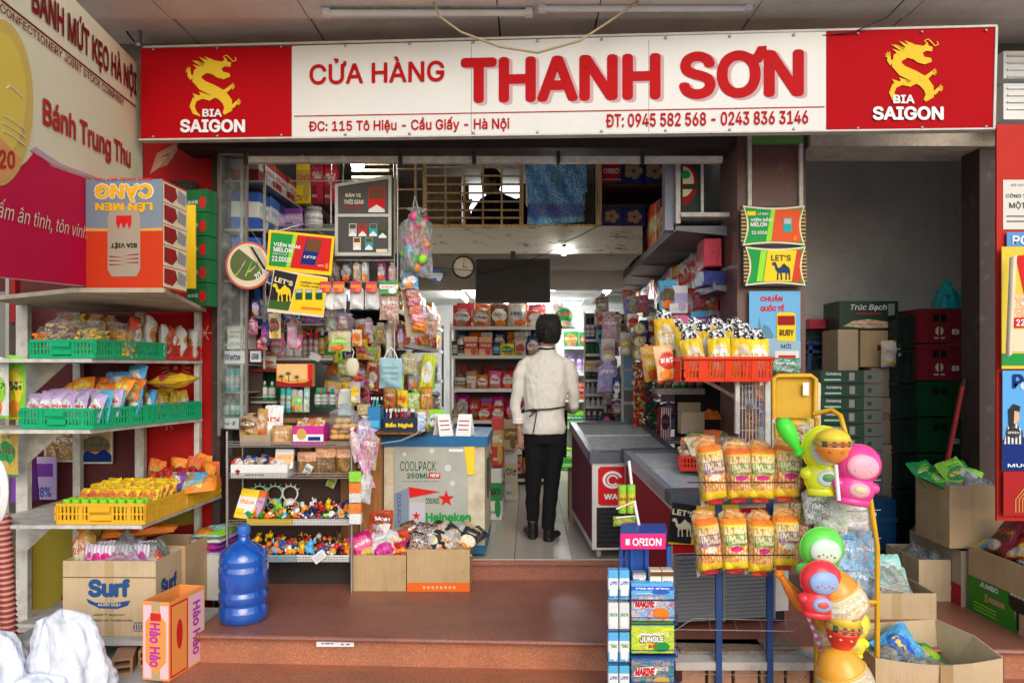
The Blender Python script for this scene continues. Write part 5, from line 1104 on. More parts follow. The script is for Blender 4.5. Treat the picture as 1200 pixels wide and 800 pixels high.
part('side',B().bb(XA(779,4.96),XA(791,4.96),4.95,5.06,ZA(270,4.96),ZA(186,4.96),M=M),paint((.25,.27,.35),.5),t);part('edge_post',B().bb(XA(791,4.94),XA(796,4.94),4.9,4.94,ZA(263,4.94),ZA(185,4.94),M=M),M_rackw,t);part('edge_post',B().bb(XA(820,4.94),XA(823,4.94),4.9,4.92,ZA(251,4.94),ZA(185,4.94),M=M),M_rackw,t);part('base',B().bb(XA(796,4.94),XA(862,4.94),4.88,5.2,ZA(256,4.94),ZA(251,4.94),M=M),M_rackw,t)
# hanging display racks over the freezers
def hangrack(px0,px1,py0,py1,Y,rows,label,m=paint((.1,.1,.11),.5)):
    t=thing('hanging_rack',label,'rack',(XA((px0+px1)/2,Y),Y+.1,ZA(py1,Y)));M=MW[t].inverted()
    part('back_panel',B().bb(XA(px0,Y),XA(px1,Y),Y+.12,Y+.13,ZA(py1,Y),ZA(py0,Y),M=M),m,t)
    for k, (py, s_) in enumerate(rows):
        z=ZA(py,Y);part('tray_board',B().bb(XA(px0,Y),XA(px1,Y),Y,Y+.119,z-.012,z,M=M),m,t);part('front_lip',B().bb(XA(px0,Y),XA(px1,Y),Y-.006,Y-.0005,z-.012,z+.015,M=M),M_alu,t)
        row(f"in tier {('one','two','three','four','five','six','seven','eight','nine')[k]} from the top of the {label.split(' hanging')[0]}",(XA(px0,Y)+.003,Y),(XA(px1,Y),Y),z,s_,jit=.002)
    for px in (px0,px1):part('upright',B().bb(XA(px,Y)-.008,XA(px,Y)+.008,Y+.10,Y+.119,ZA(py1,Y)-.02,ZA(py0,Y)+.02,M=M),M_alu,t)
sh=lambda c1,c2,w,h,n='toiletry bottle',k='shampoo':sp(k,c1,c2,c1,w,h,.06,n,'label','bottle')
hangrack(686,710,366,522,7.3,[(399,[sp('shampoo','navy','white','black',.05,.24,.05,'deodorant bottle','label','bottle'),sp('shampoo','white','gold','blue',.06,.26,.05,'deodorant bottle','label','bottle')]),(416,[sh('green','dgreen',.045,.11)]),(434,[sp('box','cream','yellow','green',.09,.1,.08,'soap box','box','box')]),(446,[sp('jar','brown','black','grey',.06,.07,.06,'cream jar','label','jar')]),(463,[sh('white','silver',.05,.12)]),(477,[sh('silver','white',.05,.1)]),(497,[sh('white','navy',.06,.13),sh('navy','blue',.06,.13)]),(516,[sh('white','lilac',.05,.14),sh('lilac','purple',.05,.14)])],'narrow black toiletry rack hanging in the right aisle')
hangrack(711,728,430,518,7.0,[(472,[sh('white','silver',.07,.2),sh('white','black',.07,.17)]),(500,[sh('orange','white',.06,.17),sh('white','grey',.07,.17)]),(517,[sh('black','dgreen',.05,.1)])],'short dark lotion rack hanging beside the toiletry rack')
for i,(px,py,w,h,c1,c2,c3,lb) in enumerate([(716,383,.15,.25,'tan','lilac','purple','cream and purple toy packet hanging left of the clocks'),(713,410,.12,.2,'silver','tan','purple','grey and purple toy packet hanging below the toy packet'),(712,440,.17,.28,'lilac','purple','sky','purple packet bundle hanging above the lotion rack'),(733,403,.1,.2,'silver','gold','cream','clear packet of gold pins hanging left of the clocks'),(741,376,.1,.12,'white','red','red','white card with a red ribbon hanging above the clocks'),(722,455,.07,.2,'navy','white','black','slim navy packet hanging in the right aisle'),(765,380,.12,.14,'cream','red','brown','round card of red trinkets hanging right of the clocks'),(766,400,.13,.15,'dred','cream','white','dark red trinket card hanging right of the clocks'),(752,390,.08,.2,'navy','blue','white','navy packet hanging beside the clocks'),(770,425,.12,.2,'brown','cream','black','brown handled scrubbing brush set hanging by the garlands'),(780,420,.05,.3,'tan','cream','brown','long beige brush packet hanging by the garlands')]):
    put(sp('pbag' if i in (0,2) else 'bag',c1,c2,c3,w,h,.05,'hanging packet','multi' if i in (0,2) else 'snack'),TM(XA(px,6.3),6.35-.02*i,ZA(py,6.3)-h/2),lb,'small packets hanging in the right aisle')
for k, py in enumerate((385,400.5,415)):
    t=thing('alarm_clock',f"small round yellow clock, {('top','middle','bottom')[k]} one of three in a hanging column",'clock',W(749,py,6.0),0,'three yellow clocks in a column');part('face',B().lathe([(.0001,.002),(.043,.002),(.043,0)],20,M=Rx),paint((.8,.75,.5),.4),t);part('rim',B().lathe([(.04,-.004),(.04,.008),(.05,.008),(.052,-.004)],20,M=Rx),paint('gold',.3),t)
    part('hour_hand',B().box((.008,-.006,0),(.02,.002,.005)),M_blk,t);part('minute_hand',B().box((0,-.008,.012),(.004,.002,.03)),M_blk,t)
t=thing('mirror_rack','grey narrow mirror rack with pale blue panels left of the garlands','rack',W(735,510,6.6));M=MW[t].inverted();part('frame',B().bb(XA(728,6.6),XA(745,6.6),6.6,6.62,ZA(518,6.6),ZA(405,6.6),M=M),M_alu,t)
for k,(a_,b_) in enumerate(((415,432),(434,454),(457,470),(474,492),(496,515))):part('panel',B().bb(XA(731,6.6),XA(742,6.6),6.595,6.599,ZA(b_,6.6),ZA(a_,6.6),M=M),paint((.25,.4,.55) if k < 2 else (.2,.2,.2),.2),t)
def garland(px, py0, py1, Y, cols, label, n):
    t=thing('garland',label,'garland',W(px,py1,Y));M=MW[t].inverted();r=random.Random(px)
    bs = [B() for _ in cols]
    for i in range(n):
        f=i/n;p=W(px+r.uniform(-6,6),py0+(py1-py0)*f,Y+r.uniform(-.02,.02));q=r.randrange(len(cols));bs[q].lathe([(.001,-.012),(.014,0),(.001,.012)],6,M=M@TM(p.x,p.y,p.z,0,r.uniform(0,3),0,r.uniform(.7,1.5)))
    for c,b in zip(cols,bs):part('bead_string',b,paint(c,.3,.3),t,kind='stuff')
garland(748,425,512,6.1,['red','gold','orange','cream'],'string of red and gold beads hanging below the clocks',150);garland(762,430,515,6.0,['dgreen','dgreen','dred'],'dark green garland hanging right of the gold beads',260)
garland(768,440,470,5.95,['tan','white'],'short string of pale tassels above the dark green garland',30)
goods('box',[paint('gold'),None,None],TM(XA(753,6.0),6.0,ZA(514,6.0),0,0,0,(.06,.03,.09)),'small gold box hanging at the foot of the garlands','box')
t=thing('end_shelf','grey end shelf with packets above the rear of the freezers','shelf',(1.2,5.8,1.4));M=MW[t].inverted();part('shelf_board',B().bb(XA(770,5.75),XA(826,5.75),5.75,6.1,ZA(462,5.75),ZA(455,5.75),M=M),M_alu,t);part('shelf_board',B().bb(XA(770,5.75),XA(826,5.75),5.75,6.1,ZA(520,5.75),ZA(516,5.75),M=M),M_alu,t)
part('back',B().bb(XA(802,5.75),XA(870,5.75),6.12,6.14,.7,2.1,M=M),paint((.04,.03,.028),.6),t)
row('on the grey end shelf',(XA(772,5.8),5.8),(XA(825,5.8),5.8),ZA(455,5.75),[sp('jar','brown','tan','red',.06,.16,.06,'spice jar','label','jar'),sp('jar','green','cream','red',.055,.14,.06,'spice jar','label','jar')])
row('below the grey end shelf',(XA(773,5.8),5.8),(XA(800,5.8),5.8),ZA(516,5.75),[sp('box','red','white','black',.09,.26,.1,'wrapped box','stripe','box'),sp('box','white','cream','red',.1,.25,.1,'wrapped box','stripe','box')],reps=[1])
# small carton in the aisle
t=open_carton(.28,.3,.42,M_cb3,'small brown carton standing in the aisle beside the freezer',TM(XA(681,6.25)+.04,6.4,FZ),flaps=(0,0,0,0))
put(sp('bag','dred','red','white',.18,.22,.08,'snack bag'),TM(XA(681,6.25)+.04,6.4,FZ+.25,0,R(-50)),'dark red bag poking out of the small carton in the aisle')

r2=random.Random(5);cc2=['navy','white','lilac','purple','silver','tan','cream','red','dgreen','black','pink','brown','grey','sky']
for i in range(81):
    px=700+r2.random()*100;py=352+(i%9)*17+r2.random()*9;c1,c2,c3=r2.sample(cc2,3)
    put(sp(('bag','pbag')[i%2],c1,c2,c3,.09+.05*r2.random(),.12+.1*r2.random(),.05,'hanging packet',('multi','snack')[i%3>0]),TM(XA(px,6.9),6.75+.3*r2.random(),ZA(py+12,6.9),r2.uniform(-.3,.3),0,r2.uniform(-.1,.1)),f"{cn(c1)} and {cn(c2)} packet, {od(i//9)} in hanging line {('one','two','three','four','five','six','seven','eight','nine')[i%9]} from the top of the packet wall",'packets on the hanging wall of the right aisle')

for i in range(36):
    px=784+(i%9)*9+r2.random()*6;py=345+(i//9)*22+r2.random()*9;c1,c2,c3=r2.sample(cc2,3)
    put(sp(('bag','box','pbag')[i%3],c1,c2,c3,.1+.05*r2.random(),.14+.08*r2.random(),.06,'stacked packet',('snack','box','multi')[i%3]),TM(XA(px,5.25),5.3+.15*r2.random(),ZA(py+14,5.25),r2.uniform(-.2,.2),0,r2.uniform(-.05,.05)),f"{cn(c1)} and {cn(c2)} packet, {od(i%9)} from the left in tier {('one','two','three','four')[i//9]} behind the red basket",'packets stacked behind the red basket')
# ================= people =================
def loft(b, rings, n=16, M=None):
    """rings: (centre, normal-ish dir, rx, ry, side-axis)"""
    vs = []; fs = []
    for c, u, v, rx, ry, p in rings:
        c = Vector(c); u = Vector(u); v = Vector(v)
        for k in range(n):
            t = 6.2832*k/n; ct, st_ = _m.cos(t), _m.sin(t)
            q = 1/(abs(ct)**p+abs(st_)**p)**(1/p)
            vs.append(c+u*(rx*ct*q)+v*(ry*st_*q))
    for i in range(len(rings)-1):
        for k in range(n):fs.append((i*n+k,i*n+(k+1)%n,(i+1)*n+(k+1)%n,(i+1)*n+k))
    fs.append(tuple(range(n))[::-1]);fs.append(tuple((len(rings)-1)*n+k for k in range(n)))
    b.add(vs, fs, 0, True, M); return b
def torso(b,L,n=20):return loft(b,[((x,y,z),(1,0,0),(0,1,0),rx,ry,2.3) for x,y,z,rx,ry in L],n)
def limb(b, pts, n=12):
    P_ = [Vector(p[:3]) for p in pts]; rings = []
    for i, p in enumerate(pts):
        d=(P_[min(i+1,len(P_)-1)]-P_[max(i-1,0)]).normalized();u=Vector((1,0,0));u=(u-d*u.dot(d));u=u.normalized() if u.length > .2 else Vector((0,1,0)).cross(d).normalized();v=d.cross(u)
        rx = p[3]; ry = p[4] if len(p) > 4 else p[3]
        rings.append((p[:3], u, v, rx, ry, 2))
    return loft(b, rings, n)
def merged(name,b,m,parent,vox=.009,sm=3,disp=None,M=None):
    me=b.mesh(name,m);o=bpy.data.objects.new(name,me);C.objects.link(o)
    r=o.modifiers.new('r','REMESH');r.mode='VOXEL';r.voxel_size=vox;r.use_smooth_shade=True
    s=o.modifiers.new('s','SMOOTH');s.iterations=sm;s.factor=.6
    if disp:
        tx=bpy.data.textures.new('folds','CLOUDS');tx.noise_scale=disp[1];dmod=o.modifiers.new('d','DISPLACE');dmod.texture=tx;dmod.strength=disp[0];dmod.mid_level=.5
        s2=o.modifiers.new('s2','SMOOTH');s2.iterations=1
    dg=bpy.context.evaluated_depsgraph_get();me2=bpy.data.meshes.new_from_object(o.evaluated_get(dg));me2.name=name
    o.modifiers.clear();o.data=me2;bpy.data.meshes.remove(me);me2.materials.clear();me2.materials.append(m)
    for p in me2.polygons: p.use_smooth = True
    o.parent = parent
    return o
g=N('skin');n1=g.noise(g.coord(),12,4);g.b.inputs['Subsurface Weight'].default_value=.12;g.b.inputs['Subsurface Radius'].default_value=(.02,.008,.004);M_skin=g.fin(g.mix(n1,(.42,.24,.16,1),(.36,.19,.12,1)),.5)
def hand(b, w, d, side, curl=.35):
    """palm from wrist w along direction d (down); fingers unequal, thumb from the side of the palm"""
    w=Vector(w);d=Vector(d).normalized();f=Vector((0,-1,0));f=(f-d*f.dot(d)).normalized();s=d.cross(f)*side
    limb(b,[(*w,.026,.02),(*(w+d*.03),.033,.018),(*(w+d*.075),.039,.016),(*(w+d*.095),.036,.013)],12)
    for k,(o_,L) in enumerate(((-.029,.058),(-.01,.072),(.01,.077),(.029,.068))):
        p0=w+d*.082+s*o_;dd=(d-f*curl*.6+s*o_*1.5).normalized();p1=p0+dd*L*.45;dd=(dd-f*curl).normalized();p2=p1+dd*L*.32;dd=(dd-f*curl).normalized();p3=p2+dd*L*.25
        limb(b,[(*p0,.0095),(*p1,.0088),(*p2,.008),(*p3,.0055)],8)
    p0=w+d*.03+s*.026;dd=(d*.7+s*.7-f*.2).normalized();p1=p0+dd*.04;p2=p1+(d*.95+s*.25-f*.2).normalized()*.032;p3=p2+(d*.98-f*.2).normalized()*.018
    limb(b,[(*p0,.014),(*p1,.0115),(*p2,.0095),(*p3,.006)],8)
# --- shop assistant, seen from behind ---
pm=thing('person','person in white shirt and black trousers standing with back turned in the aisle','person',M=TM(XA(638,5.56),5.56,FZ,0,0,0,(.9,1,1)))
Zc = lambda py: (632-py)/153; Xc = lambda px: (px-638)/153
b = B()
torso(b,[(0,0,.78,.155,.11),(-.005,0,.9,.165,.115),(0,0,1.02,.14,.10),(.01,.0,1.2,.17,.11),(.015,.01,1.33,.17,.09),(.02,.01,1.38,.11,.07),(.02,.0,1.44,.07,.06),(.02,.0,1.5,.055,.058),(.025,-.005,1.54,.06,.07)])
# head
def head(b, c, s=1, yaw=0):
    T = Matrix.Translation(c) @ Matrix.Rotation(yaw,4,'Z')
    R8=[(-.115,.03,.035,.02),(-.1,.045,.055,.015),(-.06,.062,.078,.005),(-.02,.072,.09,0),(.03,.077,.096,-.004),(.07,.07,.088,-.006),(.1,.05,.064,-.006),(.118,.02,.025,-.006)]
    loft(b,[((0,y*s,z*s),(1,0,0),(0,1,0),rx*s,ry*s,2) for z,rx,ry,y in R8],18,T)
    loft(b,[((0,(.085+.0)*s,z*s),(1,0,0),(0,1,0),rx,ry,2) for z,rx,ry in ((-.045,.012,.01),(-.035,.016,.026),(-.02,.012,.02),(.01,.008,.008))],8,T)   # nose
    for sx in (-1,1):loft(b,[((sx*.078*s,-.005,z*s),(1,0,0),(0,1,0),.009,ry,2) for z,ry in ((-.04,.008),(-.02,.014),(.0,.018),(.02,.014))],8,T)   # ears
    loft(b,[((0,.082*s,z*s),(1,0,0),(0,1,0),.022,.012,2) for z in (-.078,-.07,-.062)],10,T)   # lips
head(b, (.03,0,1.585), 1, R(25))
limb(b,[(-.15,0,1.32,.035),(-.205,.0,1.25,.032),(-.235,-.01,1.12,.028),(-.245,0,1.03,.028),(-.225,.0,.9,.028),(-.205,.0,.82,.025)])
hand(b, (-.203,.0,.83), (.12,.02,-1), -1)
limb(b,[(.18,.0,1.32,.035),(.228,.0,1.25,.032),(.247,0,1.12,.028),(.252,.02,1.03,.028),(.25,.12,.98,.028),(.22,.22,.98,.025)])
hand(b, (.22,.21,.98), (-.3,1,-.05), 1)
limb(b,[(-.075,0,.85,.09),(-.08,0,.6,.065),(-.09,.0,.45,.05),(-.095,.02,.3,.05),(-.1,.03,.12,.036),(-.1,.03,.05,.04)])
limb(b,[(.08,0,.85,.09),(.07,0,.6,.065),(.06,-.01,.45,.05),(.045,-.02,.3,.05),(.03,-.03,.12,.036),(.03,-.03,.05,.04)])
merged('body', b, M_skin, pm, .008, 2)
g=N('hair_black');n1=g.noise(g.mapping(g.coord(),(1,1,.25)),60,4,.7);g.bump(n1,.8,.02);M_hair=g.fin(g.mix(n1,(.006,.005,.005,1),(.03,.025,.022,1)),.5)
b = B(); T = TM(.03,0,1.585,R(25)); r_ = random.Random(4)
loft(b,[((0,y,z*1.08),(1,0,0),(0,1,0),rx*1.15,ry*1.12,2) for z,rx,ry,y in ((-.075,.05,.045,-.045),(-.05,.068,.07,-.03),(-.01,.085,.092,-.02),(.04,.093,.105,-.008),(.085,.088,.1,-.005),(.115,.066,.075,-.004),(.135,.03,.035,0))],22,T)
for i in range(170):   # curls
    a=r_.uniform(0,6.28);z=r_.uniform(-.07,.13);rr_=.098*_m.sqrt(max(.05,1-((z-.03)/.125)**2));y=rr_*1.08*_m.sin(a)-.01
    if y > .05 and z < .05: continue
    p=T @ Vector((rr_*_m.cos(a),y,z));q=r_.uniform(.012,.02);b.lathe([(.001,-q),(q*.8,-q*.6),(q,0),(q*.8,q*.6),(.001,q)],7,M=TM(*p,r_.uniform(0,3),r_.uniform(0,3)))
for i in range(900):   # tufts
    a=r_.uniform(0,6.28);z=r_.uniform(-.06,.125);rr_=.1*_m.sqrt(max(.05,1-((z-.03)/.12)**2));y=rr_*1.1*_m.sin(a)-.01
    if y > .05 and z < .04: continue
    p=T @ Vector((rr_*_m.cos(a),y,z));q=p+Vector((r_.uniform(-.012,.012)+.008*_m.cos(a),r_.uniform(-.012,.012)+.01*_m.sin(a),r_.uniform(-.03,-.01)+(.035 if z > .08 else 0)))
    b.tube([p,(p+q)/2,q],[.0035,.003,.0005],3)
part('hair', b, M_hair, pm)
g=N('white_shirt_cotton');v=g.coord();n1=g.noise(g.mapping(v,(2,2,.7)),7,5,.6);g.bump(n1,.7,.03);M_shirt=g.fin(g.mix(n1,(.62,.59,.53,1),(.72,.69,.62,1)),.8,spec=.1)
b = B()
torso(b,[(-.005,0,.815,.185,.135),(-.005,0,.86,.188,.138),(-.005,0,.93,.18,.13),(0,0,1.01,.168,.12),(.005,0,1.07,.178,.128),(.01,.0,1.2,.195,.13),(.015,.005,1.3,.205,.122),(.018,.005,1.355,.198,.105),(.02,.0,1.405,.135,.085),(.02,.0,1.445,.075,.068),(.02,.0,1.47,.062,.062)])
limb(b,[(-.12,0,1.36,.055),(-.175,.0,1.335,.06),(-.21,.0,1.26,.06),(-.235,-.01,1.13,.048),(-.248,0,1.03,.046),(-.236,.0,.95,.044),(-.225,.0,.905,.046)])
limb(b,[(.15,0,1.36,.055),(.2,.0,1.335,.06),(.232,.0,1.26,.06),(.25,0,1.13,.048),(.255,.02,1.03,.046),(.252,.1,1.0,.044),(.245,.17,.99,.044)])
merged('shirt', b, M_shirt, pm, .009, 3, (.022,.08))
b=B().tube([(.02+.068*_m.cos(a),.0+.064*_m.sin(a),1.475+.008*_m.sin(a)) for a in [i*.3142 for i in range(21)]],.011,6);part('collar',b,M_shirt,pm)
for (x,y,z,dx) in ((-.222,0,.9,.02),):part('cuff',B().tube([(x+.046*_m.cos(a),y+.046*_m.sin(a),z) for a in [i*.4488 for i in range(15)]],.012,6),M_shirt,pm)
b = B()
torso(b,[(-.0,0,.74,.16,.12),(-.0,0,.84,.172,.125),(-.0,0,.9,.165,.12),(0,0,.98,.15,.11)])
limb(b,[(-.075,0,.86,.10),(-.08,.0,.72,.098),(-.085,0,.6,.082),(-.095,.0,.45,.068),(-.1,.02,.3,.062),(-.1,.03,.17,.054),(-.1,.03,.14,.053)])
limb(b,[(.085,0,.86,.10),(.082,.0,.72,.098),(.075,0,.6,.082),(.062,-.01,.45,.068),(.045,-.02,.3,.062),(.032,-.03,.12,.056),(.03,-.03,.09,.055)])
merged('trousers',b,paint((.004,.004,.005),.9,0,.1,8),pm,.009,2,(.016,.08))
for (x,y,z0,tx,lb) in ((-.1,.04,.012,-.05,''),(.035,-.03,0,.075,'')):
    b=B();limb(b,[(x,y,.13+z0,.045,.05),(x,y,.08+z0,.046,.055),(x,y+.01,.05+z0,.048,.06),(x,y+.015,.0+z0,.05,.07)]);limb(b,[(x,y-.02,.035+z0,.045,.035),(x+tx*.5,y+.06,.035+z0,.046,.035),(x+tx,y+.12,.03+z0,.04,.028),(x+tx*1.15,y+.15,.025+z0,.02,.015)])
    merged('boot', b, paint('black',.3), pm, .008, 2)
bk = paint('black',.6)
part('apron_tie',B().tube([(-.17,-.03,.985),(-.13,-.1,1.0),(-.06,-.137,1.005),(.05,-.14,1.01),(.12,-.11,1.018),(.175,-.03,1.02)],.0065,5),bk,pm)
part('apron_tie',B().tube([(-.065,-.142,1.005),(-.075,-.15,.94),(-.09,-.152,.86),(-.1,-.15,.83)],.005,5),bk,pm);part('apron_tie',B().tube([(-.065,-.142,1.005),(-.11,-.15,.965),(-.13,-.14,.955)],.005,5),bk,pm)
part('apron_bow',B().tube([(-.065,-.145,1.005),(-.1,-.155,1.01),(-.12,-.15,.99),(-.08,-.15,.99),(-.065,-.145,1.005)],.006,5),bk,pm)
part('apron_neck_strap',B().tube([(-.045,.02,1.47),(-.04,-.05,1.468),(.02,-.078,1.46),(.08,-.05,1.468),(.085,.02,1.47)],.008,5),bk,pm)
part('apron_panel',B().add([(-.2,.04,.98),(-.17,.15,1.0),(.17,.15,1.0),(.2,.04,.98),(-.19,.05,.62),(-.16,.17,.62),(.16,.17,.62),(.19,.05,.62)],[(0,1,5,4),(1,2,6,5),(2,3,7,6)],0,True),bk,pm)
# --- person upstairs behind the grille ---
pu_=thing('person','person in dark clothes sitting bent forward behind the upper wooden grille','person',M=TM(XA(585,7.1),7.1,2.80))
b = B(); k = 7.1/FL
torso(b,[(.05,0,.0,.24,.16),(.05,0,.1,.24,.16),(.04,-.0,.25,.2,.13),(.02,-.02,.37,.21,.12),(.0,-.04,.44,.17,.1),(-.03,-.07,.49,.07,.06),(-.05,-.09,.53,.055,.055)])
head(b, (-.08,-.1,.60), 1.02, R(120))
limb(b,[(-.14,-.04,.40,.06),(-.2,-.08,.3,.052),(-.24,-.12,.18,.044),(-.27,-.2,.2,.038),(-.3,-.24,.32,.028)]);hand(b,(-.3,-.24,.31),(-.1,-.1,1),1)
limb(b,[(.17,-.0,.42,.06),(.24,-.04,.3,.055),(.27,-.06,.15,.046),(.2,-.2,.08,.036),(.1,-.26,.1,.028)]);hand(b,(.1,-.26,.1),(-1,-.1,.0),-1)
merged('body', b, M_skin, pu_, .011, 2)
b=B();torso(b,[(.05,0,-.0,.27,.18),(.05,0,.1,.27,.18),(.04,-.0,.25,.225,.15),(.02,-.02,.37,.235,.14),(.0,-.04,.45,.17,.11),(-.03,-.06,.49,.08,.07)])
limb(b,[(-.12,-.04,.41,.075),(-.2,-.08,.3,.07),(-.23,-.11,.22,.062)]);limb(b,[(.15,-.0,.42,.075),(.245,-.04,.3,.072),(.27,-.06,.18,.066)])
merged('shirt',b,paint((.012,.011,.012),.9),pu_,.011,3,(.02,.1))
b=B();loft(b,[((0,y,z),(1,0,0),(0,1,0),rx,ry,2) for z,rx,ry,y in ((-.07,.05,.045,-.045),(-.01,.085,.092,-.02),(.04,.093,.105,-.008),(.085,.088,.1,-.005),(.12,.055,.065,-.004),(.135,.02,.02,0))],18,TM(-.08,-.1,.60,R(120)));part('hair',b,M_hair,pu_)
limb_b=B();limb(limb_b,[(.0,0,.08,.12),(-.1,-.2,.12,.1),(-.25,-.38,.14,.08)]);limb(limb_b,[(.15,0,.08,.12),(.1,-.25,.1,.09),(.05,-.4,.12,.08)]);merged('trousers',limb_b,paint((.015,.015,.02),.9),pu_,.013,2)
# ================= left bay of the opening =================
Yw = 4.72
wx0, wx1 = XA(266,Yw), XA(412,Yw)
ws=thing('wire_shelf','chrome wire display shelf with toys and sweets left of the entrance','shelf',((wx0+wx1)/2,Yw,TZ));M=MW[ws].inverted()
LV=[('top',ZA(523,Yw)),('second',ZA(560,Yw)),('third',ZA(615,Yw)),('lowest',ZA(658,Yw))]
for x in (wx0, wx1):
    for y in (Yw,Yw+.26):part('post',B().tube([(x,y,TZ),(x,y,LV[0][1]+.1)],.009,6,M=M),M_steel,ws)
for nm, z in LV:
    b = B()
    for dz in (0,.016,.032):b.tube([(wx0,Yw,z+dz),(wx1,Yw,z+dz)],.0022,4,M=M)
    n_ = 44
    for i in range(n_+1):
        x=wx0+(wx1-wx0)*i/n_;b.tube([(x,Yw,z+.032),(x,Yw,z),(x,Yw+.26,z)],.0014,3,M=M)
    part('wire_front', b, M_steel, ws, kind='stuff')
    part('shelf_pan',B().bb(wx0+.005,wx1-.005,Yw+.01,Yw+.26,z-.006,z-.002,M=M),paint((.25,.08,.05),.6),ws)
struct('bay_back_panel',B().bb(-2.14,XA(447,5.02),5.02,5.04,FZ,1.0),paint((.06,.03,.025),.6,0,.5))
part('dark_lower_sheet',B().bb(wx0,wx1,Yw+.2,Yw+.22,TZ,LV[3][1]-.03,M=M),M_drk,ws)  # dark sheet filling the gap under the lowest shelf
LZ_ = dict(LV)
# top level: brown craft goods, bagged breads, pink box
z = LZ_['top']+.002
tanb=sp('bag','tan','cream','brown',.1,.12,.08,'kraft paper bag')
def cartont(label,x,y,z,w,d,h,c,rz=0,opened=True,text_=None,tc='white',name='display_box',fl=0):
    M_=TM(x,y+d/2,z,rz);m=paint(c,.5) if not isinstance(c,bpy.types.Material) else c
    t = thing(name, label, 'box', M=M_); th = .003
    b=B().bb(-w/2,w/2,-d/2,-d/2+th,0,h).bb(-w/2,w/2,d/2-th,d/2,0,h+fl).bb(-w/2,-w/2+th,-d/2+th,d/2-th,0,h).bb(w/2-th,w/2,-d/2+th,d/2-th,0,h).bb(-w/2+th,w/2-th,-d/2+th,d/2-th,0,.003)
    part('box_body', b, m, t)
    if text_:ltext(t,text_,M_,-w*.35,h*.3,w*.35,h*.7,-d/2,flat(tc),wt=.05)
    return t, M_
cartont('brown shallow carton at the left of the top wire shelf',XA(297,Yw),Yw+.03,z,.2,.2,.07,M_cb3)
for i,(px,dy,sp_,lb) in enumerate([(284,.05,sp('pbag','tan','brown','cream',.14,.17,.1,'bag'),'open brown paper bag at the left end of the top wire shelf'),(300,.04,sp('bag','gold','cream','orange',.07,.2,.06,'bag'),'tall golden bag on the top wire shelf beside the brown paper bag'),(312,.08,sp('bag','white','white','red',.12,.22,.05,'bag'),'white bag with a red mark on the top wire shelf'),(326,.02,sp('bag','gold','peach','tan',.13,.13,.06,'bag','multi'),'flat bag of golden crackers before the white bag on the top wire shelf')]):
    put(sp_,TM(XA(px,Yw),Yw+dy+.05,z+(.04 if i < 3 else .0),rnd.uniform(-.2,.2),-.15),lb)
mp_=paint((.6,.02,.28),.45);t,M_=cartont('magenta and white display box of candies on the top wire shelf',XA(360,Yw),Yw+.02,z,.2,.16,.13,mp_)
lrect(t,M_,-.1,.03,.1,.075,-.08,flat('white'),.001,'white_band');lrect(t,M_,-.075,.04,-.01,.115,-.08,flat('gold'),.002,'gold_badge',[(.5+.5*_m.cos(a*.5236),.5+.5*_m.sin(a*.5236)) for a in range(12)]);lrect(t,M_,0,.035,.08,.06,-.08,flat('navy'),.002,'dark_mark')
for i in range(9):put(sp('bag',('cream','white','orange','pink')[i%4],'gold','magenta',.07,.08,.04,'wrapped sweet'),TM(XA(347,Yw)+.03*(i%5),Yw+.07+.05*(i//5),z+.09+.01*(i%3),rnd.uniform(-.6,.6),R(-40),rnd.uniform(-.6,.6)),f"{cn(('cream','white','orange','pink')[i%4])} wrapped sweet, {od(i%5)} from the left in the {('front','back')[i//5]} row of the magenta display box",'sweets in the magenta display box')
t=thing('bread_bag','clear bag of round golden buns on the right of the top wire shelf','bag',M=TM(XA(398,Yw),Yw+.12,z+.03))
for i in range(11):
    r_=rnd;part('bun',B().lathe([(.001,0),(.03,.006),(.036,.02),(.028,.034),(.001,.04)],10,c=(-.05+.05*(i%3)+.02*(i//6),-.05+.03*((i//3)%2),.005+.035*(i//3))),paint((.75,.42,.13),.5,0,.5,20),t)
o=part('wrap',um('pbag',2),M_clear,t,Matrix.Diagonal((.2,.17,.24,1)))
t=thing('wooden_tray','flat wooden tray under the bag of buns on the top wire shelf','tray',(XA(396,Yw),Yw+.13,z));part('board',B().bb(-.11,.11,-.1,.1,0,.02),wood((.5,.3,.12)),t);part('stamped_mark',B().bb(-.09,-.02,-.103,-.1,.005,.015),M_blk,t)
put(sp('bag','red','orange','white',.06,.09,.05,'snack bag'),TM(XA(411,Yw),Yw+.06,z+.02),'small red bag beside the bun bag on the top wire shelf')
# second level
z = LZ_['second']+.002
t,M_=cartont('white open carton of blue and red packets on the second wire shelf',XA(303,Yw),Yw+.01,z,.37,.2,.085,'white')
lrect(t,M_,-.16,.01,-.12,.06,-.1,flat('dred'),.0015,'red_flower',[(.5+.5*_m.cos(a*.5236)*(1 if a%2 else .6),.5+.5*_m.sin(a*.5236)*(1 if a%2 else .6)) for a in range(12)]);ltext(t,'BÁNH KẸO HỮU NGHỊ',M_,-.09,.012,.03,.024,-.1,flat('black'),wt=.03)
for i in range(12):put(sp('bag',('red','blue','navy','white')[i%4],'white','red',.08,.1,.04,'sweet packet'),TM(XA(303,Yw)-.12+.055*(i%5),Yw+.06+.05*(i//5),z+.06,rnd.uniform(-.5,.5),R(-50),rnd.uniform(-.8,.8)),f"{cn(('red','blue','navy','white')[i%4])} sweet packet, {od(i%5)} from the left in row {('one','two','three')[i//5]} of the white open carton",'packets in the white open carton')
put(sp('box','white','peach','orange',.12,.13,.03,'box flap','box','box'),TM(XA(329,Yw),Yw+.06,z+.05,0,R(-15)),'white and orange box standing in the white open carton')
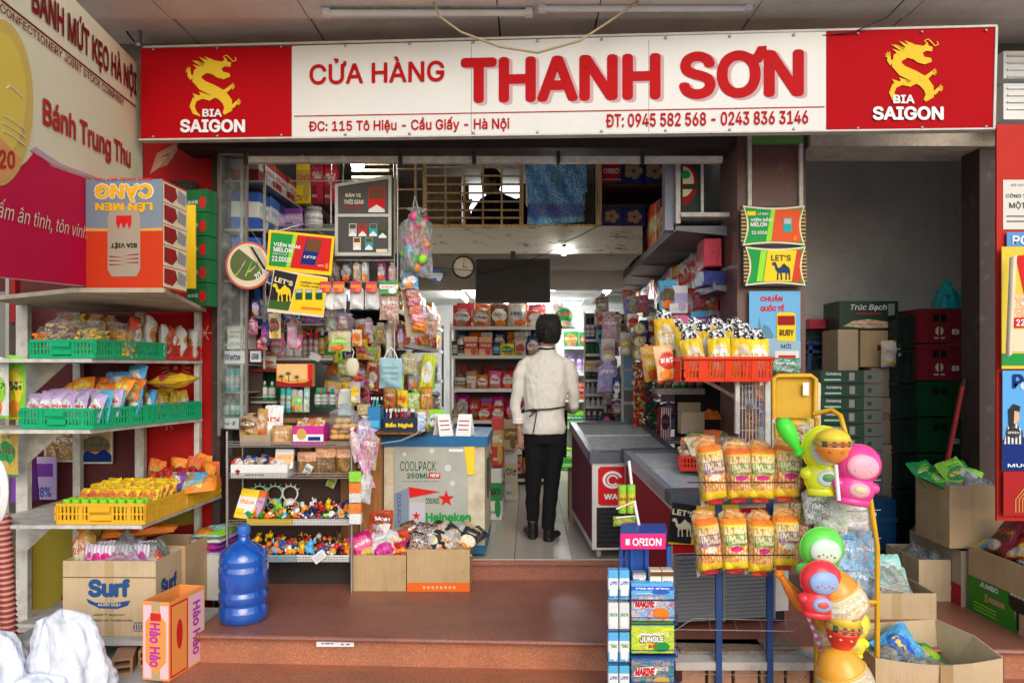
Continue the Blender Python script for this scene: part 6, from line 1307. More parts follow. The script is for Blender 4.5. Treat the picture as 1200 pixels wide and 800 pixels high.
put(sp('bag','tan','cream','brown',.13,.19,.07,'cookie bag','window'),TM(XA(351,Yw)+.0,Yw+.16,z+.06),'brown cookie bag behind the others on the second wire shelf')
for i,px in enumerate((356,378,402)):put(sp('bag','peach','tan',('gold','tan','gold')[i],.13,.2 if i else .16,.07,'cookie bag','window'),TM(XA(px,Yw),Yw+.07,z,rnd.uniform(-.1,.1)),f"clear bag of golden cookies, {od(i)} from the left on the second wire shelf",'cookie bags on the second wire shelf')
put(sp('bag','white','silver','navy',.05,.07,.02,'price tag'),TM(XA(357,Yw),Yw+.015,z+.02,0,0,.5),'small silver tag in front of the first cookie bag')
# third level: toys
z = LZ_['third']+.002
put(sp('box','yellow','white','orange',.12,.2,.05,'toy box','box','box'),TM(XA(283,Yw)-.02,Yw+.08,z+.02,0,R(-25),R(8)),'yellow and orange boxed puzzle leaning at the left of the third wire shelf');put(sp('box','orange','lilac','red',.06,.19,.04,'toy box','box','box'),TM(XA(293,Yw),Yw+.1,z+.02,0,R(-25),R(8)),'narrow orange toy box leaning beside the boxed puzzle')
cartont('yellow low tray box of plastic toys on the third wire shelf',XA(316,Yw),Yw+.005,z,.3,.22,.035,'yellow');cartont('white low tray box of plastic toys on the third wire shelf',XA(376,Yw),Yw+.005,z,.37,.22,.035,'white')
tc=['blue','lime','red','yellow','white','green','orange','navy','pink','dred','sky','lilac','black']
def toys(where,x0,x1,y0,y1,z,n,rows,pal,s=.052,grp=None):
    k = 0
    for r_ in range(rows):
        ct = {}
        for i in range(n):
            c=rnd.choice(pal);c2=rnd.choice(['yellow','white','black',c,'orange','red']);ct[c]=ct.get(c,0)+1
            w=s*rnd.uniform(.8,1.35);lab=f"{cn(c)} and {cn(c2)} plastic toy, {od(i)} from the left in the {('front','middle','back','rear')[r_]} row {where}" if c2 != c else f"{cn(c)} plastic toy, {od(i)} from the left in the {('front','middle','back','rear')[r_]} row {where}"
            put(sp('toy',c,c2,rnd.choice(['black','white','orange']),w,w*1.25,w,'plastic toy','snack','toy'),TM(x0+(x1-x0)*(i+.5)/n+rnd.uniform(-.01,.01),y0+(y1-y0)*r_/max(1,rows-1),z+.012*r_+rnd.uniform(0,.012),rnd.uniform(-1,1),R(rnd.uniform(-75,10)),rnd.uniform(-.6,.6)),lab,grp or f"small plastic toys {where}"[:60])
toys('of the yellow tray box',XA(291,Yw),XA(342,Yw),Yw+.04,Yw+.19,z+.03,7,3,['blue','lime','green','white','yellow','orange','sky'])
toys('of the white tray box',XA(342,Yw),XA(410,Yw),Yw+.04,Yw+.19,z+.03,9,3,['yellow','navy','red','dred','white','orange','lime'])
for k,px in enumerate((304,322,340)):   # pale green headbands
    t=thing('toy_glasses',f"{('pale mint','pale mint','white')[k]} round toy glasses, {od(k)} from the left at the back of the third wire shelf",'toy glasses',W(px,578,Yw+.24),0,'toy glasses on the third wire shelf');mm=paint(('mint','mint','white')[k],.3)
    part('ring',B().tube([(.052*_m.cos(a*.3927),0,.052*_m.sin(a*.3927)) for a in range(17)],.006,6),mm,t)
    for a in range(5):part('spike',B().tube([(.05*_m.cos(.5+a*.5),0,.05*_m.sin(.5+a*.5)),(.075*_m.cos(.5+a*.5),0,.075*_m.sin(.5+a*.5))],[.006,.002],5),mm,t)
    part('body',B().lathe([(.001,0),(.05,.01),(.035,.04),(.001,.05)],12,c=(0,0,-.08)),mm,t)
put(sp('bag','cream','lime','brown',.06,.09,.01,'card'),TM(XA(375,Yw),Yw+.22,ZA(577,Yw),0,0,.4),'small tilted green card hanging at the back of the third wire shelf')
# lowest level
z = LZ_['lowest']+.002
cartont('pale blue tray box of vinyl animals on the lowest wire shelf',XA(318,Yw),Yw+.005,z,.32,.22,.04,(.35,.55,.65));cartont('white tray box of vinyl toys on the lowest wire shelf',XA(378,Yw),Yw+.005,z,.34,.22,.04,'white')
toys('of the pale blue tray box',XA(312,Yw),XA(344,Yw),Yw+.04,Yw+.19,z+.03,5,3,['orange','sky','blue','white','yellow'],.06)
toys('behind the water jug on the lowest wire shelf',XA(285,Yw),XA(312,Yw),Yw+.12,Yw+.2,z+.06,3,2,['orange','yellow','red'],.055)
toys('of the lower white tray box',XA(345,Yw),XA(408,Yw),Yw+.04,Yw+.19,z+.03,7,3,['orange','black','sky','blue','gold','brown'],.06)
t=thing('price_card','white tilted price card in front of the lowest wire shelf','card',W(374,652,Yw-.02));part('card',B().box((0,0,0),(.09,.003,.055),M=TM(0,0,0,0,0,R(-38))),M_white,t)
for k in range(3):part('ink_line',B().box((0,-.0025,.012-.012*k),(.06,.001,.003),M=TM(0,0,0,0,0,R(-38))),flat('grey'),t)
# candy dispenser strip at right post
for k,(y0,y1,c,lb) in enumerate(((552,564,'lime','lime green box lid'),(565,577,'orange','orange packet'),(577,588,'white','white card'),(589,601,'orange','orange carton'),(601,613,'white','white card box'))):
    put(sp('box',c,c,'white',.075,(y1-y0)/FL*4.62,.05,'small box','plain','box'),TM(XA(417,4.62),4.62,ZA(y1,4.62)),f"{lb} at the right post of the wire shelf, {od(k)} from the top of the strip",'boxes in the strip at the right post')
# hanging packets by the strip
for k,(px,py,c1,c2,c3,w,h,ry) in enumerate([(424,505,'silver','lilac','navy',.09,.2,.1),(430,525,'lilac','red','lime',.11,.26,.15),(421,520,'white','pink','grey',.06,.22,-.2),(437,545,'pink','white','lilac',.05,.28,-.35),(428,568,'silver','white','tan',.08,.22,.1)]):
    put(sp('pbag',c1,c2,c3,w,h,.05,'toy packet','multi'),TM(XA(px,4.66),4.66-.01*k,ZA(py,4.66)-h/2,0,0,ry),f"{cn(c1)} clear packet of toys hanging at the right of the wire shelf, {od(k)} from the top",'toy packets hanging beside the wire shelf')
# display cabinet at far left inside, with name strips
Yc = 5.03
cb_=thing('glass_cabinet','tall dark glass cabinet with razor strips at the left of the opening','cabinet',(XA(272,Yc),Yc,FZ));M=MW[cb_].inverted()
part('back',B().bb(XA(255,Yc),XA(292,Yc),Yc+.25,Yc+.27,FZ,3.0,M=M),paint((.08,.05,.04),.6),cb_)
for px in (255,283):part('frame_post',B().bb(XA(px,Yc)-.008,XA(px,Yc)+.008,Yc,Yc+.02,1.1,3.0,M=M),M_alu,cb_)
for py in (404,412,427,460,490,503):part('glass_shelf',B().bb(XA(255,Yc)+.009,XA(289,Yc),Yc+.022,Yc+.24,ZA(py,Yc)-.004,ZA(py,Yc)+.004,M=M),M_alu,cb_)
for (y0,y1,s_) in ((411,426,'Gillette'),(490,502,'Oral-B')):
    P=face(257,y0,293 if s_=='Gillette' else 280,y1,Yc-.004);rect(cb_,'name_strip',P,(257,y0,289 if s_=='Gillette' else 280,y1),M_white,0,.003);text(cb_,P,s_,(259,y0+3.5,282 if s_=='Gillette' else 276,y1-4),flat('navy'),.003,.05,.2)
P=face(292,411,306,424,Yc+.02);t=thing('name_card','small white card with blue letters right of the razor strip','card',P.pt(0,0));rect(t,'card',P,(293,411,306,424),M_white,0,.004);text(t,P,'Gilk',(295,414,304,421),flat('navy'),.003,.05,.2)
row('on the upper glass of the razor cabinet',(XA(259,Yc),Yc+.03),(XA(283,Yc),Yc+.03),ZA(460,Yc)+.005,[sp('tube','teal','silver','white',.035,.16,.03,'razor pack','label','razor pack'),sp('bag','silver','teal','navy',.04,.17,.02,'razor pack')])
row('on the lower glass of the razor cabinet',(XA(259,Yc),Yc+.03),(XA(283,Yc),Yc+.03),ZA(490,Yc)+.005,[sp('tube','dgreen','mint','white',.035,.12,.03,'toothbrush pack','label','toothbrush pack')])
for i,(y0,y1,c,lb) in enumerate(((384,397,'cream','cream carton lying on the white box in the glass cabinet'),(397,410,'white','white carton with black marks on top of the razor strip'))):
    put(sp('box',c,'white','black',.15,(y1-y0)/FL*Yc,.15,'carton','box','box'),TM(XA(277,Yc),Yc+.02+.08,ZA(y1,Yc)+.006),lb)
# door rails (aluminium sliding door frames)
t=thing('sliding_door_frame','thin aluminium sliding door frame at the left of the opening','door',(XA(283,4.85),4.85,TZ));M=MW[t].inverted()
for px in (257,289):part('stile',B().bb(XA(px,4.88)-.009,XA(px,4.88)+.009,4.87,4.89,1.15,ZA(178,4.88),M=M),paint((.2,.17,.15),.5),t)
part('top_rail',B().bb(XA(257,4.88),XA(289,4.88),4.87,4.889,ZA(182,4.88),ZA(177,4.88),M=M),M_alu,t);part('pane',B().bb(XA(258,4.88),XA(288,4.88),4.878,4.881,1.2,ZA(183,4.88),M=M),M_glass,t)
for px in (462,466):part('chain_rod',B().tube([W(px,185,4.9),W(px,330,4.9)],.006,5,M=M),M_steel,t)
# upper left wall racks: purple boxes running inward
t=thing('wall_rack','long wire rack of blue and purple boxes on the upper left wall','rack',(-2.0,5.2,2.3));M=MW[t].inverted()
for zz in (2.92,2.58,2.22,1.9):part('rack_board',B().bb(-2.15,-1.86,5.08,8.2,zz-.015,zz,M=M),M_alu,t);part('front_wire',B().tube([(-1.85,5.08,zz+.06),(-1.85,8.2,zz+.06)],.005,5,M=M),M_steel,t)
for y in (5.1,6.2,7.3,8.2):part('upright',B().bb(-1.87,-1.855,y,y+.015,1.6,3.1,M=M),M_alu,t)
for k,zz in enumerate((2.92,2.58,2.22)):
    row(f"on the {('top','middle','lower')[k]} board of the upper left wall rack",(-1.88,5.1),(-1.88,8.1),zz+.002,[[sp('box','dred','silver','red',.3,.2,.2,'flat red box','box','box')],[sp('box','blue','white','sky',.2,.28,.2,'blue box','box','box'),sp('box','navy','lilac','white',.2,.28,.2,'navy box','box','box'),sp('box','purple','lilac','white',.2,.26,.2,'purple box','box','box')],[sp('box','blue','white','navy',.2,.3,.2,'blue box','box','box'),sp('box','navy','white','purple',.2,.3,.2,'navy box','box','box'),sp('box','purple','white','lilac',.2,.28,.2,'purple box','box','box')]][k],side='the entrance')
row('on the lowest board of the upper left wall rack',(-1.88,5.1),(-1.88,7.1),1.902,[sp('shampoo','navy','silver','blue',.1,.26,.08,'navy bottle','label','bottle'),sp('bag','lilac','navy','white',.13,.24,.08,'refill pouch')],side='the entrance')
# jar shelf in the middle upper left
def shelfx(label, px0, px1, py, Y, D=.3, m=M_alu, tilt=0):
    t=thing('cross_shelf',label,'shelf',W(px0,py,Y));M=MW[t].inverted();part('shelf_board',B().bb(XA(px0,Y),XA(px1,Y),Y,Y+D,ZA(py,Y)-.015,ZA(py,Y),M=M),m,t)
    for px in (px0,px1):part('bracket',B().bb(XA(px,Y)-.006,XA(px,Y)+.006,Y+D-.02,Y+D,ZA(py,Y)-.1,ZA(py,Y)+.25,M=M),m,t)
    part('front_rail',B().tube([(XA(px0,Y),Y-.005,ZA(py,Y)+.03),(XA(px1,Y),Y-.005,ZA(py,Y)+.03)],.004,4,M=M),M_steel,t);return t
shelfx('grey cross shelf with clear jars left of the cigarette light box',330,394,268,5.6)
row('on the grey cross shelf left of the light box',(XA(332,5.62),5.62),(XA(394,5.62),5.62),ZA(268,5.6)+.001,[sp('box','purple','lilac','white',.14,.17,.1,'purple box','box','box'),sp('jar','silver','white','grey',.14,.19,.12,'clear jar','label','jar'),sp('jar','silver','grey','white',.14,.15,.12,'glass jar','label','jar')],reps=[1,1,1])
row('hanging above the jars in the upper left',(XA(346,5.9),5.9),(XA(394,5.9),5.9),ZA(238,5.9),[sp('box','yellow','gold','red',.12,.38,.08,'tall yellow box','box','box'),sp('box','dred','red','cream',.1,.4,.08,'tall dark red box','box','box'),sp('box','brown','tan','cream',.1,.36,.08,'tall brown box','box','box')],reps=[1,2,1])
t=thing('pendant_bulb','round white lamp globe hanging upper left near the light box','lamp',W(419,193,5.4));part('globe',B().lathe([(.001,-.05),(.035,-.036),(.05,0),(.035,.036),(.001,.05)],16),emit((1,.97,.9),45,'globe_glow'),t);part('stem',B().tube([(0,0,.05),(0,0,.16)],.008,6),M_rackw,t)
t=thing('slatted_panel','pale yellow wooden frame behind the lamp globe','frame',W(430,200,5.6));M=MW[t].inverted()
for py in (190,198,206):part('slat',B().bb(XA(412,5.6),XA(456,5.6),5.6,5.62,ZA(py,5.6)-.02,ZA(py,5.6),M=M),paint('cream'),t)
# cigarette light box (two compartments)
Yb = 4.86
LB=Pl(W(393,300,Yb),W(459,300,Yb),W(393,214,Yb));t=thing('cigarette_case','grey framed light box showing cigarette packs in two windows','display case',LB.A);M=MW[t].inverted();fr2=paint((.5,.5,.44),.5)
poly(t,'back_panel',LB,[(393,300),(459,300),(459,206),(393,216)],paint((.06,.055,.05),.35),0,.12)
for q in ([(393,300),(396.5,300),(396.5,216),(393,216)],[(455.5,300),(459,300),(459,206),(455.5,206)],[(396.5,300),(455.5,300),(455.5,296),(396.5,296)],[(396.5,219),(455.5,210),(455.5,206),(396.5,215.5)],[(396.5,254.5),(455.5,254.5),(455.5,251),(396.5,251)]):poly(t,'frame_bar',LB,q,fr2,.012,.012)
wl=flat('cream');text(t,LB,'BẢN VỊ',(405,226,423,232),wl,.004,.05);text(t,LB,'THỜI GIAN',(403,233,426,239.5),wl,.004,.05);text(t,LB,'MÀU 50.000Đ',(404,241,425,245),flat('red'),.004,.03)
rect(t,'pack_print',LB,(432,220,451,249),flat('red'),.003);rect(t,'pack_top_print',LB,(433,221,450,233),flat('brown'),.005);poly(t,'chevron_print',LB,[(432,249),(432,246),(441.5,240),(451,246),(451,249)],flat('white'),.006)
for i,(x,y,c) in enumerate(((409,262,'silver'),(420.5,262,'red'),(433,262,'teal'),(414,278,'cream'),(428,278,'teal'),(444,264,'dgreen'))):
    rect(t,'pack_print',LB,(x,y,x+9,y+15),flat(c),.003);rect(t,'pack_top_print',LB,(x+1,y+1,x+8,y+6),flat('brown'),.005);poly(t,'chevron_print',LB,[(x,y+15),(x,y+13),(x+4.5,y+9),(x+9,y+13),(x+9,y+15)],flat('white'),.006)
rect(t,'tag',LB,(441,292,454,295.5),wl,.004)
# hanging signs
P=Pl(W(312,316,4.75),W(388,324,4.75),W(315,269,4.75));t=thing('price_sign','yellow framed green and red price sign hanging by wires','sign',P.A)
poly(t,'panel',P,[(312,316),(388,323),(392,277),(315,269)],flat('yellow'),0,.012);poly(t,'green_field',P,[(315,311),(340,313.5),(349,275.5),(318,272.5)],flat('green'),.002);poly(t,'lime_field',P,[(335,313),(342,313.7),(351,275.8),(344,275)],flat('lime'),.003);poly(t,'red_field',P,[(340,313.5),(385.5,318),(389,279.5),(349,275.5)],flat('red'),.0035)
text(t,P,'VIÊN BẤM',[(321,282),(352,286),(352,292),(321,288)],flat('white'),.007,.05);text(t,P,'MELON',[(321,289),(343,292),(343,297),(321,295)],flat('white'),.007,.05);text(t,P,'22.000đ',[(319,299.5),(341,302),(341,308),(319,306)],flat('white'),.007,.04);text(t,P,'BẤM LÀ ĐÃ',[(320,295.5),(337,297.5),(337,299.5),(320,297.8)],flat('white'),.007,.02)
poly(t,'pack_print',P,[(352,309),(369,311),(378,282),(360,279)],flat('navy'),.006);poly(t,'pack_top_print',P,[(357.5,294),(373.5,296),(378,282),(360.5,279.5)],flat('brown'),.008);text(t,P,'LETS',[(357,299),(371,301),(370,304),(356,302)],flat('white'),.008,.04,.2);text(t,P,'LET\'S',[(373,310),(380,311),(380,313),(373,312)],flat('white'),.007,.03);rect(t,'orange_badge',P,(381.5,309,385,315),flat('orange'),.007)
part('hanging_wire',B().tube([W(325,271,4.74),W(355,262,4.8),W(380,275,4.74)],.0025,4,M=MW[t].inverted()),M_steel,t)
P=Pl(W(314,362,4.7),W(380,370,4.7),W(322,316,4.7));t=thing('brand_sign','hanging black and yellow sign with a yellow camel on the black half','sign',P.A)
poly(t,'panel',P,[(313,365),(379,372),(384,325),(321,315)],flat('cream'),0,.01);poly(t,'black_field',P,[(314,361),(338,364),(349,322),(322,316)],M_blk,.002);poly(t,'grass_field',P,[(314,361),(338,364),(341,354),(316.5,351)],flat((.05,.12,.02)),.0035);poly(t,'yellow_field',P,[(339,364),(379,369),(383,326),(350,322)],flat('yellow'),.002)
text(t,P,"LET'S",[(323,324),(344,330),(343,335.5),(321.5,330)],flat('cream'),.005,.06);camel(t,P,332,353,21,flat('yellow'))
text(t,P,'HƯƠNG THƠM',[(353,329),(377,332),(376.5,334.5),(352.5,331.5)],M_blk,.005,.04);text(t,P,'THUẦN KHIẾT',[(352,332.5),(376,335.5),(375.5,338),(351.5,335)],M_blk,.005,.04)
for x in (346.5,358,370):rect(t,'pack_print',P,(x,339,x+8,351),flat('dgreen'),.005);rect(t,'pack_top_print',P,(x+.5,339.5,x+7.5,343),flat('silver'),.007)
poly(t,'gold_mark',P,[(352,362),(354,359),(376,361),(378,364)],flat('orange'),.005)
P=face(265,284,319,342,4.78);t=thing('round_noodle_sign','round red rimmed noodle sign hanging at the left of the opening','sign',P.pt(0,0));cc=lambda r1,r2:cir(291,311,r1,r2,36)
poly(t,'disc',P,cc(27,28),flat((.55,.12,.09)),0,.01);poly(t,'cream_disc',P,cc(24.5,25.5),flat('cream'),.002)
poly(t,'green_half',P,[(x,y) for x,y in cir(291,309,21,20,36) if y-309 > (x-291)*.9-12],flat((.12,.15,.06)),.004);poly(t,'white_wedge',P,[(291,287),(306,292),(315,312),(312,324),(300,306)],flat((.5,.45,.33)),.006);poly(t,'dark_stick',P,[(294,290),(296,289),(314,318),(312,320)],M_blk,.009)
text(t,P,'20.000',[(298,322),(318,311),(320,317),(301,329)],flat('white'),.011,.04)
for k in range(7):poly(t,'leaf_print',P,stroke([(276+k*4,324-k%3*5),(284+k*4,312-k%2*6)],[1.6,.5]),flat(('lime','cream','green')[k%3]),.008)
part('hanging_wire',B().tube([W(270,294,4.77),W(288,262,4.85),W(313,296,4.77)],.0025,4,M=MW[t].inverted()),M_steel,t)
# hanging merchandise, left bay
def hang(kind,px,py0,py1,wpx,Y,c1,c2,c3,lb,grp=None,style='snack',ry=0,rz=0):
    h=(py1-py0)/FL*Y;return put(sp(kind,c1,c2,c3,wpx/FL*Y,h,.05 if kind != 'cloth' else .08,'packet',style),TM(XA(px,Y),Y,ZA(py1,Y),rz,0,ry),lb,grp)
for k,px in enumerate((382.5,398,418,436)): 
    hang('pbag',px,331,362,15.5,4.75,'white','silver','red',f"white sock packet with red header, {od(k)} from the left of the hanging row",'white sock packets with red headers','multi' if 0 else 'plain')
    put(sp('box','red','orange','gold',.07,.07,.012,'header card','box','card'),TM(XA(px,4.72),4.70,ZA(343,4.72)),f"red header card on the sock packet, {od(k)} from the left of the row",'red header cards of the sock packets')
hang('bag',456,343,375,22,4.76,'cream','brown','pink','cream packet with a puppy picture hanging right of the sock packets',None,'multi');put(sp('box','green','white','red',.12,.085,.012,'header card','box','card'),TM(XA(456,4.73),4.72,ZA(345,4.73)),'green header card above the puppy packet')
hang('bag',418,386,406,12,4.75,'cream','orange','orange','cream packet with an orange disc hanging below the sock packets')
t=thing('toy_string_bag','net bag of bright balls hanging at the left of the clock','bag',M=TM(XA(488,4.78),4.78,ZA(325,4.78)))
bb_ = {}
for i in range(46):
    v_=i/46;a=rnd.uniform(0,6.28);w=.085*_m.sin(min(1,v_*1.2+.12)*2.9)**.6 if v_ < .8 else .06;c=rnd.choice(['orange','red','sky','pink','lime','yellow','magenta','green']);bb_.setdefault(c,B()).lathe([(.001,-.03),(.02,-.02),(.026,0),(.02,.02),(.001,.03)],8,M=TM(w*rnd.uniform(-1,1),rnd.uniform(-.05,.03),.05+v_*.36,rnd.uniform(0,3),rnd.uniform(0,3),0,rnd.uniform(.7,1.4)))
for c,b in bb_.items():part('coloured_balls',b,paint(c,.3,bump=0),t,kind='stuff')
o=part('wrap',um('pbag',1),M_clear2,t,Matrix.Diagonal((.21,.15,.46,1)));part('hook_string',B().tube([(-.03,0,.42),(-.01,0,.54),(.02,0,.42)],.004,5),M_white,t)
t=thing('toy_packet_strip','brown card strip of bagged orange and pink toys hanging below the net bag','toy packet',M=TM(XA(484,4.85),4.85,ZA(394,4.85)));part('card',B().box((0.01,.02,.16),(.11,.004,.32),M=TM(0,0,0,0,0,R(-6))),M_cb3,t)
for k in range(5):o=part('toy_bag',um('bag',k),[pk(('orange','red','peach','pink','orange')[k],('sky','white','orange','white','yellow')[k],'red','multi'),None,None],t,TM(-.01+.012*k,-.01,.25-.055*k,0,0,.1,(.09,.05,.075)))
hang('bag',480,318,338,20,4.8,'sky','white','silver','pale blue cloud shaped card hanging left of the clock')
# small hanging clear packets behind
hp=[(322,367,398,14,'cream','brown','pink'),(342,372,408,12,'lilac','pink','lime'),(347,392,410,14,'pink','white','cream'),(365,360,378,20,'purple','lilac','navy'),(398,388,412,26,'cream','lime','white'),(388,372,388,12,'silver','mint','cream'),(402,366,384,10,'lilac','white','grey'),(432,372,392,10,'silver','lilac','pink'),(446,378,400,9,'cream','gold','white'),(456,378,420,8,'silver','cream','tan'),(428,300,331,9,'grey','silver','white'),(392,306,331,14,'brown','silver','cream'),(406,306,331,14,'black','grey','silver'),(418,304,331,10,'tan','cream','silver'),(447,306,330,10,'pink','white','grey'),(460,308,332,10,'silver','red','cream'),(300,350,372,10,'navy','lilac','white'),(296,372,392,12,'pink','navy','white'),(311,378,404,10,'navy','purple','pink'),(307,395,410,12,'red','pink','white'),(470,380,410,9,'brown','lilac','cream')]
for i,(px,y0,y1,w,c1,c2,c3) in enumerate(hp):hang(('bag','pbag')[i%2],px,y0,y1,w,4.9+.04*(i%3),c1,c2,c3,f"{cn(c1)} and {cn(c2)} hanging packet, number {ORD[i] if i<20 else 'last'} of the small packets behind the hanging signs",'small packets hanging in the left bay','multi' if i%2 else 'snack')
t=thing('face_mask','pale blue face mask hanging before the aisle shelves','mask',M=TM(XA(458,4.75),4.75,ZA(455,4.75)));o=part('mask_panel',um('bag',3),paint((.3,.48,.52),.7),t,Matrix.Diagonal((.15,.06,.2,1)));
for sx in (-1,1):part('ear_loop',B().tube([(sx*.05,0,.18),(sx*.025,0,.24),(0,0,.27)],.004,5),M_white,t)
for k in range(3):part('pleat',B().box((0,-.034,.07+.035*k),(.11,.004,.006)),paint((.25,.42,.46),.7),t)
t=thing('shower_pouf','cream oval sponge hanging left of the face mask','sponge',W(413,430,4.78));part('sponge',B().lathe([(.001,-.062),(.03,-.055),(.043,-.02),(.045,.02),(.03,.055),(.001,.062)],14,M=Matrix.Diagonal((1,.5,1,1))),paint((.62,.58,.4),.8),t);part('loop',B().tube([(0,0,.06),(.01,0,.1),(-.005,0,.13)],.003,4),M_white,t)
# mid-level shelves inside left bay
shelfx('dark cross shelf of bottles above the sunset poster',318,390,422,5.35,m=paint((.1,.1,.11),.5));row('on the dark cross shelf above the sunset poster',(XA(322,5.36),5.37),(XA(388,5.36),5.37),ZA(422,5.35)+.001,[sp('shampoo','silver','white','gold',.06,.2,.05,'perfume bottle','label','bottle'),sp('shampoo','dred','silver','red',.04,.22,.04,'slim red bottle','label','bottle'),sp('shampoo','black','gold','silver',.05,.24,.05,'black bottle','label','bottle')])
for (px,w) in ((325,8),(345,8),(366,9)): pass
t=thing('white_price_rail','white slotted rail on the front of the dark cross shelf','rail',W(318,418,5.33));M=MW[t].inverted();part('rail',B().bb(XA(318,5.33),XA(390,5.33),5.33,5.338,ZA(422,5.33),ZA(419,5.33),M=M),M_alu,t);part('price_ticket',B().box((0,0,0),(.08,.004,.05),M=M@TM(XA(369,5.32),5.325,ZA(418,5.32),0,0,.4)),M_white,t)
shelfx('steel cross shelf below the hanging yellow signs',352,396,379,5.5);row('on the steel cross shelf below the hanging yellow signs',(XA(354,5.5),5.52),(XA(396,5.5),5.52),ZA(379,5.5)+.001,[sp('jar','purple','lilac','silver',.07,.08,.06,'cream jar','label','jar'),sp('jar','silver','purple','white',.08,.07,.06,'cream jar','label','jar')])
shelfx('glass cross shelf of green bottles left of the sunset poster',294,324,470,5.25);row('on the glass cross shelf left of the sunset poster',(XA(295,5.26),5.27),(XA(324,5.26),5.27),ZA(470,5.25)+.001,[sp('bottle','green','white','white',.05,.14,.05,'green bottle','label','bottle'),sp('bottle','teal','green','mint',.06,.1,.05,'teal bottle','label','bottle'),sp('bottle','green','lime','white',.05,.16,.05,'bright green bottle','label','bottle')])
shelfx('red edged cross shelf below the razor card',294,324,433,5.25,m=paint('dred',.5));row('on the red edged cross shelf',(XA(295,5.26),5.27),(XA(324,5.26),5.27),ZA(433,5.25)+.001,[sp('bag','white','orange','red',.16,.1,.06,'pack'),sp('jar','red','white','orange',.06,.09,.06,'jar','label','jar')],reps=[1])
struct('bay_green_panel',B().bb(XA(292,5.5),XA(330,5.5),5.5,5.52,ZA(480,5.5),ZA(436,5.5)),paint('dgreen',.6))
t,P=board('sunset_poster','orange sunset poster with dark palm trees on a small display box','poster',(324,426,366,453),5.0,flat((.75,.3,.07)),.06)
poly(t,'pale_sky',P,[(325,427),(360,427),(360,444),(340,446),(325,440)],flat((.8,.5,.2)),.002);poly(t,'red_ground',P,[(324,453),(324,446),(340,449),(358,448),(366,444),(366,453)],flat('dred'),.004);rect(t,'red_edge',P,(361,426.5,366,445),flat('red'),.0035)
for cx_,cy_ in ((330,441),(338,438),(348,442)):
    for a in range(5):poly(t,'palm_leaf',P,stroke([(cx_,cy_),(cx_+4*_m.cos(a*.9+2.8),cy_+3.4*_m.sin(a*.9+2.8))],[1.4,.4]),flat('dgreen'),.006+.0003*a)
    poly(t,'palm_stem',P,stroke([(cx_,cy_),(cx_+1,447)],[.7,.9]),flat('dgreen'),.0062)
row('under the sunset poster',(XA(327,5.0),5.0),(XA(362,5.0),5.0),ZA(483,5.0),[sp('tube','teal','silver','green',.035,.17,.03,'toothbrush pack','label','toothbrush pack'),sp('bag','silver','lime','white',.04,.16,.03,'toothbrush pack'),sp('bag','mint','white','teal',.04,.17,.03,'toothbrush pack')],rot=.15)
row('on the ledge right of the sunset poster',(XA(366,5.05),5.05),(XA(392,5.05),5.05),ZA(478,5.05),[sp('shampoo','dgreen','silver','green',.05,.14,.04,'dark bottle','label','bottle'),sp('bag','red','green','white',.07,.14,.04,'seed pack')])
t=thing('bay_counter','worn wooden counter with papers behind the wire shelf','counter',(XA(360,5.0),5.0,1.1));M=MW[t].inverted();part('counter_top',B().bb(XA(295,5.0),XA(425,5.0),4.995,5.5,ZA(490,5.0)-.03,ZA(490,5.0),M=M),wood((.4,.2,.08)),t);part('front_panel',B().bb(XA(400,5.0),XA(446,5.0),4.99,5.02,FZ,ZA(492,5.0)-.031,M=M),wood((.3,.12,.04)),t)
t=thing('milk_carton_model','white gable topped carton standing on the counter','carton',(XA(401,4.95),5.06,ZA(487,4.95)));part('carton_body',B().add([(-.045,-.04,0),(.045,-.04,0),(.045,.04,0),(-.045,.04,0),(-.045,-.04,.12),(.045,-.04,.12),(.045,.04,.12),(-.045,.04,.12),(-.04,0,.165),(.04,0,.165)],[(3,2,1,0),(0,1,5,4),(1,2,6,5),(2,3,7,6),(3,0,4,7),(4,5,9,8),(6,7,8,9),(5,6,9),(7,4,8)]),paint((.55,.6,.52),.5),t);part('top_seam',B().bb(-.04,.04,-.003,.003,.165,.18),M_white,t)
put(sp('bag','silver','yellow','orange',.07,.14,.03,'sticker pack'),TM(XA(416,4.9),4.9,ZA(472,4.9)),'small packet with a yellow flower hanging beside the white carton')
# right end of counter: blue box of pens & ink display
kt=thing('kiosk_counter','orange brown wooden cabinet end beside the blue cooler','counter',(XA(430,4.9),4.98,FZ));M=MW[kt].inverted();part('cabinet_body',B().bb(XA(424,4.98),XA(446,4.98),4.98,5.4,TZ,ZA(504,4.98),M=M),wood((.42,.17,.05)),kt);part('cabinet_top',B().bb(XA(424,4.9),XA(492,4.9),4.9,5.3,ZA(507,4.9)-.01,ZA(504,4.9),M=M),wood((.45,.2,.07)),kt);part('shelf_underside',B().bb(XA(447,4.95),XA(492,4.95),4.95,5.3,ZA(512,4.9),ZA(508,4.9),M=M),M_drk,kt)
t,M_=cartont('dark display box of pens with yellow lettering on the counter',XA(468.5,4.86),4.86,ZA(505,4.9)+.001,.22,.14,.09,(.012,.02,.05));ltext(t,'Bến Nghé',M_,-.095,.022,.09,.062,-.07,flat('yellow'),wt=.08)
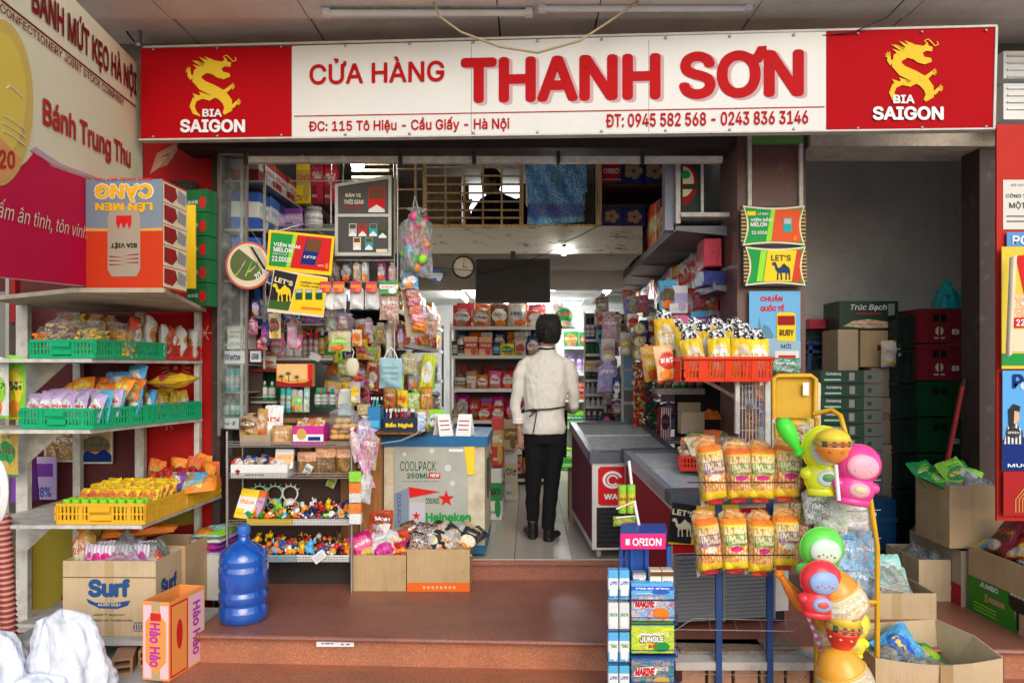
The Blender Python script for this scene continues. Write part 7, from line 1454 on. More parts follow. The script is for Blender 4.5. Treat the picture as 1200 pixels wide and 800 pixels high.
def pens(where, x0, x1, y, z, n, pal, h=.14):
    for i in range(n):
        c=rnd.choice(pal);t=thing('pen',f"{cn(c)} pen, {od(i)} from the left {where}",'pen',M=TM(x0+(x1-x0)*(i+.5)/n,y+rnd.uniform(-.03,.05),z,0,rnd.uniform(-.1,.1),rnd.uniform(-.12,.12)),group=f"pens {where}"[:60]);part('barrel',B().tube([(0,0,0),(0,0,h*.85)],.0055,6),paint(c,.3,bump=0),t);part('cap',B().tube([(0,0,h*.85),(0,0,h)],.0065,6),flat('white'),t)
pens('standing in the dark display box',XA(450,4.88),XA(486,4.88),4.92,ZA(503,4.9),16,['red','red','white','navy','blue','black'])
put(sp('box','white','sky','blue',.05,.13,.1,'box','multi','box'),TM(XA(491,4.86),4.9,ZA(505,4.9),R(20)),'white and blue patterned box end beside the pen display')
t,M_=cartont('blue open box of pens left of the dark pen display',XA(438,4.84),4.84,ZA(503,4.84),.085,.12,.15,(.03,.2,.42));lrect(t,M_,-.035,.015,.035,.06,-.06,flat('sky'),.001,'pale_print')
pens('standing in the blue open box',XA(432,4.86),XA(444,4.86),4.9,ZA(488,4.86),6,['navy','teal','black'],.13)
row('lying on the counter behind the pens',(XA(418,5.1),5.1),(XA(448,5.1),5.1),ZA(486,5.1),[sp('box','cream','yellow','red',.16,.07,.1,'flat box','multi','box'),sp('bag','white','lime','orange',.1,.09,.05,'sticker pack','multi')])
row('behind the pen display',(XA(448,5.3),5.3),(XA(505,5.3),5.3),ZA(480,5.3),[sp('bag','red','gold','lime',.09,.16,.06,'sweet pouch','multi'),sp('bag','yellow','orange','red',.08,.14,.06,'sweet pouch'),sp('bag','lime','white','red',.09,.12,.06,'sweet pouch','multi')],reps=[1])
row('higher behind the pen display',(XA(428,5.5),5.55),(XA(480,5.5),5.55),ZA(462,5.5),[sp('bag','dred','red','orange',.11,.26,.06,'dark red sweet bag','multi'),sp('bag','red','gold','dred',.1,.22,.06,'red sweet bag','multi')])
row('in red pouches above the pens',(XA(468,5.6),5.6),(XA(492,5.6),5.6),ZA(450,5.6),[sp('bag','red','red','orange',.08,.12,.06,'red pouch')])
put(sp('bag','yellow','lime','white',.11,.3,.06,'noodle bag','stripe'),TM(XA(498,5.4),5.4,ZA(462,5.4),0,0,.12),'long yellow striped noodle bag beside the aisle')
put(sp('bag','lime','yellow','white',.09,.28,.06,'noodle bag','stripe'),TM(XA(490,5.5),5.5,ZA(470,5.5),0,0,-.1),'lime striped noodle bag left of the yellow one')
for k,px in enumerate((482,498)):put(sp('bag',('gold','lime')[k],'white','green',.12,.16,.07,'snack bag'),TM(XA(px+12,5.2),5.25,ZA(506,5.2)),f"{('gold','lime')[k]} snack bag standing behind the cooler papers")
t=thing('cable','grey curved cable running along the counter edge to the cooler','cable',W(490,500,4.8));part('sheath',B().tube([W(443,520,4.82),W(470,516,4.8),W(488,508,4.8),W(500,497,4.85),W(502,470,4.95)],.006,5,M=MW[t].inverted()),paint('grey',.5),t)
# left bay upper black void items: black wire basket and rods
t=thing('rod_frame','steel rods framing the hanging packets in the left bay','rod',W(393,302,4.88));M=MW[t].inverted()
for a,c_ in (((393,305),(462,305)),((352,179),(420,250)),((388,190),(388,262)),((402,180),(402,250)),((340,212),(460,212)),((462,185),(462,420)),((290,190),(290,505))):part('rod',B().tube([W(*a,4.9),W(*c_,4.9)],.006,5,M=M),M_steel,t)
# ================= blue cooler =================
ck=thing('drinks_cooler','cream and blue chest cooler with a beer poster on its front','cooler',((XA(450,5.06)+XA(566,5.06))/2,5.06,FZ));M=MW[ck].inverted()
x0,x1=XA(450,5.06),XA(568,5.06);mcr=paint((.6,.55,.4),.5,0,.7,7,dc=(.3,.18,.08));mbl=paint((.01,.13,.3),.4,0,.4)
part('cabinet_body',B().bb(x0,x1,5.06,5.85,FZ+.08,1.06,M=M),mcr,ck);part('lid',B().bb(x0-.012,x1+.02,5.04,5.87,1.061,1.13,M=M),mbl,ck);part('base_band',B().bb(x0-.002,x1+.004,5.055,5.852,FZ+.02,FZ+.08,M=M),mbl,ck)
P=face(460,512,547,640,5.05);rect(ck,'poster',P,(462,514,548,652),paint((.36,.37,.31),.55,0,.35,5,bump=0,dc=(.6,.6,.56)),.0,.006);poly(ck,'yellow_strip',P,[(543,517),(550,515),(556,518),(556,556),(548,556)],paint('yellow'),.004)
gd=flat((.02,.12,.04));text(ck,P,'COOLPACK',(469,540,511,551.5),gd,.004,.01);text(ck,P,'250ML',(477,554,503,560),gd,.004,.03);poly(ck,'red_badge',P,[(503,553),(516,554),(516,560),(502,560)],flat('red'),.003);text(ck,P,'NEW',(504.5,554.5,515,558.5),flat('white'),.005,.04);text(ck,P,'NGON HƠN KHI UỐNG LẠNH',(471,562.5,513,564.5),gd,.003,0)
poly(ck,'blue_pack_side',P,[(462,578),(479,571),(479,615),(462,618)],flat((.2,.26,.33)),.003);poly(ck,'red_flag',P,[(479,570),(516,576),(480,583)],flat('red'),.004);text(ck,P,'COOLPACK',(499,583,515,590),gd,.004,.02)
rect(ck,'can_print',P,(480,588,498,618),flat('silver'),.003)
def star(cx_,cy_,r):return [(cx_+r*(1 if i%2==0 else .4)*_m.sin(i*_m.pi/5),cy_-r*(1 if i%2==0 else .4)*_m.cos(i*_m.pi/5)) for i in range(10)]
poly(ck,'red_star',P,star(523,584,10),flat('red'),.004);poly(ck,'red_star',P,star(488,604,5.5),flat('red'),.005);text(ck,P,'Heineken',(499,600,552,611),flat('green'),.004,.07);text(ck,P,'COOLPACK',[(470,578),(470,613),(465.5,613),(465.5,578)],flat('navy'),.005,.0);rect(ck,'white_tag',P,(526,526,543,529),flat('white'),.003);poly(ck,'red_star',P,star(534.5,522.5,2.2),flat('red'),.004)
for px,py,r in ((525,548,4),(506,528,3),(474,532,2.5),(530,566,3)):poly(ck,'drop_print',P,cir(px,py,r,r,12),flat((.6,.62,.6)),.0025)
for dy,c in ((.14,(.02,.1,.05)),(.45,(.3,.1,.06))):part('side_sticker',B().add([(x1+.003,5.15+dy,.95),(x1+.003,5.4+dy,.93),(x1+.003,5.38+dy,.62),(x1+.003,5.17+dy,.66)],[(0,3,2,1)],0,False,M),paint(c,.5),ck)
for k,(px,c) in enumerate(((514,.0),(533,.0))):    # folded paper cards on lid
    t=thing('folded_card',f"{('left','right')[k]} white folded price card standing on the blue cooler lid",'card',M=TM(XA((519,545)[k],5.08),5.1,1.132,R((35,-14)[k])),group='folded price cards on the cooler');b=B().add([(-.055,-.05,0),(.055,-.05,0),(.05,0,.15),(-.05,0,.15),(.055,.05,0),(-.055,.05,0)],[(0,1,2,3),(2,4,5,3)]);part('card_sheet',b,M_white,t)
    for q in range(3):part('ink_line',B().add([(-.04,-.037-.001,.04+.03*q),(.035,-.037-.001,.04+.03*q),(.035,-.035-.001,.047+.03*q),(-.04,-.035-.001,.047+.03*q)],[(0,1,2,3)],0,False,TM(0,-.0+.0098*q,0)),flat('dred'),t)
# cardboard boxes before the cooler
B1=TM((XA(412,4.75)+XA(476,4.75))/2,4.755,TZ);t=open_carton(.355,.24,.235,M_cb,'small brown carton of pink and red packets below the wire shelf',B1 @ TM(0,.12,0),flaps=(0,0,0,0));
for i,(x,y,z,c1,c2,c3) in enumerate([(-.1,.08,.2,'magenta','pink','white'),(-.07,.16,.25,'white','silver','red'),(-.03,.2,.33,'red','dred','white'),(.06,.1,.2,'white','cream','gold'),(.12,.12,.2,'red','dred','yellow'),(.05,.07,.16,'white','magenta','pink'),(.13,.06,.15,'magenta','red','yellow'),(-.13,.15,.2,'white','pink','silver')]):put(sp('bag',c1,c2,c3,.16,.17,.09,'snack bag'),B1 @ TM(x,y,z,rnd.uniform(-.5,.5),R(-25),rnd.uniform(-.4,.4)),f"{cn(c1)} and {cn(c2)} plump bag, {od(i)} placed in the small carton of pink packets",'packets in the small carton below the wire shelf')
B2=TM((XA(477,4.74)+XA(550,4.74))/2,4.745,TZ);t=open_carton(.41,.26,.275,M_cb,'brown carton with an orange band full of black packets before the cooler',B2 @ TM(0,.13,0),flaps=(0,0,0,0));lrect(t,B2,-.205,.0,.205,.058,0,flat((.75,.15,.02)),.0015,'orange_band');[lrect(t,B2,-.1+.028*q,.018,-.085+.028*q,.036,0,flat('peach'),.0025,'print_mark') for q in range(8)]
for i in range(24):
    c1=('black','black','brown','silver','tan','black')[i%6];put(sp('bag',c1,('silver','tan','brown','cream')[i%4],('orange','cream','white')[i%3],.13,.17,.05,'coffee sachet',('multi','snack')[i%2]),B2 @ TM(-.15+.06*(i%6),.05+.05*(i//6),.2+.02*(i//6)+rnd.uniform(0,.03),rnd.uniform(-1,1),R(rnd.uniform(-70,-25)),rnd.uniform(-.8,.8)),f"{cn(c1)} and white sachet, {od(i%6)} from the left in the {('front','second','third','back')[i//6]} row of the carton with the orange band",'black and white sachets in the carton')

r2=random.Random(9);cc2=['red','dred','orange','gold','lime','cream','white','pink','lilac','green','brown','yellow','tan','silver']
for i in range(60):
    px=300+r2.random()*205;py=372+(i%6)*17+r2.random()*8;c1,c2,c3=r2.sample(cc2,3)
    if 322 < px < 372 and py > 410: px += 60
    put(sp(('bag','pbag')[i%3==0],c1,c2,c3,.08+.06*r2.random(),.1+.1*r2.random(),.05,'shop packet',('multi','snack','snack')[i%3]),TM(XA(px,5.45),5.38+.3*r2.random(),ZA(py+14,5.45),r2.uniform(-.3,.3),0,r2.uniform(-.12,.12)),f"{cn(c1)} and {cn(c2)} packet, {od(i//6)} in hook row {('one','two','three','four','five','six')[i%6]} at the back of the left bay",'packets on hooks at the back of the left bay')
# ================= freezers on the right =================
def freezer(label,M_,w,d,h,hb,side,stripes=11,logo=None):
    """front towards -y, slanting glass lid, h front height, hb back height"""
    t = thing('chest_freezer', label, 'freezer', M=M_)
    lo = .07
    b=B().add([(-w/2,0,lo),(w/2,0,lo),(w/2,d,lo),(-w/2,d,lo),(-w/2,0,h-.07),(w/2,0,h-.07),(w/2,d,hb-.07),(-w/2,d,hb-.07)],[(3,2,1,0),(0,1,5,4),(1,2,6,5),(2,3,7,6),(3,0,4,7)]);part('cabinet_body',b,paint((.62,.6,.55),.4,0,.35,5),t)
    fr = paint((.09,.1,.12),.35,0,.3)
    sl_ = (hb-h)/d
    def slab(x0,x1,y0,y1,dz0,dz1,nm,m):
        z = lambda y: h+sl_*y
        b=B().add([(x0,y0,z(y0)+dz0),(x1,y0,z(y0)+dz0),(x1,y1,z(y1)+dz0),(x0,y1,z(y1)+dz0),(x0,y0,z(y0)+dz1),(x1,y0,z(y0)+dz1),(x1,y1,z(y1)+dz1),(x0,y1,z(y1)+dz1)],[(3,2,1,0),(0,1,5,4),(1,2,6,5),(2,3,7,6),(3,0,4,7),(4,5,6,7)]);return part(nm,b,m,t)
    slab(-w/2-.02,w/2+.02,-.025,.07,-.069,.0,'lid_frame',fr);slab(-w/2-.02,w/2+.02,d-.05,d+.02,-.069,.0,'lid_frame',fr);slab(-w/2-.02,-w/2+.03,.071,d-.051,-.069,.0,'lid_rail',paint((.34,.36,.4),.3,.4,.3));slab(w/2-.03,w/2+.02,.071,d-.051,-.069,.0,'lid_rail',fr)
    slab(-w/2+.031,w/2-.031,.071,d*.52,-.012,-.006,'glass_lid',M_glass);slab(-w/2+.031,w/2-.031,d*.5,d-.051,-.022,-.016,'glass_lid',M_glass);slab(-w/2+.035,w/2-.035,d*.5,d*.5+.025,-.012,-.002,'glass_handle',M_alu)
    slab(-w/2+.031,w/2-.031,.071,d-.051,-.3,-.29,'inner_floor',paint((.07,.09,.09),.6,0,.6,20))
    # panels
    if side:part('side_panel',B().add([(-w/2-.002,.02,.12),(-w/2-.002,.02,h-.1),(-w/2-.002,d-.02,hb-.1),(-w/2-.002,d-.02,.12)],[(0,1,2,3)]),side,t)
    return t
F1 = TM(XA(694,4.97), 4.97, FZ, R(3)) @ TM(.29,0,0)
f1=freezer('white ice cream freezer with a red heart logo panel beside the aisle',F1,.58,1.25,.74,.86,flat((.16,.02,.06)))
lrect(f1,F1,-.25,.375,.25,.64,0,flat((.6,.015,.02),.35),.004,'red_panel',[(.04,0),(.96,0),(1,.06),(1,.94),(.96,1),(.04,1),(0,.94),(0,.06)])
def ring_pts(r0,r1,a0,a1,n=18):return [(.5+r1*_m.cos(a0+(a1-a0)*i/n),.5+r1*_m.sin(a0+(a1-a0)*i/n)) for i in range(n+1)]+[(.5+r0*_m.cos(a1-(a1-a0)*i/n),.5+r0*_m.sin(a1-(a1-a0)*i/n)) for i in range(n+1)]
wh = flat('white',.35)
for (x0,z0,x1,z1) in ((-.22,.49,-.08,.61),(-.19,.51,-.11,.585)):lrect(f1,F1,x0,z0,x1,z1,0,wh,.006,'heart_ring',ring_pts(.36,.5,.3,5.6))
ltext(f1,"WALL'S",F1,-.21,.415,.0,.455,0,wh,wt=.06,off=.007)
for k in range(8):part('vent_slat',B().bb(-.25,.25,-.012,-.001,.1+k*.032,.118+k*.032),paint((.02,.02,.022),.4),f1)
part('vent_back',B().bb(-.26,.26,-.001,.0,.085,.36),M_blk,f1)
for sx in (-1,1):part('wheel',B().lathe([(.001,-.015),(.035,-.015),(.035,.015),(.001,.015)],14,M=TM(sx*.24,.05,.036,0,0,R(90))),paint('grey',.5),f1)
F2 = TM(XA(788,4.02), 4.02, TZ+.012, R(9)) @ TM(.345,0,0)
f2=freezer('large white freezer with red front and slanted glass lid standing near the steps',F2,.69,.92,.76,.9,flat((.3,.02,.03)))
lrect(f2,F2,-.344,.42,.25,.66,0,flat((.55,.012,.015),.35),.003,'red_panel')
for k in range(17):part('vent_slat',B().add([(-.33,-.016,.05+k*.0215),(.24,-.016,.05+k*.0215),(.24,-.002,.062+k*.0215),(-.33,-.002,.062+k*.0215),(-.33,-.016,.045+k*.0215),(.24,-.016,.045+k*.0215)],[(0,1,2,3),(4,5,1,0)]),paint((.2,.2,.21),.5),f2)
part('vent_back',B().bb(-.335,.25,-.0015,-.0005,.035,.415),paint((.03,.03,.035),.6),f2)
for x in (-.34,-.05,.25):part('vent_frame',B().bb(x-.006,x+.006,-.02,-.0165,.035,.415),paint((.2,.2,.21),.5),f2)
for sx in (-1,1):part('foot',B().bb(sx*.3-.03,sx*.3+.03,.02,.09,0,.07),M_blk,f2)
# LET'S sign on freezer front
P=Pl(F2 @ Vector((-.34,-.022,.44)),F2 @ Vector((.34,-.022,.44)),F2 @ Vector((-.34,-.022,.66)))
t=thing('brand_sign','black and yellow camel sign on the front of the large freezer','sign',P.A);poly(t,'yellow_panel',P,[(783,637),(866,640),(866,590),(790,588)],flat('yellow'),0,.004);poly(t,'black_panel',P,[(782,634),(809,637),(816,592),(788,588)],M_blk,.004);text(t,P,"LET'S",[(788,595),(814,599),(813,606),(787,602)],flat('cream'),.007,.06);camel(t,P,800,628,22,flat('cream'),.008)
poly(t,'figure_print',P,[(823,618),(826,606),(832,602),(838,608),(834,620),(836,630),(826,632)],flat('peach'),.005);poly(t,'black_bar',P,[(842,592),(846,592),(846,638),(842,638)],M_blk,.005)
# slab, boards and bricks below freezer
SZ0 = .045
t=thing('concrete_slab','pale grey stone slab on bricks in front of the terrace below the freezer','slab',(1.1,3.85,SZ0));M=MW[t].inverted()
xa, xb = XA(790,3.7), XA(968,3.72)
b=B().add([(xa,3.66,SZ0+.035),(xb,3.66,SZ0+.035),(xb+.01,ey(1.4)-.035,SZ0+.05),(xa,ey(1)-.035,SZ0+.05),(xa,3.66,SZ0+.075),(xb,3.66,SZ0+.075),(xb+.01,ey(1.4)-.035,SZ0+.09),(xa,ey(1)-.035,SZ0+.09)],[(3,2,1,0),(0,1,5,4),(1,2,6,5),(2,3,7,6),(3,0,4,7),(4,5,6,7)],0,False,M);part('slab',b,concrete((.5,.48,.43),'slab_stone',.6,5),t)
for k,(a_,c_,y_,z_,lb) in enumerate(((XA(795,3.8),XA(930,3.8),3.74,SZ0+.094,'long thin wooden board lying on the stone slab'),(XA(893,3.8),XA(935,3.8),3.76,SZ0+.108,'short wooden offcut lying on the long thin board'))):
    t=thing('wooden_board',lb,'board',((a_+c_)/2,y_,z_));part('plank',B().bb(-(c_-a_)/2,(c_-a_)/2,0,.17-.05*k,-.006,.006),wood((.33,.25,.17),'grey_plywood',.8),t)
for k in range(6):
    x=XA(800+k*31,3.68);t=thing('brick',f"reddish brick, {od(k)} from the left under the stone slab",'brick',(x+.06,3.69,GZ+.0),0,'bricks under the stone slab');part('brick_body',B().add([v for v in MKV],MKF,0,False,TM(0,.09,.0,0,0,0,(.118,.16,.125))),Mbk,t)
# wire-stand helper at front: popcorn rack
ps=thing('popcorn_stand','blue post wire stand holding two rows of popcorn bags before the freezer','stand',(XA(872,3.62),3.62,GZ));M=MW[ps].inverted();mb=paint((.02,.06,.2),.4,0,.25)
for px in (842.5,902.5):part('post',B().bb(XA(px,3.66)-.015,XA(px,3.66)+.015,3.655,3.68,GZ,ZA(580,3.66),M=M),mb,ps)
for py in (565,650):part('holding_wire',B().tube([W(806,py,3.66),W(810,py,3.5),W(932,py,3.5),W(936,py,3.66)],.0028,5,M=M),M_blk,ps)
for py in (727,792):
    part('wire_basket',B().tube([W(790,py+12,3.66),W(812,py-3,3.66),W(945,py,3.66),W(930,py+12,3.5),W(790,py+10,3.5)],.0022,4,M=M),M_steel,ps)
    for px in (830,860,890,920):part('wire_basket',B().tube([W(px,py-3,3.66),W(px+4,py+12,3.5)],.002,4,M=M),M_steel,ps)
def popcorn(px, py0, py1, w, Y, var, label, rz, ry):
    h=(py1-py0)/FL*Y;M_=TM(XA(px,Y),Y,ZA(py1,Y),rz,0,ry);t=thing('popcorn_bag',label,'popcorn bag',M=M_,group='popcorn bags on the blue wire stand')
    part('bag_body',UMpc,[pk(('purple','green')[var],'cream','yellow','popcorn','white' if not var else 'magenta'),None,None],t,TM(0,0,h*.06,0,0,rnd.uniform(-.03,.03),(w/FL*Y*rnd.uniform(.93,1.04),.1,h*.82)))
    part('twisted_top',um('pbag',var),[pk('gold','orange','peach','multi'),None,None],t,TM(-.005,.02,h*.8,rnd.uniform(-.4,.4),-.3,rnd.uniform(-.1,.35),(w/FL*Y*.8,.05,h*.24)));part('crimped_foot',um('bag',var),[pk('red','orange','gold','plain'),None,None],t,TM(0,0,-.004,0,0,0,(w/FL*Y*.6,.03,h*.13)))
    part('wrap',um('bag',var+2),clear((1,.97,.9),.0,.08,wr=.35),t,TM(0,0,.0,0,0,0,(w/FL*Y*1.13,.125,h*.97)))
    return t
def m_pc():
    b = B(); r = [(x,y,z) for x,y,z in []]
    def f(sgn):
        def g_(u,v):
            x=(u-.5);t_=(1-abs(2*u-1)**5)**.5*(1-abs(2*v-1)**9)**.5
            return (x,sgn*.5*t_*(1+.07*_m.sin(9*u+11*v)+.05*_m.sin(21*v+3*u)),v)
        return g_
    grid(f(-1),12,14,b);a=f(1);grid(lambda u,v:a(1-u,v),12,14,b);return b
UMpc = m_pc().mesh('popcorn_block', [dm,dm,dm])
nm4 = ('leftmost','second','third','rightmost')
for k,(px,y0,y1,w,var) in enumerate(((838,512,590,31,0),(866,517,588,31,1),(891,517,588,30,1),(920,513,587,33,1))):popcorn(px,y0,y1,w,3.56,var,f"popcorn bag with {('purple','green')[var]} lettering, {nm4[k]} of the upper row on the blue stand",rnd.uniform(-.15,.15),(-.12,-.03,.0,.05)[k])
for k,(px,y0,y1,w,var) in enumerate(((833,598,672,31,0),(862,598,671,31,1),(890,600,674,31,1),(918,596,667,31,0))):popcorn(px,y0,y1,w,3.56,var,f"popcorn bag with {('purple','green')[var]} lettering, {nm4[k]} of the lower row on the blue stand",rnd.uniform(-.15,.15),(-.1,-.04,.04,.06)[k])
# ================= small blue rack with pink header =================
Yo = 3.45
og_=thing('biscuit_rack','blue wire rack with a pink header beside the freezer full of biscuit boxes','rack',(XA(752,Yo),Yo,GZ));M=MW[og_].inverted()
hd = TM(XA(727,Yo),Yo-.0,ZA(641,Yo),0)
part('header',B().add([W(727,642,Yo),W(780,642,Yo),W(782,622,Yo+.12),W(726,628,Yo+.12),W(727,624,Yo),W(780,624,Yo),W(780,613,Yo+.12),W(728,613,Yo+.12)],[(0,1,5,4),(1,2,6,5),(2,3,7,6),(3,0,4,7),(4,5,6,7),(3,2,1,0)],0,False,M),paint((.03,.07,.3),.35),og_)
P=face(727,624,780,644,Yo-.001);rect(og_,'pink_sign',P,(727,625,780,643),flat((.75,.03,.2),.3),.002);text(og_,P,'ORION',(741,630,775,639),wh,.004,.05);rect(og_,'logo_mark',P,(733,631,738,638),wh,.004)
for px in (728,741,758,784):part('upright',B().bb(XA(px,Yo+.1)-.009,XA(px,Yo+.1)+.009,Yo+.1,Yo+.12,GZ,ZA(640,Yo+.1),M=M),paint((.02,.09,.4),.35),og_)
part('centre_panel',B().bb(XA(733,Yo+.11),XA(758,Yo+.11),Yo+.121,Yo+.13,ZA(790,Yo+.1),ZA(645,Yo+.1),M=M),paint((.02,.09,.4),.35),og_)
for py in (700,728,766,803): 
    z=ZA(py,Yo);part('basket_wire',B().tube([(XA(738,Yo),Yo+.1,z),(XA(738,Yo),Yo-.03,z),(XA(793,Yo),Yo-.03,z),(XA(797,Yo),Yo+.1,z)],.0028,4,M=M),mb,og_);part('basket_wire',B().tube([(XA(738,Yo),Yo-.032,z+.03),(XA(793,Yo),Yo-.032,z+.03),(XA(797,Yo),Yo+.1,z+.03)],.002,4,M=M),mb,og_);part('basket_floor',B().bb(XA(738,Yo),XA(792,Yo),Yo-.03,Yo+.1,z-.006,z-.002,M=M),mb,og_)
for py in (704,742,780,816):
    z=ZA(py-8,Yo);part('basket_wire',B().tube([(XA(712,Yo),Yo+.1,z),(XA(712,Yo),Yo-.035,z),(XA(738,Yo),Yo-.035,z)],.0025,4,M=M),mb,og_)
def bbox(px0,px1,py0,py1,Y,D,m,label,group=None,name='biscuit_box',rz=0):
    w=(px1-px0)/FL*Y;h=(py1-py0)/FL*Y;M_=TM(XA((px0+px1)/2,Y),Y,ZA(py1,Y),rz);t=thing(name,label,'biscuit box',M=M_,group=group);part('box_body',B().add([(a*w,(b_+.5)*D,c*h) for a,b_,c in MKV],MKF),m,t);return t,M_,w,h
nb=[('blue and orange chips box with red lettering at the top of the right stack',689,727),('green and yellow box with dark lettering in the middle of the right stack',730,765),('blue and yellow box with red lettering at the bottom of the right stack',770,806)]
for k,(lb,y0,y1) in enumerate(nb):
    t,M_,w,h=bbox(740,790,y0,y1,Yo-.02,.07,pk(('sky','lime','blue')[k],('peach','yellow','gold')[k],('red','gold','green')[k],'multi'),lb,'large boxes on the blue rack')
    if k == 1:ltext(t,'JUNGLE',M_,-w*.3,h*.38,w*.25,h*.58,0,wh,wt=.07,off=.004);ltext(t,'JUNGLE',M_,-w*.32,h*.35,w*.27,h*.61,0,flat('brown'),wt=.12,off=.002);ltext(t,'BOY',M_,-w*.1,h*.18,w*.1,h*.3,0,flat('red'),wt=.06,off=.003)
    else:
        ltext(t,'MARINE',M_,-w*.42,h*.42,w*.05,h*.68,0,flat('red'),wt=.08,off=.004,shear=.2);lrect(t,M_,-w*.45,h*.38,w*.1,h*.72,0,wh,.002,'white_cloud',[(.05,0),(.95,.2),(1,.7),(.8,1),(.1,.8),(0,.3)])
    lrect(t,M_,w*.0,h*.05,w*.4,h*.4,0,flat(('orange','green','gold')[k]),.003,'biscuit_print',[(.5+.5*_m.cos(a*.6283),.5+.5*_m.sin(a*.6283)) for a in range(10)])
t,M_,w,h=bbox(740,789,683,697,Yo-.035,.05,pk('sky','blue','white','box'),'flat sky blue box lying on the top biscuit box',None)
for r_,(y0,y1) in enumerate(((668,702),(706,738),(741,776),(780,812))):
    for c_,x0_ in enumerate((713,726)):
        t,M_,w,h=bbox(x0_,x0_+11.5,y0,y1,Yo-.02,.05,pk(('sky','white','sky','sky')[r_],'white',('blue','green','green','blue')[r_],'box'),f"narrow pale blue cookie box, {('left','right')[c_]} of the pair in tier {('one','two','three','four')[r_]} of the blue rack",'narrow boxes at the left of the blue rack');lrect(t,M_,-w*.38,h*.12,w*.3,h*.5,0,wh,.002,'white_print')
    if r_ == 2:
        pass
for c_,x0_ in enumerate((762,776)):t,M_,w,h=bbox(x0_,x0_+13,668,701,Yo-.01,.06,pk('cream','white','brown','box'),f"cream biscuit box, {('left','right')[c_]} of the pair at the top right of the blue rack",'cream boxes on the blue rack');lrect(t,M_,-w/2,h*.8,w/2,h*.95,0,flat('brown'),.002,'brown_band')
for k in range(3):t,M_,w,h=bbox(742,757,671+k*11,681+k*11,Yo+.02,.05,pk(('grey','gold','brown')[k],'white','red','box'),f"small box, {od(k)} from the top in the middle column of the blue rack",'small boxes in the middle of the blue rack')
# green chips tubes clip strip
t=thing('clip_strip','white leaning wire strip beside the pink header','strip',W(746,612,3.6));M=MW[t].inverted();part('strip',B().tube([W(737,540,3.72),W(741,575,3.66),W(749,617,3.55)],.008,5,M=M),M_white,t);part('cross_wire',B().tube([W(722,596,3.6),W(744,587,3.6)],.004,4,M=M),M_white,t);part('cross_wire',B().tube([W(722,606,3.6),W(746,604,3.6)],.004,4,M=M),M_white,t)
for k,px in enumerate((729.5,740)):put(sp('tube','lime','yellow','dgreen',.042,.14,.04,'green snack tube','label','tube'),TM(XA(px,3.62),3.63,ZA(601,3.62)),f"{('left','right')[k]} lime green snack tube above the pink header rack",'lime green tubes')
put(sp('bag','lime','gold','cream',.11,.05,.04,'snack bag'),TM(XA(732,3.62),3.63,ZA(617,3.62)),'small green bag under the lime green tubes')
# ================= red basket with yellow bottles/bags, wire grid =================
RB=TM(XA(853,4.25),4.25,ZA(447,4.25));mo=paint((.75,.05,.015),.35,0,.12)
t=thing('red_basket','orange red plastic basket full of yellow bags before the pillar','basket',M=RB);w_,d_,h_=.50,.62,.135
for nm,L,T in (('side_panel',w_,TM(0,0,0,0,R(8))),('side_panel',w_,TM(0,d_,0)),('side_panel',d_,TM(-w_/2-.06,d_/2,0,R(96))),('side_panel',d_,TM(w_/2,d_/2,0,R(90)))):
    b=B();slotwall(L,h_,.004,b,T,2,.02);part(nm,b,mo,t)
for x in (-.155,0,.155):part('solid_rib',B().box((x,-.004,h_/2),(.04,.006,h_-.02),M=TM(0,0,0,0,R(8))),mo,t)
part('rim',B().tube([(-w_/2-.01,-.025,h_),(w_/2+.012,-.025,h_),(w_/2+.012,d_,h_),(-w_/2-.12,d_,h_),(-w_/2-.01,-.025,h_)],.011,6),mo,t);part('base_panel',B().bb(-w_/2,w_/2,.01,d_,.004,.01),mo,t)
yb_=sp('bag','yellow','cream','red',.12,.23,.08,'sesame bag')
kk=[(-.16,.04),(-.03,.04),(.09,.04),(.19,.05),(-.2,.2),(-.08,.2),(.04,.2),(.15,.2),(-.22,.36),(-.1,.38),(.02,.38),(.13,.38),(-.3,.3),(-.28,.5)]
for i,(x,y) in enumerate(kk):
    rr_=i//4;M_=RB @ TM(x,y,.02+.045*rr_,rnd.uniform(-.25,.25),R(-8),(-.2 if i in (0,) else rnd.uniform(-.08,.08)))
    t=thing('yellow_bag',f"yellow bag with a black and white tied top, {od(i%4) if rr_<3 else od(i-12)} from the left in the {('front','second','third','rear')[rr_]} row of the red basket",'bag',M=M_,group='yellow bags in the red basket')
    part('bag_body',um('bag',i),[pk('yellow',('cream','white')[i%2],'gold','snack'),None,None],t,Matrix.Diagonal((.13,.09,.24,1)))
    part('spotted_top',um('pbag',i),[cow if 'cow' in globals() else None,None,None],t,TM(.0,.01,.225,rnd.uniform(-.4,.4),rnd.uniform(-.4,.1),rnd.uniform(-.3,.3),(.10,.06,.08)))
    lrect(t,M_,-.005,.03,.05,.13,-.036,flat('cream'),.004,'nutrition_panel')
g=N('cow_spots');f=g.noise(g.coord('Object'),5,1,.4);cow=g.fin(g.mix(g.step(f,.5,.52),(.75,.75,.72,1),(.015,.015,.03,1)),.4)
for o in bpy.data.objects:
    if o.name.startswith('spotted_top'):o.material_slots[0].link='OBJECT';o.material_slots[0].material=cow
for k,(x,y,c1,c2,rz) in enumerate(((-.33,.12,'peach','red',.5),(-.38,.3,'gold','yellow',.4),(-.3,.45,'yellow','gold',.2))):put(sp('bag',c1,c2,'white',.14,.22,.07,'snack bag'),RB @ TM(x,y,.0,rz,-.1,-.1),f"{cn(c1)} snack bag leaning at the left of the red basket, {od(k)} from the front",'bags at the left of the red basket')
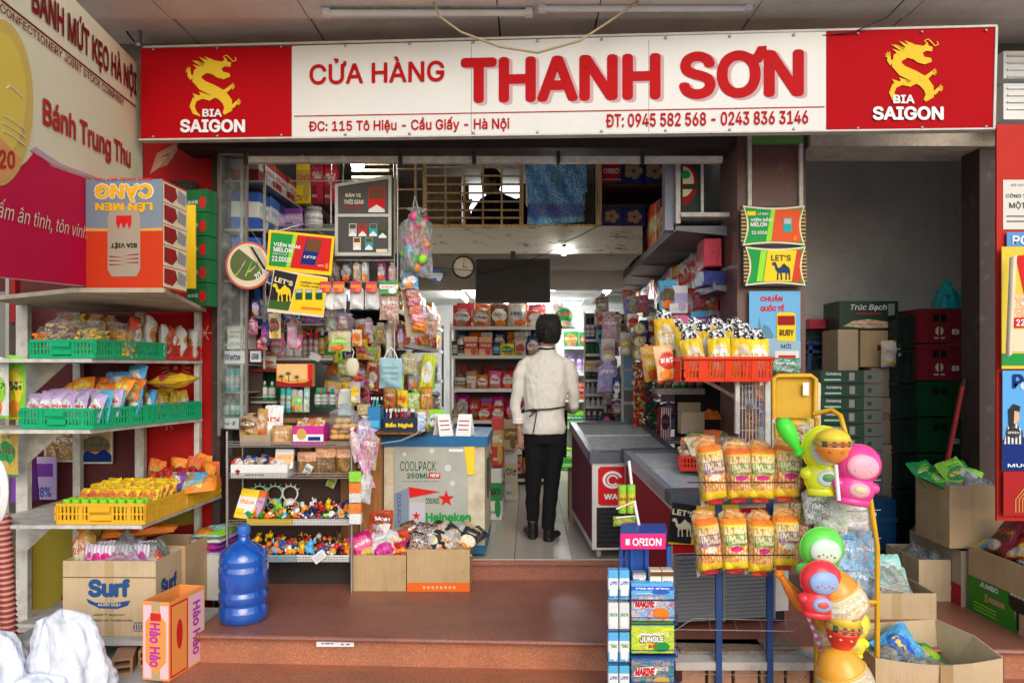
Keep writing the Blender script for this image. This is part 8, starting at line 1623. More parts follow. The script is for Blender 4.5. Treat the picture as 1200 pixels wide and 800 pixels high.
# support arm and grid
t=thing('grid_rack','white wire grid panel standing below the red basket','rack',(XA(880,4.35),4.35,ZA(530,4.35)));M=MW[t].inverted()
for i in range(11):px=866+i*4;part('grid_wire',B().tube([W(px,446,4.35),W(px,528,4.35)],.0028,4,M=M),M_rackw,t)
for py in (452,478,504,526):part('grid_wire',B().tube([W(862,py,4.353),W(908,py,4.353)],.0032,4,M=M),M_rackw,t)
part('flat_post',B().bb(XA(897,4.3),XA(903,4.3),4.3,4.33,ZA(575,4.3),ZA(443,4.3),M=M),M_rackw,t);part('flat_post',B().bb(XA(905,4.3),XA(908.5,4.3),4.3,4.33,ZA(575,4.3),ZA(446,4.3),M=M),M_rackw,t);part('thin_post',B().bb(XA(862,4.3),XA(867,4.3),4.3,4.33,ZA(508,4.3),ZA(446,4.3),M=M),M_rackw,t)
part('support_arm',B().tube([W(812,438,4.9),W(845,455,4.6),W(884,477,4.3)],.016,4,M=M),M_alu,t)
for k,(px,py,c1,c2,c3) in enumerate(((874,478,'silver','navy','white'),(885,470,'orange','white','red'),(892,500,'blue','white','pink'),(880,512,'gold','red','white'),(890,524,'mint','silver','white'))):put(sp('bag',c1,c2,c3,.09,.16,.05,'toy packet','multi'),TM(XA(px,4.5),4.45,ZA(py,4.5)),f"{cn(c1)} and {cn(c2)} packet behind the white wire grid",'packets behind the wire grid')
# things on top of freezer 2 : red tray of snacks
for k,(dx,dy,lb) in enumerate(((.06,.42,'red basket of flat snacks standing on the slanted freezer lid'),)):
    Mt_=F2 @ TM(dx+.02,dy,.83,R(-20));t=tray(.42,.36,.09,Mrd,lb,Mt_,'basket',pitch=.02)
    for i in range(18):put(sp('bag',('tan','cream','gold','silver','green','orange')[i%6],'tan',('red','gold','white')[i%3],.14,.17,.045,'rice cracker bag'),Mt_ @ TM(-.14+.07*(i%5),-.1+.08*(i//5),.07+.015*(i//5)+rnd.uniform(0,.02),rnd.uniform(-1,1),R(rnd.uniform(-80,-50)),0),f"{cn(('tan','cream','gold','silver','green','orange')[i%6])} cracker bag, {od(i%5)} from the left in the {('front','second','third','back')[i//5]} row of the basket on the freezer",'cracker bags in the basket on the freezer')
for i in range(7):put(sp('bag',('orange','gold','red')[i%3],'tan','white',.13,.16,.05,'snack bag'),F2 @ TM(-.02+.08*i*.8,.2+.04*(i%2),.84,rnd.uniform(-.5,.5),R(-40),0),f"{('orange','gold','red')[i%3]} snack bag, {od(i)} from the left behind the popcorn bags on the freezer lid",'snack bags behind the popcorn bags')
cartont('open brown display box standing behind the basket on the freezer',XA(812,5.0),5.0,ZA(508,5.0),.16,.12,.15,M_cb3,fl=.06);goods('cloth',[paint('orange'),None,None],TM(XA(837,5.0),5.1,ZA(492,5.0),0,0,0,(.14,.1,.07)),'orange plastic bundle behind the freezer basket','bundle',name='bundle')
# ================= pillar signs and poster =================
def fsign(label, bx, design):
    x0,y0,x1,y1=bx;P=face(x0,y0,x1,y1,4.62);t=thing('brand_sign',label,'sign',P.pt(0,0))
    def curved(i): 
        a,b_,c_,d_ = x0+i,y0+i,x1-i,y1-i; k = 5; pts = []
        for s in range(9):f_=s/8;pts.append((a+(c_-a)*f_,b_+k*.55*_m.sin(f_*_m.pi)-(1.5-3*f_)*0))
        for s in range(1,8):f_=s/8;pts.append((c_-k*_m.sin(f_*_m.pi),b_+(d_-b_)*f_))
        for s in range(9):f_=1-s/8;pts.append((a+(c_-a)*f_,d_-k*.55*_m.sin(f_*_m.pi)))
        for s in range(1,8):f_=1-s/8;pts.append((a+k*_m.sin(f_*_m.pi),b_+(d_-b_)*f_))
        return pts
    poly(t,'backing',P,[(x0-1,y0),(x1+1,y0),(x1+1,y1),(x0-1,y1)],M_blk,-.004,.02)
    for s in range(9):
        y=y0+6+s*(y1-y0-12)/8;rect(t,'side_stripe',P,(x0-1.5,y-.8,x0+5,y+.8),flat('gold'),.0,.002);rect(t,'side_stripe',P,(x1-5,y-.8,x1+1.5,y+.8),flat('gold'),.0,.002)
    poly(t,'pale_border',P,curved(0),flat('cream'),.006,.006);poly(t,'field',P,curved(2.2),flat('green' if design==1 else 'green'),.008)
    h_ = y1-y0
    if design == 1:
        poly(t,'lime_field',P,[(x0+33,y0+5),(x0+38,y0+5),(x0+33,y1-5),(x0+27,y1-5)],flat('lime'),.010);poly(t,'red_field',P,[(x0+38,y0+5),(x1-5,y0+4.5),(x1-7.5,y0+h_/2),(x1-5,y1-4.5),(x0+33,y1-5)],flat((.72,.1,.03)),.0105)
        text(t,P,'VIÊN BẤM',(x0+9,y0+14,x0+34,y0+19),wh,.013,.05);text(t,P,'MELON',(x0+9,y0+20,x0+28,y0+25),wh,.013,.05);text(t,P,'22.000đ',(x0+10,y0+30,x0+28,y0+34),wh,.013,.03);text(t,P,'LÁ BẠC',(x0+17,y0+8,x0+30,y0+12),wh,.013,.03);rect(t,'yellow_badge',P,(x0+5,y0+7,x0+15,y0+12),flat('yellow'),.012)
        rect(t,'pack_print',P,(x0+47,y0+15,x0+57,y0+31),flat('teal'),.013);rect(t,'pack_top_print',P,(x0+48,y0+16,x0+56,y0+22),flat('silver'),.015);rect(t,'badge',P,(x0+59,y0+36,x0+63,y0+41),flat('orange'),.013)
    else:
        poly(t,'lime_field',P,[(x0+18,y0+5),(x0+25,y0+5),(x0+20,y1-5),(x0+13,y1-5)],flat('lime'),.010);poly(t,'yellow_field',P,[(x0+26,y0+5),(x0+60,y0+4.5),(x0+54,y1-5),(x0+21,y1-5)],flat('yellow'),.0105);poly(t,'red_field',P,[(x0+60,y0+4.5),(x1-5,y0+4.5),(x1-7.5,y0+h_/2),(x1-5,y1-4.5),(x0+54,y1-5)],flat((.6,.06,.03)),.011)
        text(t,P,"LET'S",(x0+30,y0+10,x0+53,y0+17),M_blk,.013,.04);camel(t,P,x0+43,y0+39,21,flat((.02,.05,.12)),.014)
    return t
fsign('upper curved sign with green and red halves on the granite pillar',(870,241,943,288),1);fsign('lower curved sign with a blue camel on yellow on the granite pillar',(873,289,944,335),2)
t,P=board('tobacco_poster','blue skyline poster with red lettering on the granite pillar','poster',(878,341,938,431),4.66,flat((.16,.42,.68),.4),.006)
text(t,P,'CHUẨN',(891,345,917,353),flat('red'),.003,.07);text(t,P,'QUỐC TẾ',(891,356,919,365),flat('red'),.003,.07)
poly(t,'skyline',P,[(878,431),(878,388),(884,384),(888,386),(890,372),(892,386),(896,380),(902,384),(906,392),(906,431)],flat((.12,.25,.35)),.002);poly(t,'ground_field',P,[(878,431),(878,400),(905,396),(938,400),(938,431)],flat((.3,.45,.55)),.0025)
poly(t,'pack_print',P,[(910,399),(932,400),(932,368),(929,366),(913,366),(910,368)],flat('yellow'),.005);poly(t,'pack_picture',P,[(911,381),(931,381),(931,370),(911,370)],flat('dred'),.007);text(t,P,'RUBY',(913,386,930,393.5),flat('brown'),.008,.07);text(t,P,'MỚI',(915,402,927,408),M_blk,.004,.02)
rect(t,'white_band',P,(908,411,936,426),flat((.7,.7,.66)),.004);rect(t,'red_print',P,(912,416,932,420),flat('red'),.006)
put(sp('bag','green','white','blue',.2,.1,.08,'tissue pack','multi'),TM(XA(918,4.5),4.5,ZA(438,4.5)),'green and white packet lying above the yellow stand')
# ================= yellow wire stand with toys =================
ymt=paint((.75,.4,.01),.35,0,.4,8,dc=(.25,.15,.08));Yy=3.55
ys=thing('yellow_stand','yellow painted metal stand carrying plastic toy containers','stand',(XA(965,Yy),Yy,GZ));M=MW[ys].inverted()
P_ = lambda px,py,Y=Yy: W(px,py,Y)
part('back_board',B().add([P_(907,489,3.7),P_(954,490,3.7),P_(954,446,3.72),P_(950,441,3.72),P_(911,441,3.72),P_(907,446,3.72)]+[p+Vector((0,.012,0)) for p in (P_(907,489,3.7),P_(954,490,3.7),P_(954,446,3.72),P_(950,441,3.72),P_(911,441,3.72),P_(907,446,3.72))],[(0,1,2,3,4,5),(11,10,9,8,7,6)]+[(i,i+6,(i+1)%6+6,(i+1)%6) for i in range(6)],0,False,M),paint((.6,.33,.01),.5,0,.3),ys)
part('sticker',B().add([P_(941,463,3.69),P_(948,463,3.69),P_(948,448,3.69),P_(941,448,3.69)],[(0,1,2,3)],0,False,M),M_white,ys)
tub=lambda pts,r=.012:part('frame_tube',B().tube([P_(*p) for p in pts],r,8,M=M),ymt,ys)
tub([(907,491,3.69),(907,443,3.7),(912,440,3.7),(950,440,3.7),(956,444,3.7),(955,491,3.69)]);tub([(953,485,3.62),(975,480,3.58),(985,487,3.52),(990,505,3.5),(997,540,3.5)]);tub([(957,490,3.66),(957,800,3.66)],.013);tub([(970,500,3.62),(968,820,3.62)],.013);tub([(1008,560,3.5),(1020,585,3.5),(1028,640,3.5),(1028,782,3.5)]);tub([(958,782,3.66),(1028,784,3.5)],.009);tub([(909,495,3.69),(911,530,3.69)]);tub([(1015,705,3.5),(1030,705,3.5)]);tub([(912,785,3.66),(912,700,3.66)],.008) if 0 else None
for py in (560,595,628,665,735):part('wire',B().tube([P_(950,py,3.64),P_(1000,py+4,3.46),P_(1032,py+2,3.52)],.0025,4,M=M),M_steel,ys)
put(sp('bag','yellow','white','gold',.12,.16,.05,'yellow packet'),TM(XA(938,3.75),3.75,ZA(524,3.75),.3),'bright yellow packet behind the green toy bat');put(sp('bag','cream','silver','white',.14,.3,.03,'pale cardboard sheet','plain','sheet'),TM(XA(948,3.8),3.82,ZA(515,3.8)),'pale curved sheet standing behind the yellow stand board')
def bat(label, p0, p1, c, r):
    a=Vector(p0);b_=Vector(p1);t=thing('toy_bat',label,'toy bat',M=Matrix.Translation(a));d=(b_-a);L=d.length;q=d.to_track_quat('Z','Y').to_matrix().to_4x4()
    part('bat_body',B().lathe([(.0001,0),(r*.35,.006),(r*.45,.04*L/.3),(r*.5,.25*L),(r*.9,.5*L),(r,.72*L),(r*.85,.9*L),(r*.4,.985*L),(.0001,L)],18,M=q),paint(c,.22,bump=0,dirt=.05),t);part('handle_grip',B().lathe([(r*.5,.03*L),(r*.62,.05*L),(r*.62,.12*L),(r*.5,.14*L)],14,M=q),paint(c,.3,bump=0,dirt=.05),t);return t
bat('bright green toy bat hanging before the yellow stand board',W(939,534,3.42),W(914,490,3.45),(.08,.75,.05),.042);bat('orange toy bat hanging left of the red toy container',W(910,668,3.42),W(945,716,3.38),(.9,.25,.02),.034)
t=thing('lollipop_stick','pink and white striped stick hanging below the orange bat','stick',W(945,716,3.38));
for k in range(10): 
    a_,b_=W(945+1.9*k,718+4.6*k,3.4),W(945+1.9*(k+1),718+4.6*(k+1),3.4);part('stripe',B().tube([a_,b_],.009,6,M=MW[t].inverted()),paint(('pink','white')[k%2],.3,bump=0),t)
def toycase(label,px,py,wpx,hpx,Y,c,c2,c3,tilt=0,ears=False,kind=0):
    """plain moulded toy container: rounded upper dome over a wider base, pale oval badge"""
    w=wpx/FL*Y;h=hpx/FL*Y;Mx=TM(XA(px,Y),Y,ZA(py+hpx/2,Y),0,0,tilt);t=thing('toy_container',label,'toy container',M=Mx);m1=paint(c,.2,bump=0,dirt=.03,coat=.4);m2=paint(c2,.25,bump=0,dirt=.03);m3=paint(c3,.25,bump=0,dirt=.03)
    def ell(c_,s_,m,nm,n=20):part(nm,B().lathe([(max(.0001,_m.sin(_m.pi*i/12)),-_m.cos(_m.pi*i/12)) for i in range(13)],n,M=TM(*c_,s=s_)),m,t)
    if kind == 0:
        ell((0,0,h*.68),(w*.46,w*.28,h*.33),m1,'upper_shell');ell((0,0,h*.27),(w*.4,w*.25,h*.28),m1,'lower_shell');ell((-w*.34,0,h*.32),(w*.15,w*.14,h*.1),m1,'side_lobe');ell((w*.34,0,h*.32),(w*.15,w*.14,h*.1),m1,'side_lobe');part('base',B().lathe([(w*.3,0),(w*.36,.01),(w*.34,h*.1),(w*.2,h*.16)],18,M=Matrix.Diagonal((1,.6,1,1))),m1,t)
        for cz_,rx_,rz_ in ((.68,.46,.33),(.27,.4,.28)):part('moulding_seam',B().tube([(w*rx_*1.01*_m.cos(q_*.3142),0,h*(cz_+rz_*1.01*_m.sin(q_*.3142))) for q_ in range(21)],.0035,5),m1,t)
        ell((0,-w*.2,h*.66),(w*.33,w*.11,h*.21),m2,'oval_panel');ell((0,-w*.2,h*.27),(w*.22,w*.085,h*.13),m2,'oval_badge');ell((0,-w*.27,h*.28),(w*.13,w*.03,h*.06),m3,'badge_centre')
        for k in range(5):ell((w*(-.16+.08*k),-w*.295,h*(.6+.03*(k%2))),(w*.025,w*.02,h*.018),m3,'dot')
    elif kind == 1:   # egg
        part('egg_shell',B().lathe([(.0001,0)]+[(w*.5*_m.sin(_m.pi*i/16)**.85*(1.04-.18*i/16),h*(.5-.5*_m.cos(_m.pi*i/16))) for i in range(1,16)]+[(.0001,h)],28),m1,t)
        part('printed_wrap',B().lathe([(w*.487,h*.2),(w*.518,h*.3),(w*.52,h*.42),(w*.5,h*.55),(w*.47,h*.62)],28),pk('cream','peach',('lime','red','gold')[int(px)%3],'multi','white'),t);part('seam_ring',B().lathe([(w*.475,h*.615),(w*.482,h*.63),(w*.46,h*.655)],28),m2,t)
    elif kind == 2:   # drum ball
        part('ball_shell',B().lathe([(.0001,0),(w*.2,h*.05),(w*.36,h*.22),(w*.44,h*.42),(w*.48,h*.5)],24),m1,t);part('band',B().lathe([(w*.48,h*.5),(w*.51,h*.53),(w*.51,h*.62),(w*.48,h*.65)],24),pk('gold','dgreen','red','stripe'),t);part('lid',B().lathe([(w*.48,h*.65),(w*.4,h*.82),(w*.22,h*.95),(.0001,h)],24),m2,t)
        for k in range(9):a=k*.7;part('spot',B().lathe([(.0001,-.006),(.009,0),(.0001,.006)],8,M=TM(w*.41*_m.cos(a),w*.41*_m.sin(a),h*.36,0,0,0)),m3,t)
        part('handle_stick',B().tube([(0,-.03,0),(.01,-.04,-.16)],.009,8),M_white,t)
    return t
toycase('glossy pink toy container with a pale pink oval front at the top right of the stand',999,556,58,70,3.36,(.85,.06,.3),(.85,.4,.5),(.7,.6,.3),.15)
toycase('lime yellow and white toy container at the top left of the stand',965,540,56,80,3.42,(.7,.75,.02),(.6,.7,.6),(.1,.3,.1),.0)
toycase('orange and yellow drum shaped toy at the top of the stand',976,522,44,42,3.3,(.85,.3,.04),(.85,.6,.05),(.7,.1,.02),0,kind=2)
toycase('bright green toy container with a white oval front in the middle of the stand',958,655,56,74,3.36,(.15,.72,.08),(.6,.78,.6),(.6,.1,.05),.1)
toycase('red toy container with a pale blue oval front in the middle of the stand',958,690,52,66,3.26,(.8,.04,.05),(.3,.45,.7),(.75,.1,.08),.08)
toycase('tall orange egg toy with a printed wrap right of the red container',998,696,56,68,3.3,(.9,.33,.03),(.85,.45,.1),(.6,.1,.1),-.45,kind=1)
toycase('red and gold drum shaped toy low on the stand',985,737,42,52,3.26,(.72,.04,.03),(.8,.55,.05),(.8,.6,.1),.1,kind=2)
toycase('yellow ring handled toy behind the red and gold drum',996,742,42,56,3.42,(.85,.75,.02),(.8,.7,.1),(.7,.5,.1),.1)
toycase('large orange egg toy at the foot of the stand',1002,792,62,78,3.26,(.92,.42,.04),(.85,.5,.1),(.6,.1,.1),-.35,kind=1)
toycase('small orange knob toy at the left foot of the stand',970,742,30,44,3.44,(.85,.4,.03),(.8,.5,.1),(.6,.2,.1),0,kind=1)
for k,(px,py,c1,c2,c3,w,h) in enumerate([(960,588,'silver','dgreen','white',.13,.2),(975,598,'white','silver','lime',.15,.22),(1000,600,'silver','white','cream',.2,.2),(1012,580,'white','silver','dgreen',.15,.12),(944,560,'brown','red','gold',.12,.18),(946,600,'gold','brown','white',.12,.16),(942,625,'red','gold','white',.12,.14),(1008,612,'cream','white','silver',.12,.2),(950,520,'gold','brown','white',.12,.16)]):
    put(sp('pbag',c1,c2,c3,w,h,.08,'toy packet','multi'),TM(XA(px,3.5),3.5+.02*k,ZA(py,3.5)-h/2,rnd.uniform(-.4,.4),0,rnd.uniform(-.3,.3)),f"{cn(c1)} and {cn(c2)} clear packet, {od(k)} of the packets tucked in the yellow stand",'clear packets in the yellow stand')
for i in range(9):put(sp('bag','sky','silver',('white','cream','orange')[i%3],.11,.17,.06,'snack packet','multi'),TM(XA(988+13*(i%3),3.55),3.56+.03*(i//3),ZA(700-30*(i//3),3.55),rnd.uniform(-.3,.3),-.1,.25),f"pale blue shiny snack packet, {od(i%3)} from the left in the {('lowest','middle','upper')[i//3]} row of the yellow stand",'pale blue packets in the yellow stand')
put(sp('bag','red','orange','white',.1,.14,.06,'snack packet'),TM(XA(1016,3.6),3.62,ZA(712,3.6)),'red packet behind the right tube of the yellow stand')
# ================= cardboard boxes on the right =================
def heapbags(T,n,w,d,z,pal,where,grp,sw_=.16,sh_=.2,kind='bag',st='snack',lay=(-70,-30)):
    per = max(1,int(n**.5+.5))
    for i in range(n):
        c1,c2,c3=pal[i%len(pal)];put(sp(kind,c1,c2,c3,sw_,sh_,.06,'bag',st),T @ TM(-w/2+w*(i%per+.5)/per+rnd.uniform(-.02,.02),-d/2+d*(i//per+.5)/((n+per-1)//per),z+rnd.uniform(0,.04),rnd.uniform(-.7,.7),R(rnd.uniform(*lay)),rnd.uniform(-.5,.5)),f"{cn(c1)} and {cn(c2)} bag, {od(i%per)} from the left in the {('front','second','third','fourth','fifth')[i//per]} row {where}",grp)
A_=TM(2.745,4.645,.5,0);t=open_carton(.33,.39,.385,M_cb,'brown carton of green wrapped goods stacked on top of the others at right',A_,flaps=(0,0,0,0));heapbags(A_,9,.26,.33,.31,[('green','lime','white'),('lime','green','yellow'),('green','silver','lime')],'of the stacked brown carton','green bags in the stacked carton',.19,.22);goods('cloth',[M_clear2,None,None],A_ @ TM(0,0,.33,0,0,0,(.33,.36,.14)),'loose clear plastic over the green bags in the stacked carton','plastic wrap',name='plastic_wrap');lrect(t,A_ @ TM(-.165,0,0,R(-90)),.05,.03,.14,.09,0,flat('tan'),.002,'stamp');
Bx=TM(2.77,4.74,TZ,R(-90));t=open_carton(.60,.25,.34,M_cb3,'greyish carton with a red lower band and snacks inside at right',Bx,flaps=(0,0,0,0));lrect(t,Bx @ TM(0,-.125,0),-.3,.0,.3,.13,0,flat((.4,.02,.03)),.0015,'red_band');ltext(t,'BÁNH',Bx @ TM(0,-.125,0),-.2,.07,-.12,.1,0,wh,wt=.03);lrect(t,Bx @ TM(0,-.125,0),.12,.07,.2,.1,0,flat('peach'),.003,'print_mark')
heapbags(Bx,12,.52,.18,.30,[('red','gold','white'),('sky','yellow','white'),('dred','gold','red'),('yellow','gold','red')],'of the carton with the red band','bags in the carton with the red band');goods('cloth',[M_clear2,None,None],Bx @ TM(-.2,0,.32,0,0,0,(.22,.22,.16)),'clear plastic bag top rising from the carton with the red band','plastic wrap',name='plastic_wrap')
Cx=TM(2.86,4.06,TZ,R(-88));t=open_carton(.70,.36,.385,M_cb,'large carton with green grill picture and dark snack bags at the right edge',Cx,flaps=(0,0,0,0));Mf=Cx @ TM(0,-.18,0)
lrect(t,Mf,-.35,.0,.08,.21,0,flat((.05,.25,.02)),.0015,'green_panel',[(0,0),(1,0),(.85,1),(0,1)]);ltext(t,'JUMBO',Mf,-.24,.17,-.08,.2,0,wh,wt=.05,off=.004);ltext(t,'3',Mf,-.2,.09,-.17,.14,0,flat('gold'),wt=.05,off=.004);lrect(t,Mf,-.165,.1,-.03,.13,0,flat('tan'),.003,'print_band')
for k in range(3):lrect(t,Mf,-.3,.02+k*.02,-.1,.026+k*.02,0,flat('lime'),.003,'print_line')
lrect(t,Mf,-.0,.12,.16,.2,0,M_blk,.004,'grill_picture',[(0,1),(1,1),(.95,.3),(.75,0),(.25,0),(.05,.3)]);lrect(t,Mf,.065,.02,.085,.12,0,M_blk,.004,'grill_stand');lrect(t,Mf,.2,.06,.31,.16,0,flat('lime'),.003,'green_shape',[(0,.2),(.4,0),(1,.5),(.8,1),(.2,.8)])
for k in range(4):lrect(t,Mf,.02+k*.03,.2,.04+k*.03,.212,0,flat('cream'),.005,'food_print')
heapbags(Cx,20,.6,.28,.35,[('dred','brown','orange'),('yellow','red','brown'),('dred','white','orange'),('blue','white','navy'),('yellow','lime','red')],'of the large carton with the grill picture','bags in the large carton at the right edge',.2,.24)
Dx=TM(2.54,4.75,TZ,R(-90));open_carton(.42,.2,.26,M_cb2,'half hidden pale carton behind the yellow stand',Dx,flaps=(0,0,0,0));goods('cloth',[M_clear2,None,None],Dx @ TM(0,0,.2,0,0,0,(.36,.18,.12)),'pale plastic wrap in the half hidden carton','plastic wrap',name='plastic_wrap')
Ex=TM(2.16,4.32,TZ,0);open_carton(.46,.4,.15,M_cb2,'middle pale carton of green wrapped packets behind the front carton',Ex @ TM(-.02,.1,0),flaps=(0,0,0,0));heapbags(Ex @ TM(-.06,.08,0),6,.3,.26,.1,[('green','lime','white'),('mint','white','lime')],'of the middle pale carton','green bags in the middle pale carton',.2,.2);goods('cloth',[M_clear2,None,None],Ex @ TM(-.08,.08,.12,0,0,0,(.36,.34,.2)),'cloudy plastic sheet over the green bags in the middle pale carton','plastic wrap',name='plastic_wrap')
Gx=TM(XA(1080,3.6),3.62,GZ,R(0));t=thing('cardboard_box','front pale brown carton with curved open rim beside the yellow stand','box',M=Gx)
w_,d_,h_=.60,.36,.28;n_=14;vs=[];xs_=[-w_/2+w_*i/n_ for i in range(n_+1)]
zt = lambda u: h_-.02*_m.sin(u*3.14)
b=B();vs=[(x,-d_/2-.02*_m.sin((i/n_)*3.14),0) for i,x in enumerate(xs_)]+[(x,-d_/2-.035*_m.sin((i/n_)*3.14),zt(i/n_)) for i,x in enumerate(xs_)];vs += [(x,y+.005,z) for x,y,z in vs];m_=2*(n_+1)
fs_ = []
for i in range(n_):a0,a1,b0,b1=i,i+1,n_+1+i,n_+2+i;fs_ += [(a0,a1,b1,b0),(m_+a1,m_+a0,m_+b0,m_+b1),(b0,b1,m_+b1,m_+b0)]
b.add(vs, fs_); part('front_wall', b, M_cb2, t)
part('back_wall',B().add([(-w_/2,d_/2,0),(w_/2-.1,d_/2,0),(w_/2-.12,d_/2,h_+.06),(-w_/2,d_/2,h_+.03),(-w_/2,d_/2+.005,0),(w_/2-.1,d_/2+.005,0),(w_/2-.12,d_/2+.005,h_+.06),(-w_/2,d_/2+.005,h_+.03)],[(0,1,2,3),(7,6,5,4),(3,2,6,7),(1,5,6,2)]),M_cb2,t)
part('side_wall',B().add([(w_/2,-d_/2,0),(w_/2-.1,d_/2,0),(w_/2-.12,d_/2,h_+.06),(w_/2-.03,0,h_+.04),(w_/2,-d_/2,h_),(w_/2+.005,-d_/2,0),(w_/2-.095,d_/2,0),(w_/2-.115,d_/2,h_+.06),(w_/2-.025,0,h_+.04),(w_/2+.005,-d_/2,h_)],[(0,1,2,3,4),(9,8,7,6,5),(4,3,8,9),(3,2,7,8)]),M_cb2,t)
part('side_wall',B().bb(-w_/2-.005,-w_/2,-d_/2,d_/2,0,h_),M_cb2,t);part('bottom_panel',B().bb(-w_/2+.001,w_/2-.1,-d_/2+.01,d_/2-.001,0,.005),M_cb2,t);part('tape',B().bb(-.02,.04,-d_/2-.041,-d_/2-.036,.0,h_-.02),paint((.42,.28,.13),.3),t)
put(sp('bag','sky','blue','yellow',.2,.22,.12,'snack bag'),Gx @ TM(-.17,.05,.17,0,R(-20),R(60)),'puffed bright blue bag resting in the front pale carton');
for i in range(5):put(sp('bag','green',('lime','white')[i%2],'yellow',.17,.2,.06,'bag'),Gx @ TM(-.2+.08*i,0,.13+.02*(i%2),rnd.uniform(-.4,.4),R(-65),0),f"green wrapped packet, {od(i)} from the left in the front pale carton",'green packets in the front pale carton')
goods('cloth',[M_clear2,None,None],Gx @ TM(-.1,.02,.15,0,0,0,(.36,.3,.12)),'crumpled clear plastic in the front pale carton','plastic wrap',name='plastic_wrap')
# ================= storeroom goods =================
def crate(label,px0,px1,py0,py1,Y,c,emblem,D=.3,grp=None,rz=0,txt=None):
    w=(px1-px0)/FL*Y;h=(py1-py0)/FL*Y;M_=TM(XA((px0+px1)/2,Y),Y,ZA(py1,Y),rz);t=thing('bottle_crate',label,'crate',M=M_,group=grp);m=paint(c,.4,0,.3,8)
    b=B().bb(-w/2,w/2,.012,D,.004,h-.004);b.bb(-w/2-.004,w/2+.004,0,D+.004,h-.03,h-.003);b.bb(-w/2-.004,w/2+.004,0,D+.004,.003,.025)
    for k in range(5):x=-w/2+w*k/4;b.bb(x-.006,x+.006,.002,.0119,.0251,h-.0301)
    part('crate_body', b, m, t)
    part('hand_hole_shade',B().bb(-w*.16,w*.16,.003,.0105,h*.62,h*.82),M_blk,t)  # black plate on the solid front paints the shade inside a hand hole
    lrect(t,M_,-w*.1,h*.22,w*.1,h*.48,.009,flat(emblem),.002,'emblem',[(.5+.5*_m.cos(a*.6283),.5+.5*_m.sin(a*.6283)) for a in range(10)]);lrect(t,M_,-w*.13,h*.13,w*.13,h*.17,.009,flat(emblem),.002,'emblem_line')
    if txt:ltext(t,txt,M_,w*.28,h*.25,w*.46,h*.4,.0,wh,wt=.06,off=.004)
    return t
Ys = 5.4
for k,(y0,y1) in enumerate(((361,402),(403,445))):crate(f"dark red beer crate, {('top','second')[k]} of the right storeroom stack",1077,1126,y0,y1,Ys,(.25,.02,.025),'cream',grp='red beer crates in the storeroom',txt='B')
for k,(y0,y1) in enumerate(((447,488),(489,530),(531,572),(573,614),(615,656))):crate(f"green beer crate, {od(k)} below the red crates in the right storeroom stack",1077,1127,y0,y1,Ys,(.008,.07,.02),'dgreen',grp='green beer crates in the storeroom',txt='BIA' if k in (1,2) else None)
for k in range(7):crate(f"blackish green crate, {od(k)} from the top of the narrow stack left of the red crates",1052,1075,368+k*41,408+k*41,Ys+.05,(.012,.025,.016),'dgreen',grp='blackish crates in the storeroom')
Yt = 5.3
for k in range(15):
    w,h=.32,.098;y1=449+k*15.8;M_=TM(XA(988,Yt)+rnd.uniform(-.01,.01),Yt,ZA(y1,Yt));t=thing('beer_carton',f"flat dark green beer carton, {od(k)} from the top of the storeroom stack",'carton',M=M_,group='flat green beer cartons in the storeroom');part('box_body',B().add([(a*w,(b_+.5)*.25,c*.095) for a,b_,c in MKV],MKF),paint((.012,.05,.025),.4),t)
    ltext(t,'Carlsberg',M_,-.12,.055,-.01,.08,0,wh,wt=.03);lrect(t,M_,-.13,.02,-.01,.032,0,flat('mint'),.002,'print_line');lrect(t,M_,.05,.02,.09,.078,0,flat('grey'),.002,'can_print');lrect(t,M_,.1601,.01,.30,.09,0,flat((.12,.12,.11)),.001,'x') if 0 else None
for k in range(15):M_=TM(XA(1021,Yt)+.04,Yt+.08,ZA(449+k*15.8,Yt));t=thing('beer_carton',f"grey faced flat carton, {od(k)} from the top of the stack beside the green cartons",'carton',M=M_,group='grey faced cartons in the storeroom');part('box_body',B().add([(a*.17,(b_+.5)*.25,c*.094) for a,b_,c in MKV],MKF),paint((.16,.16,.14),.6),t);lrect(t,M_,-.03,.03,.0,.06,0,flat('dgreen'),.002,'print_mark')
Yu = 5.6
M_=TM(XA(1018,Yu),Yu,ZA(386,Yu));t=thing('beer_carton','dark green carton with white script lettering and a food picture in the storeroom','carton',M=M_);part('box_body',B().add([(a*.46,(b_+.5)*.3,c*.22) for a,b_,c in MKV],MKF),paint((.012,.05,.025),.4),t);ltext(t,'Trúc Bạch',M_,-.14,.14,.14,.195,0,wh,wt=.02,shear=.25);lrect(t,M_,-.1,.12,.1,.128,0,flat('red'),.002,'red_line');lrect(t,M_,-.2,.01,.19,.08,0,pk('cream','red','tan','multi'),.002,'food_picture',[(0,.2),(.2,.8),(.5,1),(.9,.7),(1,.1),(.5,0)])
lrect(t,M_,.15,.03,.2,.2,0,flat('grey'),.0015,'side_print')
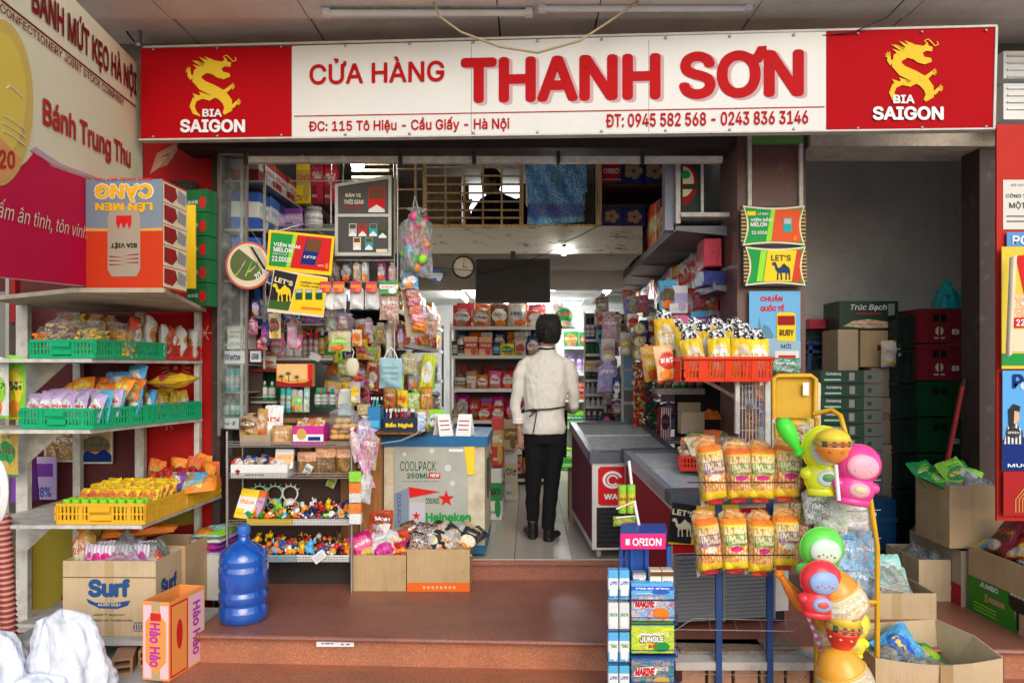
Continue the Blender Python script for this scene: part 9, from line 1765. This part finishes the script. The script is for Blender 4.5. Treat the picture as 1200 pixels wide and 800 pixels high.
for k,(x0,x1,y0,y1,c,lb) in enumerate(((1008,1054,387,430,M_cb,'brown carton with red stamp below the script lettered carton'),(1021,1054,431,465,M_cb3,'dark brown carton below the stamped carton'),(1021,1055,466,520,M_cb3,'brown carton with faded red letters in the storeroom'),(1021,1055,521,652,M_cb3,'lowest brown carton of the storeroom stack'),(982,1006,386,652,M_cb3,'narrow shadowed carton left of the stamped carton'))):
    w=(x1-x0)/FL*(Yu-.02*k);h=(y1-y0)/FL*(Yu-.02*k);M_=TM(XA((x0+x1)/2,Yu-.02*k),Yu-.02*k,ZA(y1,Yu-.02*k));t=closed_carton(w,.3,h,c,lb,M_ @ TM(0,.15,0));
    if k == 0:lrect(t,M_,-.02,h*.45,.04,h*.6,0,flat('dred'),.002,'stamp')
    if k == 2:ltext(t,'RƯỢU',M_,-w*.4,h*.5,w*.2,h*.7,0,flat((.25,.08,.05)),wt=.02)
put(sp('bag','cream','silver','gold',.16,.2,.08,'snack bag'),TM(XA(1045,5.5),5.5,ZA(430,5.5)),'crumpled cream bag before the stamped brown carton')
goods('cloth',[paint('teal',.4),None,None],TM(XA(1119,5.4),5.5,ZA(361,5.4),0,0,0,(.16,.2,.22)),'dark green plastic bag on top of the red crates','bag',name='plastic_bag');goods('pbag',[pk('teal','dgreen','mint','plain'),None,None],TM(XA(955,5.0),5.3,ZA(335,5.0),0,0,0,(.12,.08,.28)),'small teal plastic bag hanging at the edge of the storeroom','bag',name='plastic_bag');goods('pbag',[pk('white','silver','grey','plain'),None,None],TM(XA(950,5.0),5.28,ZA(290,5.0),0,0,0,(.08,.06,.2)),'small white rag hanging above the teal bag','bag',name='plastic_bag')
Yq = 5.95
for k,(px,py) in enumerate([(960,q_) for q_ in range(386,630,16)]):crate(f"dark crate, {od(k)} from the top of the stack behind the blue stool",945,975,py,py+15,Yq,(.02,.04,.03),'dgreen',grp='dark crates behind the blue stool')
put(sp('box','red','dred','white',.22,.08,.2,'red box','plain','box'),TM(XA(958,Yq),Yq,ZA(386,Yq)),'dark red box on top of the crates behind the blue stool')
t=thing('plastic_stool','blue plastic stool upside down in the storeroom','stool',W(958,440,5.9));M=MW[t].inverted();mbs=paint((.03,.06,.25),.4)
for a,c_ in (((946,402),(970,402)),((968,402),(963,440)),((950,402),(947,440)),((946,412),(969,412))):part('leg' if a[1] == 402 and c_[1] == 440 else 'rail',B().tube([W(*a,5.9),W(*c_,5.9)],.018,4,M=M),mbs,t)
part('seat',B().bb(XA(944,5.9),XA(966,5.9),5.85,6.1,ZA(445,5.9),ZA(440,5.9),M=M),mbs,t)
closed_carton(.16,.24,.0+ZA(445,5.9)-TZ,M_cb3,'shadowed carton standing under the blue stool in the storeroom',TM(XA(955,5.9),5.78,TZ))
t=thing('broom','dark red broom handle leaning in the storeroom behind the cartons','broom',W(1108,560,4.9));part('handle',B().tube([W(1106,560,4.85),W(1128,452,4.8)],.016,8,M=MW[t].inverted()),paint((.28,.02,.02),.35),t);part('end_cap',B().tube([W(1128,452,4.8),W(1130,444,4.8)],.019,8,M=MW[t].inverted()),M_blk,t)
t=thing('water_bottle_crate','blue shadowed plastic container low in the storeroom','container',W(1035,640,5.2));M=MW[t].inverted();part('container_body',B().bb(XA(1022,5.2),XA(1050,5.2),5.2,5.5,ZA(645,5.2),ZA(585,5.2),M=M),paint((.01,.06,.15),.3),t);part('rib',B().bb(XA(1021,5.2),XA(1051,5.2),5.19,5.199,ZA(612,5.2),ZA(606,5.2),M=M),paint((.01,.08,.2),.3),t)
# wire marks on storeroom wall, cables at the soffit left
single('cable',B().tube([W(132,-5,4.3),W(140,20,4.4),W(150,40,4.45),W(160,52,4.5),W(172,56,4.5)],.006,5),M_blk,Matrix(),'black bundled cable dropping behind the cream banner corner','cable')
single('cable',B().tube([W(96,2,4.5),W(112,22,4.5),W(128,27,4.5),W(150,30,4.45)],.004,5),M_blk,Matrix(),'thin black wire crossing the food poster at top left','cable')
t=thing('pulley','small grey wire pulley at the upper left corner of the big sign','pulley',W(162,52,4.42));part('wheel',B().lathe([(.0001,-.01),(.02,-.01),(.016,0),(.02,.01),(.0001,.01)],14,M=Rx),M_steel,t);part('bracket',B().bb(-.006,.006,0,.03,0,.09),M_steel,t)
# details that belong to one part become its sub-parts
UP={'hour_hand':['face'],'minute_hand':['face'],'hour_mark':['face'],'screen':['case'],'glass_handle':['glass_lid'],'vent_slat':['vent_back'],'handle':['side_panel'],'heart_ring':['red_panel'],'cap':['barrel','jug_body'],'pleat':['mask_panel'],'ink_line':['card','card_sheet'],'tape':['box_body'],'flap':['box_body'],'edge_post':['side'],'end_cap':['housing'],'price_strip':['shelf_board']}
for o in list(bpy.data.objects):
    k = o.name.split('.')[0]; pr = o.parent
    if not pr or pr.type != 'EMPTY' or o.children or len(pr.children) < 4:continue
    cand=UP.get(k) or (['panel','white_panel','cream_panel','back_panel','poster','box_body','crate_body','header','red_panel'] if k in ('lettering','camel_emblem','emblem','emblem_line','logo_mark','print_mark','pack_print','dragon_emblem','badge') else None)
    for c in cand or ():
        m=next((x for x in pr.children if x.name.split('.')[0] == c and x != o),None)
        if m:o.parent=m;o.matrix_basis=m.matrix_basis.inverted() @ o.matrix_basis;break
print('goods', cnt[0], 'objects', len(bpy.data.objects))
